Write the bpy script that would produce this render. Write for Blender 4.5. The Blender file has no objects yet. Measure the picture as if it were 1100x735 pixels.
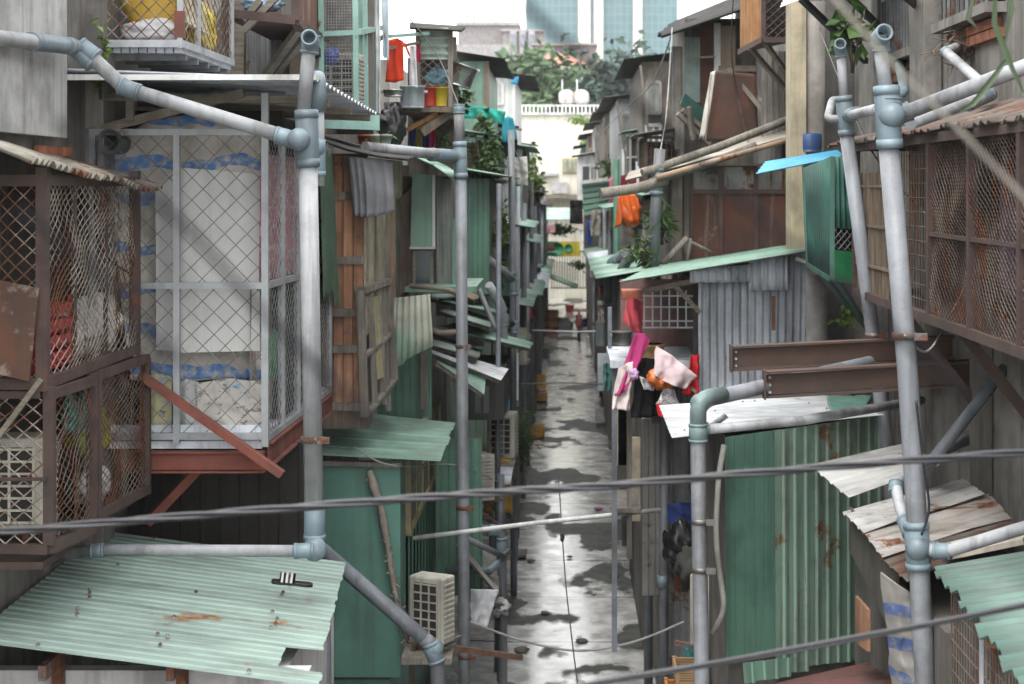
import bpy, math, random
from mathutils import Vector as V, Matrix, noise as mnoise
rnd = random.Random(7)
scene = bpy.context.scene
COL = scene.collection
R = math.radians
# camera model: level camera 5.5 m above the alley floor, looking along +Y
F, CX, HY, CAMH = 1800.0, 606.0, 200.0, 5.5
def P(px, py, Y):
    return V(((px - CX) / F * Y, Y, CAMH - (py - HY) / F * Y))
def XZ(X, Y, Z):
    return V((X, Y, Z))
def lerp(a, b, t): return a + (b - a) * t

SPLIT={'roof_batten','joist','rail','post','bracket','screw','stand','arm','strut','floor_slat','plank_door','panel_trim','shelf_board','roof_brace','brace','bolt','stick','bracket_arm','pilaster','slat','floor_band','ribbed_wall','board'}
BJ=random.Random(99)
class MB:
    """collects polygons for ONE mesh object"""
    def __init__(s): s.v = []; s.f = []; s.sm = []
    def add(s, vs, fs, smooth=False):
        o = len(s.v)
        s.v += [tuple(x) for x in vs]
        s.f += [tuple(i + o for i in f) for f in fs]
        s.sm += [smooth] * len(fs)
        return s
    def hexa(s, b, t):
        return s.add(list(b) + list(t), [(3,2,1,0), (4,5,6,7), (0,1,5,4), (1,2,6,5), (2,3,7,6), (3,0,4,7)])
    def box(s, lo, hi):
        x0,y0,z0 = lo; x1,y1,z1 = hi
        return s.hexa([(x0,y0,z0),(x1,y0,z0),(x1,y1,z0),(x0,y1,z0)], [(x0,y0,z1),(x1,y0,z1),(x1,y1,z1),(x0,y1,z1)])
    def beam(s, p, q, w, h=None, up=(0,0,1)):
        p = V(p); q = V(q); h = h or w
        w *= 1+BJ.uniform(-.03,.03); h *= 1+BJ.uniform(-.03,.03)      # sawn timber and steel are never exactly alike
        d = (q - p).normalized(); up = V(up)
        if abs(d.dot(up)) > .97: up = V((0,1,0))
        a = d.cross(up).normalized(); b = a.cross(d)
        a *= w/2; b *= h/2
        return s.hexa([p-a-b, p+a-b, q+a-b, q-a-b], [p-a+b, p+a+b, q+a+b, q-a+b])
    def tube(s, pts, r, n=12, cap=True, radii=None, smooth=True):
        pts = [V(p) for p in pts]
        m = len(pts); vs = []; fs = []
        d0 = (pts[1]-pts[0]).normalized()
        up = V((0,0,1)) if abs(d0.z) < .9 else V((1,0,0))
        a = d0.cross(up).normalized()
        for i in range(m):
            d = ((pts[min(i+1,m-1)]-pts[i]).normalized() + (pts[i]-pts[max(i-1,0)]).normalized())
            if d.length < 1e-6: d = d0
            d.normalize()
            a = (a - d*a.dot(d)).normalized(); b = d.cross(a)
            rr = radii[i] if radii else r
            for k in range(n):
                t = 2*math.pi*k/n
                vs.append(pts[i] + (a*math.cos(t) + b*math.sin(t))*rr)
        for i in range(m-1):
            for k in range(n):
                k2 = (k+1) % n
                fs.append((i*n+k, i*n+k2, (i+1)*n+k2, (i+1)*n+k))
        s.add(vs, fs, smooth)
        if cap:
            o = len(s.v) - m*n
            s.f.append(tuple(o+k for k in reversed(range(n)))); s.sm.append(False)
            s.f.append(tuple(o+(m-1)*n+k for k in range(n))); s.sm.append(False)
        return s
    def wire(s, p, q, r):
        p = V(p); q = V(q); d = (q-p)
        if d.length < 1e-5: return s
        d.normalize(); up = V((0,0,1)) if abs(d.z) < .9 else V((0,1,0))
        a = d.cross(up).normalized()*r; b = a.cross(d).normalized()*r
        return s.add([p+a, p+b, p-a, p-b, q+a, q+b, q-a, q-b], [(0,1,5,4),(1,2,6,5),(2,3,7,6),(3,0,4,7)])
    def lathe(s, base, prof, n=18, axis=(0,0,1), cap=True):
        base = V(base); ax = V(axis).normalized()
        t0 = V((0,1,0)) if abs(ax.y) < .9 else V((1,0,0))
        a = ax.cross(t0).normalized(); b = ax.cross(a)
        vs = []; fs = []
        for (r, z) in prof:
            for k in range(n):
                t = 2*math.pi*k/n
                vs.append(base + ax*z + (a*math.cos(t)+b*math.sin(t))*r)
        for i in range(len(prof)-1):
            for k in range(n):
                k2 = (k+1) % n
                fs.append((i*n+k, i*n+k2, (i+1)*n+k2, (i+1)*n+k))
        if cap:
            fs.append(tuple(range(n))); fs.append(tuple((len(prof)-1)*n+k for k in reversed(range(n))))
        return s.add(vs, fs, True)
    def ball(s, c, r, sq=(1,1,1), n=14, m=9):
        prof = []
        c = V(c); vs=[]; fs=[]
        for i in range(m+1):
            t = math.pi*i/m
            for k in range(n):
                u = 2*math.pi*k/n
                vs.append(c + V((r*sq[0]*math.sin(t)*math.cos(u), r*sq[1]*math.sin(t)*math.sin(u), r*sq[2]*math.cos(t))))
        for i in range(m):
            for k in range(n):
                k2=(k+1)%n
                fs.append((i*n+k,(i+1)*n+k,(i+1)*n+k2,i*n+k2))
        return s.add(vs, fs, True)
    def blob(s, c, rx, ry, rz, seed=0, amp=.25, fr=1.6, n=22, m=16, crease=0):
        c = V(c); vs=[]; fs=[]
        for i in range(m+1):
            t = math.pi*i/m
            for k in range(n):
                u = 2*math.pi*k/n
                d = V((math.sin(t)*math.cos(u), math.sin(t)*math.sin(u), math.cos(t)))
                w = 1 + amp*mnoise.noise(d*fr + V((seed*7.3, seed*3.1, 1.7)))
                if crease: w += crease*abs(mnoise.noise(V((d.x*5, d.y*5, d.z*1.5)) + V((seed, 0, 0))))
                vs.append(c + V((d.x*rx, d.y*ry, d.z*rz))*w)
        for i in range(m):
            for k in range(n):
                k2=(k+1)%n
                fs.append((i*n+k,(i+1)*n+k,(i+1)*n+k2,i*n+k2))
        return s.add(vs, fs, True)
    def slab(s, A, B, C, D, t):
        """flat panel with corners A B C D and thickness t behind it"""
        A,B,C,D = V(A),V(B),V(C),V(D)
        n = (B-A).cross(D-A).normalized()*t
        return s.hexa([A,B,C,D],[A+n,B+n,C+n,D+n])
    def sheet(s, A, B, C, D, waves, amp=.012, prof='sin', thick=.002, rag0=0., rag1=0., seed=1, nv=3, end1=None, sag=0., dent=0.):
        """profiled metal sheet: waves counted from A to B, ridges run from A to D"""
        A,B,C,D = V(A),V(B),V(C),V(D)
        rr = random.Random(int(seed))
        nrm = (B-A).cross(D-A).normalized()
        if prof == 'sin': cell = [(k/6., math.sin(2*math.pi*k/6.)) for k in range(6)]
        elif prof == 'rib': cell = [(0,0),(.62,0),(.7,1),(.86,1),(.94,0)]
        elif prof == 'trap': cell = [(0,0),(.3,0),(.42,1),(.72,1),(.84,0)]
        else: cell = [(0,0),(.88,0),(.9,-1),(.96,-1),(.98,0)]
        us = []
        for w in range(waves):
            e0 = rr.random()*rag0; e1 = rr.random()*rag1
            for (u,h) in cell: us.append(((w+u)/waves, h, e0, e1))
        us.append((1.0, cell[0][1], us[-1][2], us[-1][3]))
        vs=[]; fs=[]; nu=len(us)
        for side in (0,1):
            for j in range(nv+1):
                for (u,h,e0,e1) in us:
                    L = 1 - e1
                    if end1: L = min(L, end1(u) - e1)
                    v = e0 + (L-e0)*j/nv
                    p = A.lerp(B,u).lerp(D.lerp(C,u), v)
                    k = h*amp
                    if sag: k -= sag*math.sin(math.pi*v)
                    if dent: k += dent*mnoise.noise(p*1.7 + V((seed*3.3,0,0)))
                    vs.append(p + nrm*(k - side*thick))
        o2 = (nv+1)*nu
        for j in range(nv):
            for i in range(nu-1):
                a=j*nu+i
                fs.append((a,a+1,a+nu+1,a+nu))
                fs.append((o2+a+nu,o2+a+nu+1,o2+a+1,o2+a))
        for i in range(nu-1):
            fs.append((o2+i,o2+i+1,i+1,i)); a=nv*nu+i
            fs.append((a,a+1,o2+a+1,o2+a))
        for j in range(nv):
            a=j*nu; fs.append((a,a+nu,o2+a+nu,o2+a)); a=j*nu+nu-1
            fs.append((o2+a,o2+a+nu,a+nu,a))
        return s.add(vs,fs,prof=='sin')
    def cloth(s, top, bot, nu=24, nv=14, fold=.03, nf=5, seed=0, thick=.004, grow=True, rag=0., crumple=0.):
        """hanging fabric between the polylines top and bot"""
        def pick(pl,t):
            pl=[V(p) for p in pl]; x=t*(len(pl)-1); i=min(int(x),len(pl)-2); return pl[i].lerp(pl[i+1],x-i)
        vs=[];fs=[]
        for side in (0,1):
            for j in range(nv+1):
                v=j/nv
                for i in range(nu+1):
                    u=i/nu
                    vv=v*(1-rag*abs(mnoise.noise(V((u*9,seed,0))))) if rag else v
                    p=pick(top,u).lerp(pick(bot,u),vv)
                    g=(.35+.65*v) if grow else 1
                    off=fold*g*(math.sin(2*math.pi*nf*u+1.5*math.sin(3*v+seed))+.9*mnoise.noise(V((u*nf*1.3+seed,v*2.2,seed*.7))))
                    if crumple: off+=crumple*(mnoise.noise(V((p.x*2.3+seed,p.z*2.3,0)))*1.2+(.5-abs(mnoise.noise(V((p.x*6+p.z*3,p.z*6-p.x*2,seed)))))*.7+mnoise.noise(V((p.x*15,p.z*15,seed)))*.25)
                    vs.append(p+V((.25*off,-off-side*thick,0)))
        w=nu+1;o2=w*(nv+1)
        for j in range(nv):
            for i in range(nu):
                a=j*w+i
                fs.append((a,a+1,a+w+1,a+w)); fs.append((o2+a+w,o2+a+w+1,o2+a+1,o2+a))
        for i in range(nu):
            fs.append((i+1,i,o2+i,o2+i+1)); a=nv*w+i; fs.append((a,a+1,o2+a+1,o2+a))
        for j in range(nv):
            a=j*w; fs.append((a,a+w,o2+a+w,o2+a)); a=j*w+nu; fs.append((a+w,a,o2+a,o2+a+w))
        return s.add(vs,fs,True)
    def chain(s,A,B,C,D,cw,ch,r,jit=.0,bow=0.):
        """chain-link wires over the quad A B C D"""
        A,B,C,D=V(A),V(B),V(C),V(D); W=(B-A).length; H=(D-A).length
        nrm=(B-A).cross(D-A).normalized()
        def pt(x,y):
            u=x/W; v=y/H; p=A.lerp(B,u).lerp(D.lerp(C,u),v)
            if bow: p=p+nrm*bow*mnoise.noise(V((u*3,v*3,W)))
            return p
        m=ch/cw
        for sg in (1,-1):
            k=-int(H/m/cw)-1
            while k*cw<W+H/m:
                x0=k*cw if sg==1 else k*cw
                # segment from (x0,0) along (sg,m), cut into cells
                prev=None
                ny=max(2,int(H/(ch*1.0))+1)
                for j in range(ny+1):
                    y=min(H,j*ch); x=x0+sg*y/m
                    q=(x,y)
                    if prev:
                        (xa,ya),(xb,yb)=prev,q
                        if max(xa,xb)>0 and min(xa,xb)<W and yb>ya:
                            t0,t1=0.,1.
                            dx=xb-xa
                            if xa<0:t0=max(t0,-xa/dx)
                            if xa>W:t0=max(t0,(W-xa)/dx)
                            if xb<0:t1=min(t1,-xa/dx)
                            if xb>W:t1=min(t1,(W-xa)/dx)
                            if t1>t0: s.wire(pt(xa+dx*t0,ya+(yb-ya)*t0)+nrm*r*sg*.8,pt(xa+dx*t1,ya+(yb-ya)*t1)+nrm*r*sg*.8,r)
                    prev=q
                k+=1
        return s
    def expanded(s,A,B,C,D,cw,ch,r,jit=.0,bow=.0):
        """expanded metal: zigzag strands touching each other"""
        A,B,C,D=V(A),V(B),V(C),V(D); W=(B-A).length; H=(D-A).length
        nrm=(B-A).cross(D-A).normalized(); rr=random.Random(int(W*1000))
        nx=int(W/cw); ny=int(H/(ch/2))
        for i in range(nx+1):
            prev=None
            for j in range(ny+1):
                x=(i+.5)*W/(nx+1)+(.46 if (i+j)%2 else -.46)*W/(nx+1)
                u=x/W+rr.uniform(-jit,jit)/W; v=j/ny
                p=A.lerp(B,u).lerp(D.lerp(C,u),v)+nrm*bow*mnoise.noise(V((u*4,v*4,W)))
                if prev is not None: s.wire(prev,p,r)
                prev=p
        return s
    def grid(s,A,B,C,D,nx,ny,r):
        A,B,C,D=V(A),V(B),V(C),V(D)
        for i in range(nx+1): s.wire(A.lerp(B,i/nx),D.lerp(C,i/nx),r)
        for j in range(ny+1): s.wire(A.lerp(D,j/ny),B.lerp(C,j/ny),r*.95)
        return s
    def bars(s,pts_pairs,w,h=None):
        for p,q in pts_pairs: s.beam(p,q,w,h)
        return s
    def leaves(s,c,rad,n,size,seed=0,clumps=6,elong=1.8):
        rr=random.Random(seed); c=V(c)
        cl=[]
        for k in range(clumps):
            d=V((rr.gauss(0,1),rr.gauss(0,1),rr.gauss(0,1))).normalized()*rr.uniform(.35,.85)
            cl.append((V((c.x+d.x*rad[0],c.y+d.y*rad[1],c.z+d.z*rad[2])),rr.uniform(.25,.5)))
        for k in range(n):
            cc,cr=cl[rr.randrange(clumps)]
            d=V((rr.gauss(0,1),rr.gauss(0,1),rr.gauss(0,1)))*.55
            p=cc+V((d.x*rad[0],d.y*rad[1],d.z*rad[2]))*cr
            a=V((rr.gauss(0,1),rr.gauss(0,1),rr.gauss(0,.6)-.3)).normalized()
            b=a.cross(V((rr.gauss(0,1),rr.gauss(0,1),rr.gauss(0,1)))).normalized()
            L=size*rr.uniform(.6,1.3); w=L/elong
            n_=a.cross(b)*L*.12
            s.add([p,p+a*L*.5+b*w*.5+n_,p+a*L,p+a*L*.5-b*w*.5+n_],[(0,1,2),(0,2,3)])
        return s
    def components(s):
        par=list(range(len(s.v)))
        def find(i):
            while par[i]!=i: par[i]=par[par[i]]; i=par[i]
            return i
        for f in s.f:
            a=find(f[0])
            for k in f[1:]: par[find(k)]=a
        out={}
        for f,sm in zip(s.f,s.sm):
            r=find(f[0])
            if r not in out: out[r]=(MB(),{})
            m,mp=out[r]
            for k in f:
                if k not in mp: mp[k]=len(m.v); m.v.append(s.v[k])
            m.f.append(tuple(mp[k] for k in f)); m.sm.append(sm)
        return [m for m,_ in out.values()]
    def build(s,name,mat,parent=None,local=False,bevel=0.):
        if parent is not None and name in SPLIT:
            comps=s.components()
            if 1<len(comps)<=60:
                return [c.build(name,mat,parent,local,bevel) for c in comps][-1]
        me=bpy.data.meshes.new(name)
        off=V((0,0,0))
        if not local:
            if parent is not None:
                p=parent
                while p is not None: off=off+V(p.location); p=p.parent
            else:
                xs=[v[0] for v in s.v];ys=[v[1] for v in s.v];zs=[v[2] for v in s.v]
                off=V(((min(xs)+max(xs))/2,(min(ys)+max(ys))/2,min(zs)))
        me.from_pydata([(v[0]-off.x,v[1]-off.y,v[2]-off.z) for v in s.v],[],s.f)
        me.polygons.foreach_set('use_smooth',s.sm)
        me.materials.append(mat); me.update()
        o=bpy.data.objects.new(name,me); COL.objects.link(o)
        if parent is not None: o.parent=parent
        elif not local: o.location=off
        if bevel:
            b=o.modifiers.new('bevel','BEVEL'); b.width=bevel; b.segments=2; b.limit_method='ANGLE'
        return o

def tag(o,label=None,cat=None,group=None,kind=None):
    if label: o['label']=label
    if cat: o['category']=cat
    if group: o['group']=group
    if kind: o['kind']=kind
    return o
def thing(name,label,cat,loc,group=None):
    o=bpy.data.objects.new(name,None); COL.objects.link(o); o.location=loc
    o.empty_display_size=.2
    return tag(o,label,cat,group)
def dup(root,loc,rot=None,label=None,scale=None):
    r=root.copy(); COL.objects.link(r); r.location=loc
    if rot is not None: r.rotation_euler=rot
    if scale: r.scale=scale
    if label: r['label']=label
    for ch in list(root.children):
        c=ch.copy(); COL.objects.link(c); c.parent=r
        for g in list(ch.children):
            d=g.copy(); COL.objects.link(d); d.parent=c
    return r

# ---------------------------------------------------------------- materials
MATS={}
def M(name,col,col2=None,ns=3.,rust=0.,rustcol=(.16,.06,.028),rust2=(.07,.03,.018),dirt=.35,dirtcol=(.05,.046,.04),
      streak=.3,axis='z',rough=.6,bump=.15,bs=30.,metal=0.,rs=2.2,spec=.5,trans=0.,grain=None):
    if name in MATS: return MATS[name]
    m=bpy.data.materials.new(name); m.use_nodes=True; nt=m.node_tree; N=nt.nodes; L=nt.links
    bsdf=N['Principled BSDF']
    tc=N.new('ShaderNodeTexCoord'); oi=N.new('ShaderNodeObjectInfo')
    add=N.new('ShaderNodeVectorMath'); add.operation='MULTIPLY_ADD'
    cmb=N.new('ShaderNodeCombineXYZ')
    for k in range(3): L.new(oi.outputs['Random'],cmb.inputs[k])
    L.new(cmb.outputs[0],add.inputs[0]); add.inputs[1].default_value=(37,53,71); L.new(tc.outputs['Object'],add.inputs[2])
    co=add.outputs[0]
    def noise(scale,detail=5,rough_=.6,stretch=None,dist=0):
        n=N.new('ShaderNodeTexNoise'); n.inputs['Scale'].default_value=scale; n.inputs['Detail'].default_value=detail
        n.inputs['Roughness'].default_value=rough_; n.inputs['Distortion'].default_value=dist
        if stretch:
            mp=N.new('ShaderNodeMapping'); mp.inputs['Scale'].default_value=stretch; L.new(co,mp.inputs[0]); L.new(mp.outputs[0],n.inputs['Vector'])
        else: L.new(co,n.inputs['Vector'])
        return n.outputs['Fac']
    def ramp(src,a,b):
        r=N.new('ShaderNodeMapRange'); r.inputs[1].default_value=a; r.inputs[2].default_value=b; r.clamp=True
        r.interpolation_type='SMOOTHSTEP'
        L.new(src,r.inputs[0]); return r.outputs[0]
    def mix(fac,a,b,mode='MIX'):
        x=N.new('ShaderNodeMix'); x.data_type='RGBA'; x.blend_type=mode
        if isinstance(fac,float): x.inputs[0].default_value=fac
        else: L.new(fac,x.inputs[0])
        for k,c in ((6,a),(7,b)):
            if isinstance(c,tuple): x.inputs[k].default_value=(*c,1)
            else: L.new(c,x.inputs[k])
        return x.outputs[2]
    def mul(src,k):
        x=N.new('ShaderNodeMath'); x.operation='MULTIPLY'; L.new(src,x.inputs[0]); x.inputs[1].default_value=k; return x.outputs[0]
    col2=col2 or tuple(c*.72 for c in col)
    ST={'z':(6,6,.4),'x':(.4,6,6),'y':(6,.4,6)}[axis]
    c=mix(ramp(noise(ns,6),.40,.61),col,col2)
    if grain: 
        G={'z':(40,40,1.6),'x':(1.6,40,40),'y':(40,1.6,40)}[grain]
        g=noise(1,4,.65,G,.3); c=mix(mul(ramp(g,.35,.7),.75),c,tuple(k*.35 for k in col))
    if streak: c=mix(mul(ramp(noise(1,6,.68,ST),.46,.66),streak),c,dirtcol)
    if dirt: c=mix(mul(ramp(noise(1.3,9,.68),.44,.66),dirt),c,dirtcol)
    if dirt: c=mix(mul(ramp(noise(60,3,.6),.58,.75),dirt*.5),c,dirtcol)
    rg=rough
    if rust:
        th=.645-.30*rust
        rm=ramp(noise(rs,10,.7),th,th+.07)
        ST2=tuple(k*.6 for k in ST)
        rm2=ramp(noise(1.3,8,.7,ST2),th+.03,th+.10)
        mx=N.new('ShaderNodeMath'); mx.operation='MAXIMUM'; L.new(rm,mx.inputs[0]); L.new(rm2,mx.inputs[1])
        rc=mix(ramp(noise(14,6,.7),.4,.65),rustcol,rust2)
        c=mix(mx.outputs[0],c,rc)
        rr=N.new('ShaderNodeMapRange'); L.new(mx.outputs[0],rr.inputs[0]); rr.inputs[3].default_value=rough; rr.inputs[4].default_value=.9
        L.new(rr.outputs[0],bsdf.inputs['Roughness'])
        if metal:
            mm=N.new('ShaderNodeMapRange'); L.new(mx.outputs[0],mm.inputs[0]); mm.inputs[3].default_value=metal; mm.inputs[4].default_value=0
            L.new(mm.outputs[0],bsdf.inputs['Metallic'])
    else:
        rv=N.new('ShaderNodeMapRange'); L.new(noise(6,5),rv.inputs[0]); rv.inputs[3].default_value=max(.02,rough-.12); rv.inputs[4].default_value=min(1,rough+.15)
        L.new(rv.outputs[0],bsdf.inputs['Roughness']); bsdf.inputs['Metallic'].default_value=metal
    # slight value change per object
    vr=N.new('ShaderNodeMapRange'); L.new(oi.outputs['Random'],vr.inputs[0]); vr.inputs[3].default_value=.9; vr.inputs[4].default_value=1.1
    hs=N.new('ShaderNodeHueSaturation'); L.new(vr.outputs[0],hs.inputs['Value']); L.new(c,hs.inputs['Color'])
    L.new(hs.outputs[0],bsdf.inputs['Base Color'])
    bsdf.inputs['Specular IOR Level'].default_value=spec
    if bump:
        b=N.new('ShaderNodeBump'); b.inputs['Strength'].default_value=bump; b.inputs['Distance'].default_value=.01
        bn=noise(bs,6,.65,(1,1,1) if not grain else {'z':(1,1,.05),'x':(.05,1,1),'y':(1,.05,1)}[grain])
        L.new(bn,b.inputs['Height']); L.new(b.outputs[0],bsdf.inputs['Normal'])
    if trans: bsdf.inputs['Transmission Weight'].default_value=trans
    m['bsdf']=1
    MATS[name]=m
    return m
def plain(name,col,rough=.6,metal=0.,spec=.5,trans=0.):
    return M(name,col,None,dirt=.12,streak=.1,rough=rough,bump=.04,metal=metal,spec=spec,trans=trans)

pvc=M('pvc',(.37,.385,.405),(.29,.305,.325),ns=2,dirt=.55,streak=.5,rough=.5,bump=.08)
pvc_v=M('pvc_aged',(.21,.23,.255),(.15,.165,.19),ns=2,dirt=.55,streak=.5,rough=.5,bump=.05)
pvc_d=M('pvc_dark',(.16,.18,.21),(.10,.115,.135),dirt=.55,streak=.4,rough=.5,bump=.06)
concl=M('plaster_bounce',(.46,.44,.41),(.34,.325,.30),ns=1.1,dirt=.4,streak=.5,rough=.9,bump=.2)  # plaster lightened to bounce extra light into the alley
pvc_m=M('pvc_grey',(.29,.31,.34),(.23,.245,.27),ns=2,dirt=.55,streak=.5,rough=.5,bump=.08)
fit=M('pvc_fitting',(.20,.27,.31),(.16,.21,.245),ns=3,dirt=.35,streak=.25,rough=.42,bump=.05)
fit_g=M('pvc_fitting_green',(.20,.30,.30),(.15,.22,.22),dirt=.5,streak=.4,rough=.5,bump=.08)
clampm=M('clamp_steel',(.25,.24,.23),rust=.5,metal=.6,rough=.45)
conc=M('concrete',(.27,.255,.235),(.17,.16,.145),ns=1.2,dirt=.6,streak=.55,dirtcol=(.06,.055,.048),rough=.92,bump=.35,bs=18)
conc_d=M('concrete_dark',(.20,.195,.185),(.12,.117,.11),ns=1.5,dirt=.5,streak=.5,rough=.95,bump=.35,bs=20)
conc_g=M('render_grey',(.47,.47,.46),(.36,.36,.355),ns=1.3,dirt=.35,streak=.4,rough=.9,bump=.12,bs=25)
plast=M('plaster_beige',(.52,.44,.30),(.42,.36,.26),ns=1,dirt=.45,streak=.4,rough=.85,bump=.1)
cream=M('cream_paint',(.80,.78,.68),(.72,.70,.60),ns=.4,dirt=.15,streak=.3,dirtcol=(.3,.28,.24),rough=.8,bump=.05)
white=M('white_paint',(.72,.73,.72),(.60,.61,.60),ns=1.2,dirt=.35,streak=.35,rough=.6,bump=.08)
whitem=M('white_sheet',(.52,.54,.565),(.42,.44,.46),ns=1.6,rust=.10,dirt=.35,streak=.35,axis='x',rough=.45,bump=.08)
whitep=M('white_plaster_wall',(.58,.57,.58),(.48,.47,.48),ns=1.,dirt=.3,streak=.45,rough=.8,bump=.1)
greens=M('green_sheet',(.11,.235,.18),(.08,.18,.138),ns=1.3,dirt=.30,streak=.35,rough=.5,bump=.08)
greens_old=M('green_sheet_old',(.215,.335,.265),(.235,.32,.25),ns=1.1,rust=.28,rustcol=(.20,.12,.055),rust2=(.1,.07,.04),dirt=.45,streak=.65,rough=.6,bump=.12)
greenflat=M('green_flat',(.115,.265,.215),(.09,.215,.175),ns=.9,dirt=.25,streak=.35,rough=.45,bump=.05)
greenl=M('green_pale',(.20,.35,.275),(.165,.29,.23),ns=1.1,rust=.05,dirt=.28,streak=.4,rough=.5,bump=.08)
roofg=M('green_roof',(.30,.40,.36),(.255,.345,.31),ns=.9,rust=.17,rustcol=(.26,.11,.035),rust2=(.11,.05,.025),rs=1.3,dirt=.28,streak=.4,axis='x',rough=.5,bump=.1)
roofg2=M('green_roof_grimy',(.22,.36,.29),(.16,.28,.22),ns=1.6,rust=.18,rs=2,dirt=.5,streak=.4,axis='x',rough=.6,bump=.12)
teal=M('teal_paint',(.02,.20,.145),(.015,.14,.105),dirt=.4,streak=.35,rough=.5)
tealp=M('teal_pale',(.27,.46,.41),(.22,.38,.335),rust=.1,dirt=.35,streak=.35,rough=.5)
galv=M('galvanised',(.68,.73,.80),(.50,.54,.60),ns=2.4,rust=.14,dirt=.3,streak=.45,dirtcol=(.1,.1,.1),rough=.5,bump=.12,metal=.1)
galv_d=M('galvanised_dark',(.24,.25,.255),(.15,.155,.16),ns=2,rust=.25,dirt=.5,streak=.6,rough=.6,bump=.15,metal=.2)
rustm=M('rust',(.105,.042,.026),(.065,.032,.024),ns=2,dirt=.45,streak=.45,rough=.85,bump=.3,bs=45)
rust_r=M('red_oxide_steel',(.22,.065,.045),(.15,.045,.032),ns=3,dirt=.45,streak=.3,rough=.75,bump=.2)
rustframe=M('rust_frame',(.085,.05,.042),(.055,.034,.03),ns=5,rust=.12,dirt=.4,rough=.8,bump=.3)
rustplate=M('rust_plate',(.14,.058,.032),(.085,.036,.022),ns=1.5,rust=.3,rustcol=(.25,.20,.17),rust2=(.18,.13,.1),dirt=.4,streak=.6,rough=.85,bump=.25)
rustorange=M('rust_sheet_orange',(.27,.11,.045),(.16,.065,.03),ns=2.5,dirt=.4,streak=.55,rough=.85,bump=.25)
rustroof=M('rust_roof',(.085,.06,.05),(.17,.155,.14),ns=1.6,rust=.4,rustcol=(.13,.062,.042),rust2=(.10,.045,.03),dirt=.4,streak=.35,axis='x',rough=.9,bump=.4)
mosroof=M('lichen_roof',(.36,.34,.29),(.24,.21,.17),ns=2.2,rust=.42,rustcol=(.17,.07,.04),rust2=(.09,.05,.03),dirt=.5,streak=.3,axis='x',rough=.95,bump=.6,bs=40)
silver=M('aluminium_frame',(.44,.46,.48),(.36,.38,.40),ns=5,rust=.06,dirt=.3,streak=.25,rough=.45,metal=.25,bump=.08)
wiregrey=M('wire_grey',(.30,.31,.31),(.20,.205,.205),ns=8,rust=.25,dirt=.3,rough=.55,metal=.3,bump=0)
wirewhite=M('wire_pale',(.36,.32,.27),(.24,.20,.165),ns=3,rust=.5,rustcol=(.16,.07,.035),rs=1.6,dirt=.3,rough=.7,bump=0)
wirerust=M('wire_rust',(.085,.05,.035),(.19,.155,.13),ns=2.5,rust=.45,dirt=.3,rough=.85,bump=0)
wood=M('wood_old',(.20,.15,.11),(.13,.10,.08),ns=2,dirt=.4,streak=.4,rough=.85,bump=.3,grain='z')
woodg=M('wood_grey',(.30,.27,.23),(.20,.18,.155),ns=2.5,dirt=.45,streak=.4,rough=.9,bump=.35,grain='z')
woodx=M('wood_grey_level',(.33,.29,.23),(.23,.20,.16),ns=2.5,dirt=.4,streak=.3,rough=.9,bump=.35,grain='x')
woodr=M('wood_red',(.52,.27,.16),(.30,.14,.08),ns=2.2,rust=.2,rustcol=(.10,.055,.04),rust2=(.055,.035,.028),dirt=.4,streak=.6,rough=.75,bump=.3,grain='z')
woodo=M('wood_orange',(.42,.20,.06),(.30,.13,.04),ns=3,dirt=.35,streak=.4,rough=.7,bump=.25,grain='z')
bamboo=M('woven_mat',(.42,.38,.28),(.30,.27,.19),ns=6,dirt=.4,streak=.3,rough=.85,bump=.5,bs=60)
brick=M('brick',(.40,.16,.085),(.27,.10,.055),ns=7,dirt=.4,streak=.3,rough=.9,bump=.4)
dark=M('shade_black',(.016,.015,.014),(.03,.028,.025),ns=1.5,dirt=.2,streak=.2,rough=.95,bump=.1)  # near-black colour stands in for shade inside, under and behind things
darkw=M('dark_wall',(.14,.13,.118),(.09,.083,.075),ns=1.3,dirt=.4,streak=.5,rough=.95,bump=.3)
glass=M('window_glass',(.03,.04,.045),(.05,.06,.065),ns=3,dirt=.2,streak=.2,rough=.12,bump=0)
sooty=M('soot_wood',(.19,.165,.14),(.10,.085,.07),ns=2.5,dirt=.4,streak=.5,rough=.9,bump=.35,grain='z')
acm=M('ac_casing',(.56,.54,.47),(.48,.46,.40),ns=2,rust=.04,dirt=.4,streak=.4,rough=.55,bump=.04)
blackp=plain('black_plastic',(.012,.012,.013),.3)
cable=M('cable_black',(.016,.017,.024),(.010,.011,.015),ns=6,dirt=.2,dirtcol=(.05,.047,.04),streak=.1,rough=.27,bump=.05,spec=.5)
leaf=M('leaf',(.06,.12,.025),(.035,.075,.018),ns=5,dirt=.1,streak=0,rough=.5,bump=0)
leafy=M('leaf_light',(.16,.24,.05),(.09,.16,.03),ns=5,dirt=.1,streak=0,rough=.5,bump=0)
leafd=M('leaf_far',(.085,.14,.055),(.05,.095,.045),ns=.6,dirt=.1,streak=0,rough=.7,bump=0)
leafdk=M('leaf_far_dark',(.04,.085,.065),(.03,.06,.05),ns=.6,dirt=.1,streak=0,rough=.7,bump=0)
bark=M('bark',(.12,.09,.065),(.07,.055,.04),ns=5,grain='z',rough=.95,bump=.5)
steel=M('stainless',(.5,.5,.5),(.4,.4,.4),ns=3,dirt=.2,streak=.1,rough=.28,metal=.9,bump=.02)
def fabric(name,col,col2=None,dirt=.12): return M('fabric_'+name,col,col2 or tuple(c*.78 for c in col),ns=3,dirt=dirt,streak=.08,rough=.88,bump=.12,bs=180,spec=.2)
def plastic(name,col,rough=.4): return M('plastic_'+name,col,tuple(c*.8 for c in col),ns=3,dirt=.25,streak=.2,rough=rough,bump=.04)

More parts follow.
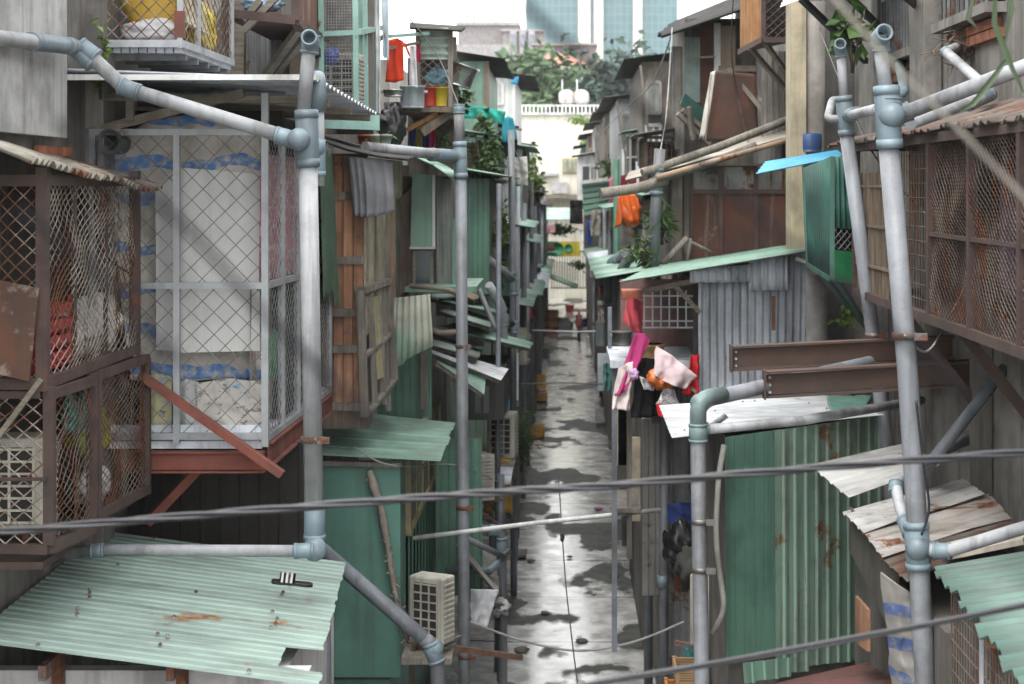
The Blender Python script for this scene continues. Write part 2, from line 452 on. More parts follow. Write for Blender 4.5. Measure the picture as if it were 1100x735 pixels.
def stripes(name,base,stripe,axis,period,width,phase=0.,rough=.75,extra=None):
    """woven sheet with coloured bands printed on it"""
    m=M(name,base,tuple(c*.8 for c in base),ns=2.5,dirt=.35,streak=.2,rough=rough,bump=.35,bs=9)
    nt=m.node_tree;N=nt.nodes;L=nt.links
    hs=[n for n in N if n.type=='HUE_SAT'][0]; src=hs.inputs['Color'].links[0].from_socket
    tc=[n for n in N if n.type=='TEX_COORD'][0]
    sp=N.new('ShaderNodeSeparateXYZ'); L.new(tc.outputs['Object'],sp.inputs[0])
    ns=N.new('ShaderNodeTexNoise'); ns.inputs['Scale'].default_value=2.2; L.new(tc.outputs['Object'],ns.inputs['Vector'])
    a=N.new('ShaderNodeMath'); a.operation='MULTIPLY_ADD'; L.new(ns.outputs[0],a.inputs[0]); a.inputs[1].default_value=.28; L.new(sp.outputs['XYZ'.index(axis.upper())],a.inputs[2])
    b=N.new('ShaderNodeMath'); b.operation='ADD'; L.new(a.outputs[0],b.inputs[0]); b.inputs[1].default_value=phase+50*period
    c=N.new('ShaderNodeMath'); c.operation='MODULO'; L.new(b.outputs[0],c.inputs[0]); c.inputs[1].default_value=period
    d=N.new('ShaderNodeMath'); d.operation='LESS_THAN'; L.new(c.outputs[0],d.inputs[0]); d.inputs[1].default_value=width
    n2=N.new('ShaderNodeTexNoise'); n2.inputs['Scale'].default_value=18; n2.inputs['Detail'].default_value=6; L.new(tc.outputs['Object'],n2.inputs['Vector'])
    e=N.new('ShaderNodeMapRange'); L.new(n2.outputs[0],e.inputs[0]); e.inputs[1].default_value=.3; e.inputs[2].default_value=.55
    f=N.new('ShaderNodeMath'); f.operation='MULTIPLY'; L.new(d.outputs[0],f.inputs[0]); L.new(e.outputs[0],f.inputs[1])
    x=N.new('ShaderNodeMix'); x.data_type='RGBA'; L.new(f.outputs[0],x.inputs[0]); L.new(src,x.inputs[6]); x.inputs[7].default_value=(*stripe,1)
    L.new(x.outputs[2],hs.inputs['Color'])
    return m
def blotch(name,base,inks,scale=14,th=.55):
    """printed packaging: patches of ink on a pale ground"""
    m=M(name,base,tuple(c*.85 for c in base),ns=2.5,dirt=.3,streak=.2,rough=.6,bump=.3,bs=10)
    nt=m.node_tree;N=nt.nodes;L=nt.links
    hs=[n for n in N if n.type=='HUE_SAT'][0]
    tc=[n for n in N if n.type=='TEX_COORD'][0]
    for i,(ink,sc,t) in enumerate(inks):
        src=hs.inputs['Color'].links[0].from_socket
        mp=N.new('ShaderNodeMapping'); mp.inputs['Location'].default_value=(i*7.1,3,i*2.7); mp.inputs['Scale'].default_value=(sc,sc,sc*1.7); L.new(tc.outputs['Object'],mp.inputs[0])
        n=N.new('ShaderNodeTexNoise'); n.inputs['Scale'].default_value=1; n.inputs['Detail'].default_value=4; n.inputs['Roughness'].default_value=.7; L.new(mp.outputs[0],n.inputs['Vector'])
        r=N.new('ShaderNodeMapRange'); L.new(n.outputs[0],r.inputs[0]); r.inputs[1].default_value=t; r.inputs[2].default_value=t+.04
        x=N.new('ShaderNodeMix'); x.data_type='RGBA'; L.new(r.outputs[0],x.inputs[0]); L.new(src,x.inputs[6]); x.inputs[7].default_value=(*ink,1)
        L.new(x.outputs[2],hs.inputs['Color'])
    return m
def rounded(pts,rad,n=6):
    """polyline with its inner corners rounded"""
    pts=[V(p) for p in pts]; out=[pts[0]]
    for i in range(1,len(pts)-1):
        a,b,c=pts[i-1],pts[i],pts[i+1]
        d1=(a-b); d2=(c-b); k=min(rad,d1.length*.45,d2.length*.45)
        p0=b+d1.normalized()*k; p2=b+d2.normalized()*k
        for j in range(n+1):
            t=j/n; out.append(p0*(1-t)**2+b*2*t*(1-t)+p2*t*t)
    out.append(pts[-1]); return out
# ---------------------------------------------------------------- camera, light, world
cam=bpy.data.cameras.new('camera'); camo=bpy.data.objects.new('camera',cam); COL.objects.link(camo)
camo.location=(0,0,CAMH); camo.rotation_euler=(R(90),0,0)
cam.sensor_width=36; cam.lens=F/1100*36; cam.shift_x=-56/1100; cam.shift_y=-167.5/1100
cam.clip_start=.05; cam.clip_end=3000
cam.dof.use_dof=True; cam.dof.focus_distance=11.5; cam.dof.aperture_fstop=3.3
scene.camera=camo
w=bpy.data.worlds.new('World'); scene.world=w; w.use_nodes=True
nt=w.node_tree; bg=nt.nodes['Background']
sky=nt.nodes.new('ShaderNodeTexSky'); sky.sky_type='NISHITA'; sky.sun_disc=False
SUN_EL,SUN_AZ=R(62),R(205)      # azimuth measured clockwise from +Y: high, behind the camera's left shoulder
sky.sun_elevation=SUN_EL; sky.sun_rotation=SUN_AZ; sky.air_density=1.6; sky.dust_density=6; sky.ozone_density=1
hs=nt.nodes.new('ShaderNodeHueSaturation'); hs.inputs['Saturation'].default_value=.35; hs.inputs['Value'].default_value=1.
nt.links.new(sky.outputs[0],hs.inputs['Color'])
# closed cloud cover: bright white layer with soft uneven thickness
wtc=nt.nodes.new('ShaderNodeTexCoord'); wn=nt.nodes.new('ShaderNodeTexNoise'); wn.inputs['Scale'].default_value=2.2; wn.inputs['Detail'].default_value=5
nt.links.new(wtc.outputs['Generated'],wn.inputs['Vector'])
wr=nt.nodes.new('ShaderNodeMix'); wr.data_type='RGBA'; nt.links.new(wn.outputs[0],wr.inputs[0]); wr.inputs[6].default_value=(9.2,9.2,9.2,1); wr.inputs[7].default_value=(12.5,12.5,12.5,1)
wm=nt.nodes.new('ShaderNodeMix'); wm.data_type='RGBA'; wm.inputs[0].default_value=.85; nt.links.new(hs.outputs[0],wm.inputs[6]); nt.links.new(wr.outputs[2],wm.inputs[7])
nt.links.new(wm.outputs[2],bg.inputs['Color'])
bg.inputs['Strength'].default_value=.15
sl=bpy.data.lights.new('sun','SUN'); sl.energy=1.5; sl.angle=R(35); sl.color=(1,.965,.91)
so=bpy.data.objects.new('sun',sl); COL.objects.link(so)
dirv=V((math.sin(SUN_AZ)*math.cos(SUN_EL),math.cos(SUN_AZ)*math.cos(SUN_EL),math.sin(SUN_EL)))
so.rotation_euler=dirv.to_track_quat('Z','Y').to_euler(); so.location=(0,0,60)
vs=scene.view_settings; vs.view_transform='Standard'; vs.look='None'; vs.exposure=1.0; vs.gamma=1; vs.use_curve_mapping=False
scene.cycles.max_bounces=7; scene.cycles.diffuse_bounces=4; scene.cycles.glossy_bounces=3; scene.cycles.use_denoising=True
scene.cycles.caustics_reflective=False; scene.cycles.caustics_refractive=False

# ---------------------------------------------------------------- ground
def ground_mat():
    m=bpy.data.materials.new('wet_concrete'); m.use_nodes=True; nt=m.node_tree;N=nt.nodes;L=nt.links
    b=N['Principled BSDF']; tc=N.new('ShaderNodeTexCoord')
    def noise(scale,stretch,detail=6,rough=.6,loc=(0,0,0)):
        mp=N.new('ShaderNodeMapping'); mp.inputs['Scale'].default_value=stretch; mp.inputs['Location'].default_value=loc; L.new(tc.outputs['Object'],mp.inputs[0])
        n=N.new('ShaderNodeTexNoise'); n.inputs['Scale'].default_value=scale; n.inputs['Detail'].default_value=detail; n.inputs['Roughness'].default_value=rough
        L.new(mp.outputs[0],n.inputs['Vector']); return n.outputs[0]
    def rng(s,a,b_,c=0,d=1):
        r=N.new('ShaderNodeMapRange'); r.interpolation_type='SMOOTHSTEP'; L.new(s,r.inputs[0])
        for k,v in zip((1,2,3,4),(a,b_,c,d)): r.inputs[k].default_value=v
        return r.outputs[0]
    def mix(f,a,c):
        x=N.new('ShaderNodeMix'); x.data_type='RGBA'; L.new(f,x.inputs[0])
        for k,v in ((6,a),(7,c)):
            if isinstance(v,tuple): x.inputs[k].default_value=(*v,1)
            else: L.new(v,x.inputs[k])
        return x.outputs[2]
    pud=rng(noise(1.,(.80,.45,1),4,.5,(3.1,1.2,0)),.44,.48)        # 1 = standing water, coloured pale with sky glare
    damp=noise(3,(1,1,1),7,.65)
    grit=noise(40,(1,1,1),4,.6)
    dry=mix(rng(damp,.35,.65),(.028,.032,.025),(.085,.085,.075))
    dry=mix(rng(grit,.5,.7),dry,(.03,.03,.027))
    film_glare=mix(rng(damp,.4,.6),(.36,.36,.35),(.52,.52,.51))  # pale grey puts the bright sky reflection into the water's base colour
    sx=N.new('ShaderNodeSeparateXYZ'); L.new(tc.outputs['Object'],sx.inputs[0])
    md=N.new('ShaderNodeMath'); md.operation='PINGPONG'; L.new(sx.outputs[1],md.inputs[0]); md.inputs[1].default_value=1.1
    jt=rng(md.outputs[0],.012,.03,1,0)
    L.new(mix(jt,mix(pud,dry,film_glare),(.03,.03,.027)),b.inputs['Base Color'])
    rr=N.new('ShaderNodeMix'); rr.data_type='FLOAT'; L.new(pud,rr.inputs[0]); rr.inputs[2].default_value=.55
    L.new(rng(damp,.3,.7,.07,.28),rr.inputs[3]); L.new(rr.outputs[0],b.inputs['Roughness'])
    sp=N.new('ShaderNodeMapRange'); L.new(pud,sp.inputs[0]); sp.inputs[3].default_value=.3; sp.inputs[4].default_value=1.; L.new(sp.outputs[0],b.inputs['Specular IOR Level'])
    bp=N.new('ShaderNodeBump'); bp.inputs['Distance'].default_value=.006
    st=N.new('ShaderNodeMapRange'); L.new(pud,st.inputs[0]); st.inputs[3].default_value=.6; st.inputs[4].default_value=.05; L.new(st.outputs[0],bp.inputs['Strength'])
    L.new(noise(9,(1,.8,1),6,.65),bp.inputs['Height']); L.new(bp.outputs[0],b.inputs['Normal'])
    return m
g=MB(); g.add([(-400,-20,0),(400,-20,0),(400,700,0),(-400,700,0)],[(0,1,2,3)])
tag(g.build('ground',M('soil',(.09,.085,.07),ns=.3,rough=.95),None),kind='structure')
g=MB()
ny=60
for i in range(ny+1):
    y=lerp(10,92,i/ny)
    for x in (-1.5,-.62,.2,.95,1.7): g.v.append((x,y,.004 + (.03 if abs(x)>1.4 else 0)))
for i in range(ny):
    for k in range(4):
        a=i*5+k; g.f.append((a,a+1,a+6,a+5)); g.sm.append(True)
tag(g.build('alley_pavement',ground_mat(),None),kind='structure')

# ---------------------------------------------------------------- house blocks behind the fronts
def block(name,label,lo,hi,mat,extra=None):
    t=thing(name,label,'house',((lo[0]+hi[0])/2,(lo[1]+hi[1])/2,0))
    m=MB(); m.box(lo,hi); m.build('wall',mat,t)
    return t
hA=block('concrete_house','grey concrete house at the left edge, behind the rusty mesh cage',(-7,6.2,0),(-3.2,11.55,9.5),conc)
m=MB(); m.box((-3.45,6.3,5.80),(-3.1,10.45,9.4))
m.build('rendered_panel',conc_g,hA)
m=MB()
for k in range(3):
    for j in range(2): m.box((-3.19,9.95+k*.24+(j%2)*.12,5.62+j*.068),(-3.155,9.95+k*.24+(j%2)*.12+.225,5.62+j*.068+.058))
m.build('brick_patch',brick,hA)
m=MB(); m.box((-3.215,11.2,3),(-3.08,11.5,9.4)); m.build('pillar',conc,hA,bevel=.01)
hB=block('concrete_house','dark concrete house behind the white mesh balcony on the left',(-7,11.6,0),(-3.25,16.2,9.6),conc_d)
hC=block('concrete_house','weathered plank-clad house rising behind the wooden shack on the left',(-7,16.3,0),(-2.75,22.4,9.4),sooty)
hD=block('concrete_house','grimy house set back behind the washing shelf on the left row',(-7,22.5,0),(-2.35,34,7.2),concl)
hE=block('concrete_house','long grimy house closing the far part of the left row',(-7,34.1,0),(-2.0,56,6.9),concl)
hF=block('concrete_house','last grimy house at the far end of the left row',(-7,56.1,0),(-1.75,79,6.4),concl)
hG=block('concrete_house','tall streaked concrete house at the right edge, with bar window and brick sill',(2.95,6.2,0),(7,17,9.8),conc)
hH=block('concrete_house','sooty house behind the rusty tank on the right row',(2.65,17.1,0),(7,26,9.4),conc_d)
hI=block('concrete_house','dark house with ragged eaves behind the hanging shutters on the right row',(2.35,26.1,0),(7,36,8.05),concl)
hJ=block('concrete_house','dark house in the middle of the right row',(2.0,36.1,0),(7,50,7.9),concl)
hK=block('concrete_house','last dark house at the far end of the right row',(1.75,50.1,0),(7,79,7.3),concl)
# pieces of the right concrete house: pillars, barred window and brick sill
m=MB(); m.box((2.80,13.05,4.0),(2.945,13.6,9.6)); m.build('pillar',conc,hG,bevel=.012)
m=MB(); m.box((2.84,15.2,3.0),(2.945,15.5,9.6)); m.build('pillar',conc,hG,bevel=.012)
m=MB(); m.box((2.84,11.5,3.0),(2.945,11.75,5.0)); m.build('pillar',conc,hG,bevel=.012)
for (ya,yb) in ((13.75,15.05),(11.2,12.75)):
    fz=6.66 if ya>13 else 6.75
    wm=MB()
    for k in range(12): yy=lerp(ya,yb,k/11); wm.beam((2.86,yy,fz),(2.86,yy,8.4),.018)
    wm.beam((2.86,ya,fz+.5),(2.86,yb,fz+.5),.03)
    wf=wm.build('window',galv_d,hG)
    q=MB(); q.box((2.9,ya,fz),(2.948,yb,8.4)); q.build('pane',dark,wf)
    q=MB(); q.box((2.80,ya-.05,fz-.09),(2.947,yb+.05,fz-.02)); q.build('sill',conc,wf)
    q=MB()
    for k in range(int((yb-ya)/.2)):
        for j in range(2): q.box((2.895,ya+k*.2+.1*j,fz-.25+j*.075),(2.947,ya+k*.2+.185+.1*j,fz-.185+j*.075))
    q.build('brick_course',brick,wf)
# ---------------------------------------------------------------- far background
t=thing('office_tower','tall office tower of pale blue-green glass with white piers, rising out of the frame',"tower",(8,352,0))
def brickgrid(name,col,col2,mort,bw,bh,ms):
    m=bpy.data.materials.new(name);m.use_nodes=True;nt=m.node_tree;N=nt.nodes;L=nt.links;b=N['Principled BSDF']
    tc=N.new('ShaderNodeTexCoord'); mp=N.new('ShaderNodeMapping'); mp.inputs['Rotation'].default_value=(R(90),0,0); L.new(tc.outputs['Object'],mp.inputs[0])
    br=N.new('ShaderNodeTexBrick'); br.offset=0; br.inputs['Scale'].default_value=1; br.inputs['Brick Width'].default_value=bw; br.inputs['Row Height'].default_value=bh
    br.inputs['Mortar Size'].default_value=ms; br.inputs['Color1'].default_value=(*col,1); br.inputs['Color2'].default_value=(*col2,1); br.inputs['Mortar'].default_value=(*mort,1)
    L.new(mp.outputs[0],br.inputs['Vector']); L.new(br.outputs['Color'],b.inputs['Base Color']); b.inputs['Roughness'].default_value=.35
    return m
towerg=brickgrid('tower_glass',(.06,.155,.18),(.08,.18,.205),(.13,.215,.23),1.3,1.8,.14)
def tbox(part,px0,px1,py0,py1,Y,depth,mat):
    a=P(px0,py1,Y); b=P(px1,py0,Y); m=MB(); m.box((a.x,Y,max(0,a.z)),(b.x,Y+depth,b.z)); return m.build(part,mat,t)
tbox('glass_front',565,621,-75,230,350,25,towerg)
tbox('pier',621.3,634,-75,230,348,20,cream)
tbox('recess',634.2,638,-75,230,349.5,16,M('shade_glass',(.30,.36,.44)))
tbox('pier',638.2,648,-75,230,348.2,20,cream)
tbox('glass_front',648.2,680,-75,230,350.5,25,towerg)
tbox('pier',680.3,690,-75,230,348.4,20,cream)
tbox('glass_front',690.2,728,-75,230,350.2,25,towerg)
t=thing('apartment_block','long white apartment block with a railed roof terrace, left of the glass tower','building',(-14,201,0))
gw=M('block_white',(.40,.385,.385),dirt=.1,streak=.15,rough=.8); gg=M('block_grey',(.27,.25,.25),dirt=.1,streak=.12,rough=.8)
tbox('wall',492,556,27,200,204,14,gg); tbox('roof_edge',490,558,23.6,27,203.6,14.5,gw)
tbox('wall',540,585,33,200,202,8,gg); tbox('cornice',538,585,31.5,33.4,201.7,8.5,gw)
tbox('lower_wing',480,548,48,200,200,6,gw)
for x in (548,558,567.5): tbox('pilaster',x,x+7,33.5,200,201.4,.58,gw)
for x in (549.2,559.2,569):
    tbox('window',x,x+4.4,37,49,201.2,.3,M('window_slate',(.22,.24,.30),rough=.25))
    for k in range(3): tbox('window',x,x+4.4,54+k*8,59+k*8,201.2,.3,M('window_pale',(.40,.45,.50),rough=.25))
for x in (530,540): 
    for k in range(2): tbox('window',x,x+5,53+k*9,58+k*9,199.8,.19,M('window_pale',(.4,.45,.5)))
m=MB()
for k in range(9): 
    a=P(494+k*7.8,24,204); m.beam(a,a+V((0,0,1.35)),.16)
for dz in (1.35,.75): m.beam(P(494,24,204)+V((0,0,dz)),P(556.5,24,204)+V((0,0,dz)),.14)
m.build('railing',M('rail_blue',(.30,.33,.40)),t)
t=thing('tiled_house','low white house with a red hipped tile roof, beyond the trees','house',(-1,150,0))
tbox('wall',572,632,68,200,150,10,cream)
a=P(570,69,149.5);b=P(634,69,149.5);c=P(590,58,154);d=P(606,58,154)
m=MB(); m.add([a,b,b+V((0,10,0)),a+V((0,10,0)),c,d],[(0,1,5,4),(1,2,5),(2,3,4,5),(3,0,4),(3,2,1,0)]); m.build('roof',M('roof_tile',(.44,.18,.11),(.36,.14,.09),ns=1),t)
t=thing('grey_villa','grey building with a row of small round windows, beneath the glass tower','building',(4,160,0))
tbox('wall',574,640,48,200,160,10,gg)
m=MB()
for k in range(4): m.lathe(P(595+k*11,54,159.98),[(.35,0),(.35,-.06)],16,(0,-1,0))
m.build('round_window',M('window_slate',(.22,.24,.30),rough=.25),t)
tbox('eave',572,642,46.3,48.4,159.6,10.5,gw)
t=thing('white_building','low white building behind the trees on the right of the tower foot','building',(8,170,0))
tbox('wall',640,735,70,200,170,8,cream); tbox('roof',638,737,67,70.3,169.6,8.8,M('roof_tile_dull',(.40,.24,.19)))
# trees
def tree(name,label,px,py,Y,w,h,seed,mat,n=5600,size=.8,group='trees beyond the white building'):
    top=P(px,py,Y); base=V((top.x,Y,0)); H=top.z
    tr=thing(name,label,'tree',base,group)
    m=MB(); rr=random.Random(seed)
    m.tube([base,base+V((.1,0,H*.3)),base+V((-.1,.1,H*.62))],.3,8,radii=[.32,.24,.14])
    for k in range(6):
        a=rr.uniform(0,6.28); st=base+V((0,0,H*(.3+.05*k))); m.tube([st,st+V((math.cos(a)*w*.35,math.sin(a)*w*.35,H*.28))],.1,6,radii=[.12,.04])
    m.build('trunk',bark,tr)
    m=MB(); m.leaves(base+V((0,0,H-h*.5)),(w*.5,w*.5,h*.5),n,size,seed,26); m.build('crown',mat,tr)
    return tr
tree('broad_tree','broad pale green tree at the left end of the tree line',570,73,108,6.0,8.0,1,leafd)
tree('broad_tree','rounded mid green tree second in the tree line',592,68,112,6.2,9,2,leafd)
tree('broad_tree','tallest rounded tree above the two water tanks',618,64,110,6.4,9.5,3,leafd)
tree('broad_tree','pale green tree right of the two water tanks',645,72,112,6.2,8,4,leafd)
tree('dark_tree','dark blue-green tree at the right of the tree line',668,58,106,6,10,5,leafdk)
tree('dark_tree','dark blue-green tree touching the right-hand roofs',692,50,112,7,11,6,leafdk)
tree('broad_tree','low pale tree at the far left behind the green upper house',550,86,104,5,6,7,leafd)
# white building at the end of the alley
t=thing('end_house','bright cream house with a balustraded roof closing the end of the alley','house',(0,86,0))
tbox('wall',548,664,123,400,82,10,cream)
tbox('parapet',546,666,121,123.4,81.8,10.4,white)
m=MB()
for k in range(27):
    a=P(552+k*4.3,121,81.9); m.beam(a,a+V((0,0,.36)),.07)
m.beam(P(548,113.5,81.9),P(666,113.5,81.9),.08); m.build('balustrade',white,t)
wf=tbox('window',604,620,170,186,81.9,.08,M('yellow_frame',(.55,.45,.22)))
for k in range(3):
    a=P(605+k*5.2,185,81.85);b=P(608.6+k*5.2,171,81.85); m=MB(); m.box((a.x,81.83,a.z),(b.x,81.89,b.z)); m.build('pane',M('window_green',(.30,.33,.26)),wf)
tbox('awning_box',593,610,196,208,81.3,.65,M('shutter_grey',(.48,.48,.50)))
tbox('ledge',576,623,209,213,80.9,1.0,woodx)
tbox('window',640,655,168,180,81.9,.08,M('window_green',(.30,.33,.26)))
tbox('lintel',578,600,186,189,81.7,.28,M('shutter_grey',(.48,.48,.50)))
for i,(px,lab) in enumerate(((608.5,'round white water tank with a thin mast, left one of the pair'),(624.5,'round white water tank on the roof, right one of the pair'))):
    c=P(px,104,85); tk=thing('water_tank',lab,'water tank',(c.x,85,c.z-.4),'water tanks on the roof of the end house')
    m=MB(); m.lathe((c.x,85,c.z-.36),[(.22,0),(.36,.06),(.39,.2),(.39,.45),(.34,.6),(.2,.69),(.08,.72)],20); m.build('shell',M('tank_white',(.62,.56,.54)),tk)
    m=MB(); m.beam((c.x-.2,85,c.z-.9),(c.x-.2,85,c.z-.3),.05); m.beam((c.x+.2,85,c.z-.9),(c.x+.2,85,c.z-.3),.05); m.build('stand',galv,tk)
    m=MB(); m.tube([(c.x-.2,85.4,c.z-.4),(c.x-.22,85.4,c.z+.9)],.035,6); m.build('mast',white,tk)

# ---------------------------------------------------------------- damp air between here and the tower
hm=bpy.data.materials.new('damp_air'); hm.use_nodes=True; hn=hm.node_tree; hn.nodes.clear()
ho=hn.nodes.new('ShaderNodeOutputMaterial'); hv=hn.nodes.new('ShaderNodeVolumePrincipled'); hv.inputs['Density'].default_value=.0004; hv.inputs['Color'].default_value=(.95,.96,.97,1); hv.inputs['Anisotropy'].default_value=.2
hn.links.new(hv.outputs[0],ho.inputs['Volume'])
m=MB(); m.box((-410,-25,-1),(410,690,160)); tag(m.build('haze',hm,None),kind='stuff')
# ================================================================ helpers for street things
def pipes(name,label,cat,loc,segs,fits=(),balls=(),clamps=(),matp=None,matf=None,group=None):
    t=thing(name,label,cat,loc,group)
    for (pts,r,*mm) in segs:
        m=MB(); m.tube(pts,r,14); m.build('pipe',mm[0] if mm else (matp or pvc),t)
    for (p,q,r) in fits:
        p=V(p);q=V(q); m=MB(); d=(q-p)
        m.tube([p,p+d*.02,p+d*.98,q],r,16,radii=[r*.93,r,r,r*.93])
        L=d.length
        for e in (.08,.92): m.tube([p+d*(e-.07),p+d*(e+.07)],r*1.045,16)
        m.build('fitting',matf or fit,t)
    for (p,r) in balls:
        m=MB(); m.ball(p,r); m.build('elbow',matf or fit,t)
    for (p,r) in clamps:
        m=MB(); m.tube([V(p)-V((0,0,.018)),V(p)+V((0,0,.018))],r,14); m.box((p[0]+r*.6,p[1]-r*.9,p[2]-.02),(p[0]+r*1.7,p[1]-r*.6,p[2]+.02)); m.build('clamp',clampm,t)
    return t
def ac_unit(label,loc,rz,w=.80,h=.55,d=.29,group='air conditioner outdoor units',brk=True):
    t=thing('ac_unit',label,'air conditioner',loc,group); t.rotation_euler=(0,0,rz)
    m=MB(); m.box((-w/2,-d/2,.0),(w/2,d/2,h)); m.build('casing',acm,t,local=True,bevel=.018)
    rm=.24 if w>.55 else .05
    m=MB(); m.box((-w/2+.05,-d/2-.006,.05),(w/2-rm,-d/2-.001,h-.05)); m.build('fan_recess',dark,t,local=True)
    g=MB(); cx=(.05-rm)/2; cz=h/2
    for r in ((.06,.11,.16,.205) if rm>.1 else ()):
        pts=[(cx+r*math.cos(a*math.pi/10),-d/2-.014,cz+r*math.sin(a*math.pi/10)) for a in range(21)]; g.tube(pts,.004,5,cap=False)
    for k in range(8 if rm>.1 else 0):
        a=k*math.pi/4; g.wire((cx,-d/2-.014,cz),(cx+.21*math.cos(a),-d/2-.014,cz+.21*math.sin(a)),.004)
    nb=9 if rm>.1 else 7
    for k in range(nb): g.beam((-w/2+.05,-d/2-.012,.06+k*(h-.12)/(nb-1)),(w/2-rm,-d/2-.012,.06+k*(h-.12)/(nb-1)),.008,.012)
    for k in range(4): x=lerp(-w/2+.05,w/2-rm,k/3); g.beam((x,-d/2-.012,.05),(x,-d/2-.012,h-.05),.014,.008)
    g.build('fan_grille',acm,t,local=True)
    s=MB()
    for k in range(11): s.beam((w/2+.006,-d/2+.03,.06+k*(h-.12)/10),(w/2+.006,d/2-.03,.06+k*(h-.12)/10),.01,.014)
    s.build('side_louvre',acm,t,local=True)
    f=MB()
    for x in (-w*.32,w*.32):
        f.beam((x,-d/2-.03,-.02),(x,d/2+.18,-.02),.035,.035); 
        if brk: f.beam((x,-d/2+.02,-.03),(x,d/2+.18,-.34),.025,.025)
    f.build('bracket',clampm,t,local=True)
    return t
def quadframe(m,A,B,C,D,w):
    for a,b in ((A,B),(B,C),(C,D),(D,A)): m.beam(a,b,w)
    return m
def window(parent,A,B,C,D,matf,matg=None,w=.05,nx=2,ny=1,name='window'):
    m=MB(); quadframe(m,A,B,C,D,w); A,B,C,D=map(V,(A,B,C,D))
    for i in range(1,nx): m.beam(A.lerp(B,i/nx),D.lerp(C,i/nx),w*.6)
    for j in range(1,ny): m.beam(A.lerp(D,j/ny),B.lerp(C,j/ny),w*.6)
    f=m.build(name,matf,parent)
    q=MB(); q.slab(A,B,C,D,.008); q.build('pane',matg or glass,f)
    return f
def bag(name,label,c,r,mat,seed=1,group=None,sq=(1,1,1.1),knot=True):
    t=thing(name,label,'bag',V(c)-V((0,0,r*sq[2])),group)
    m=MB(); m.blob(c,r*sq[0],r*sq[1],r*sq[2],seed,.4,1.9,n=34,m=26,crease=.26); m.build('sack_body',mat,t)
    if knot:
        top=V(c)+V((0,0,r*sq[2]*.92)); m=MB(); m.tube([top-V((0,0,.02)),top+V((0,0,r*.18)),top+V((r*.12,0,r*.45))],r*.1,7,radii=[r*.16,r*.07,r*.2]); m.build('knot',mat,t)
    return t
def bucket(name,label,base,r,h,mat,group=None,taper=.82):
    t=thing(name,label,'bucket',base,group)
    m=MB(); m.lathe(base,[(r*taper,0),(r*taper*1.01,.005),(r,h*.97),(r*1.05,h*.97),(r*1.05,h),(r*.95,h),(r*taper*.93,.02)],18); m.build('bucket_body',mat,t)
    m=MB(); b=V(base)+V((0,0,h*.95)); m.tube([b+V((r*1.05*math.cos(a),-.01-.35*r*math.sin(a),r*.4*math.sin(a))) for a in [k*math.pi/8 for k in range(9)]],.006,5); m.build('handle',clampm,t)
    return t
def crate(name,label,lo,hi,mat,group=None,cat='crate'):
    lo=V(lo);hi=V(hi); t=thing(name,label,cat,((lo.x+hi.x)/2,(lo.y+hi.y)/2,lo.z),group)
    m=MB(); th=.02; n=4; H=hi.z-lo.z
    m.box(lo,(hi.x,hi.y,lo.z+th))
    for k in range(n):
        z0=lo.z+.03+(H-.03)*k/n; z1=z0+(H-.03)/n*.62
        m.box((lo.x,lo.y,z0),(hi.x,lo.y+th,z1)); m.box((lo.x,hi.y-th,z0),(hi.x,hi.y,z1))
        m.box((lo.x,lo.y+th,z0),(lo.x+th,hi.y-th,z1)); m.box((hi.x-th,lo.y+th,z0),(hi.x,hi.y-th,z1))
    for x in (lo.x-.003,hi.x-.027):
        for y in (lo.y-.003,hi.y-.027): m.box((x,y,lo.z+.01),(x+.03,y+.03,hi.z+.003))
    m.build('crate_body',mat,t)
    return t

# ================================================================ LEFT FOREGROUND
# ---- rusty mesh cage
X1=-2.80; t=thing('window_cage','rusty brown mesh cage under a lichen-covered tin roof, nearest on the left','window cage',(-3.0,9.9,3.5))
A0,A1=9.0,10.93
m=MB()
for z in (5.53,4.44):
    m.beam((-3.2,A0,z),(X1,A0,z),.06); m.beam((X1,A0-.03,z),(X1,A1,z),.06)
for (x,y) in ((X1,A0),(X1,A1)): m.beam((x,y,4.40),(x,y,5.6),.06)
for y in (9.62,10.28): m.beam((X1-.012,y,4.44),(X1-.012,y,5.53),.025)
m.box((-3.2,A0-.02,4.36),(X1-.01,A1,4.40))
m.build('frame',rustframe,t)
m=MB(); m.expanded((X1,A0+.03,4.47),(X1,A1-.03,4.47),(X1,A1-.03,5.5),(X1,A0+.03,5.5),.046,.06,.0032,jit=.005,bow=.05); m.build('side_mesh',wirewhite,t)
m=MB(); m.chain((-3.2,A0,4.47),(X1-.03,A0,4.47),(X1-.03,A0,5.5),(-3.2,A0,5.5),.085,.085,.0035,bow=.03); m.build('front_mesh',wirewhite,t)
m=MB(); m.sheet((-3.19,8.55,5.80),(-3.19,11.35,5.60),(-2.62,10.95,5.465),(-2.72,8.55,5.615),26,.018,'sin',.008,rag1=.05,seed=4,nv=6,dent=.035); m.build('tin_roof',mosroof,t)
m=MB(); m.slab((-2.80,8.94,4.955),(-3.10,8.93,5.02),(-3.14,8.93,4.53),(-2.85,8.94,4.46),.02); m.build('rusty_plate',rustplate,t)
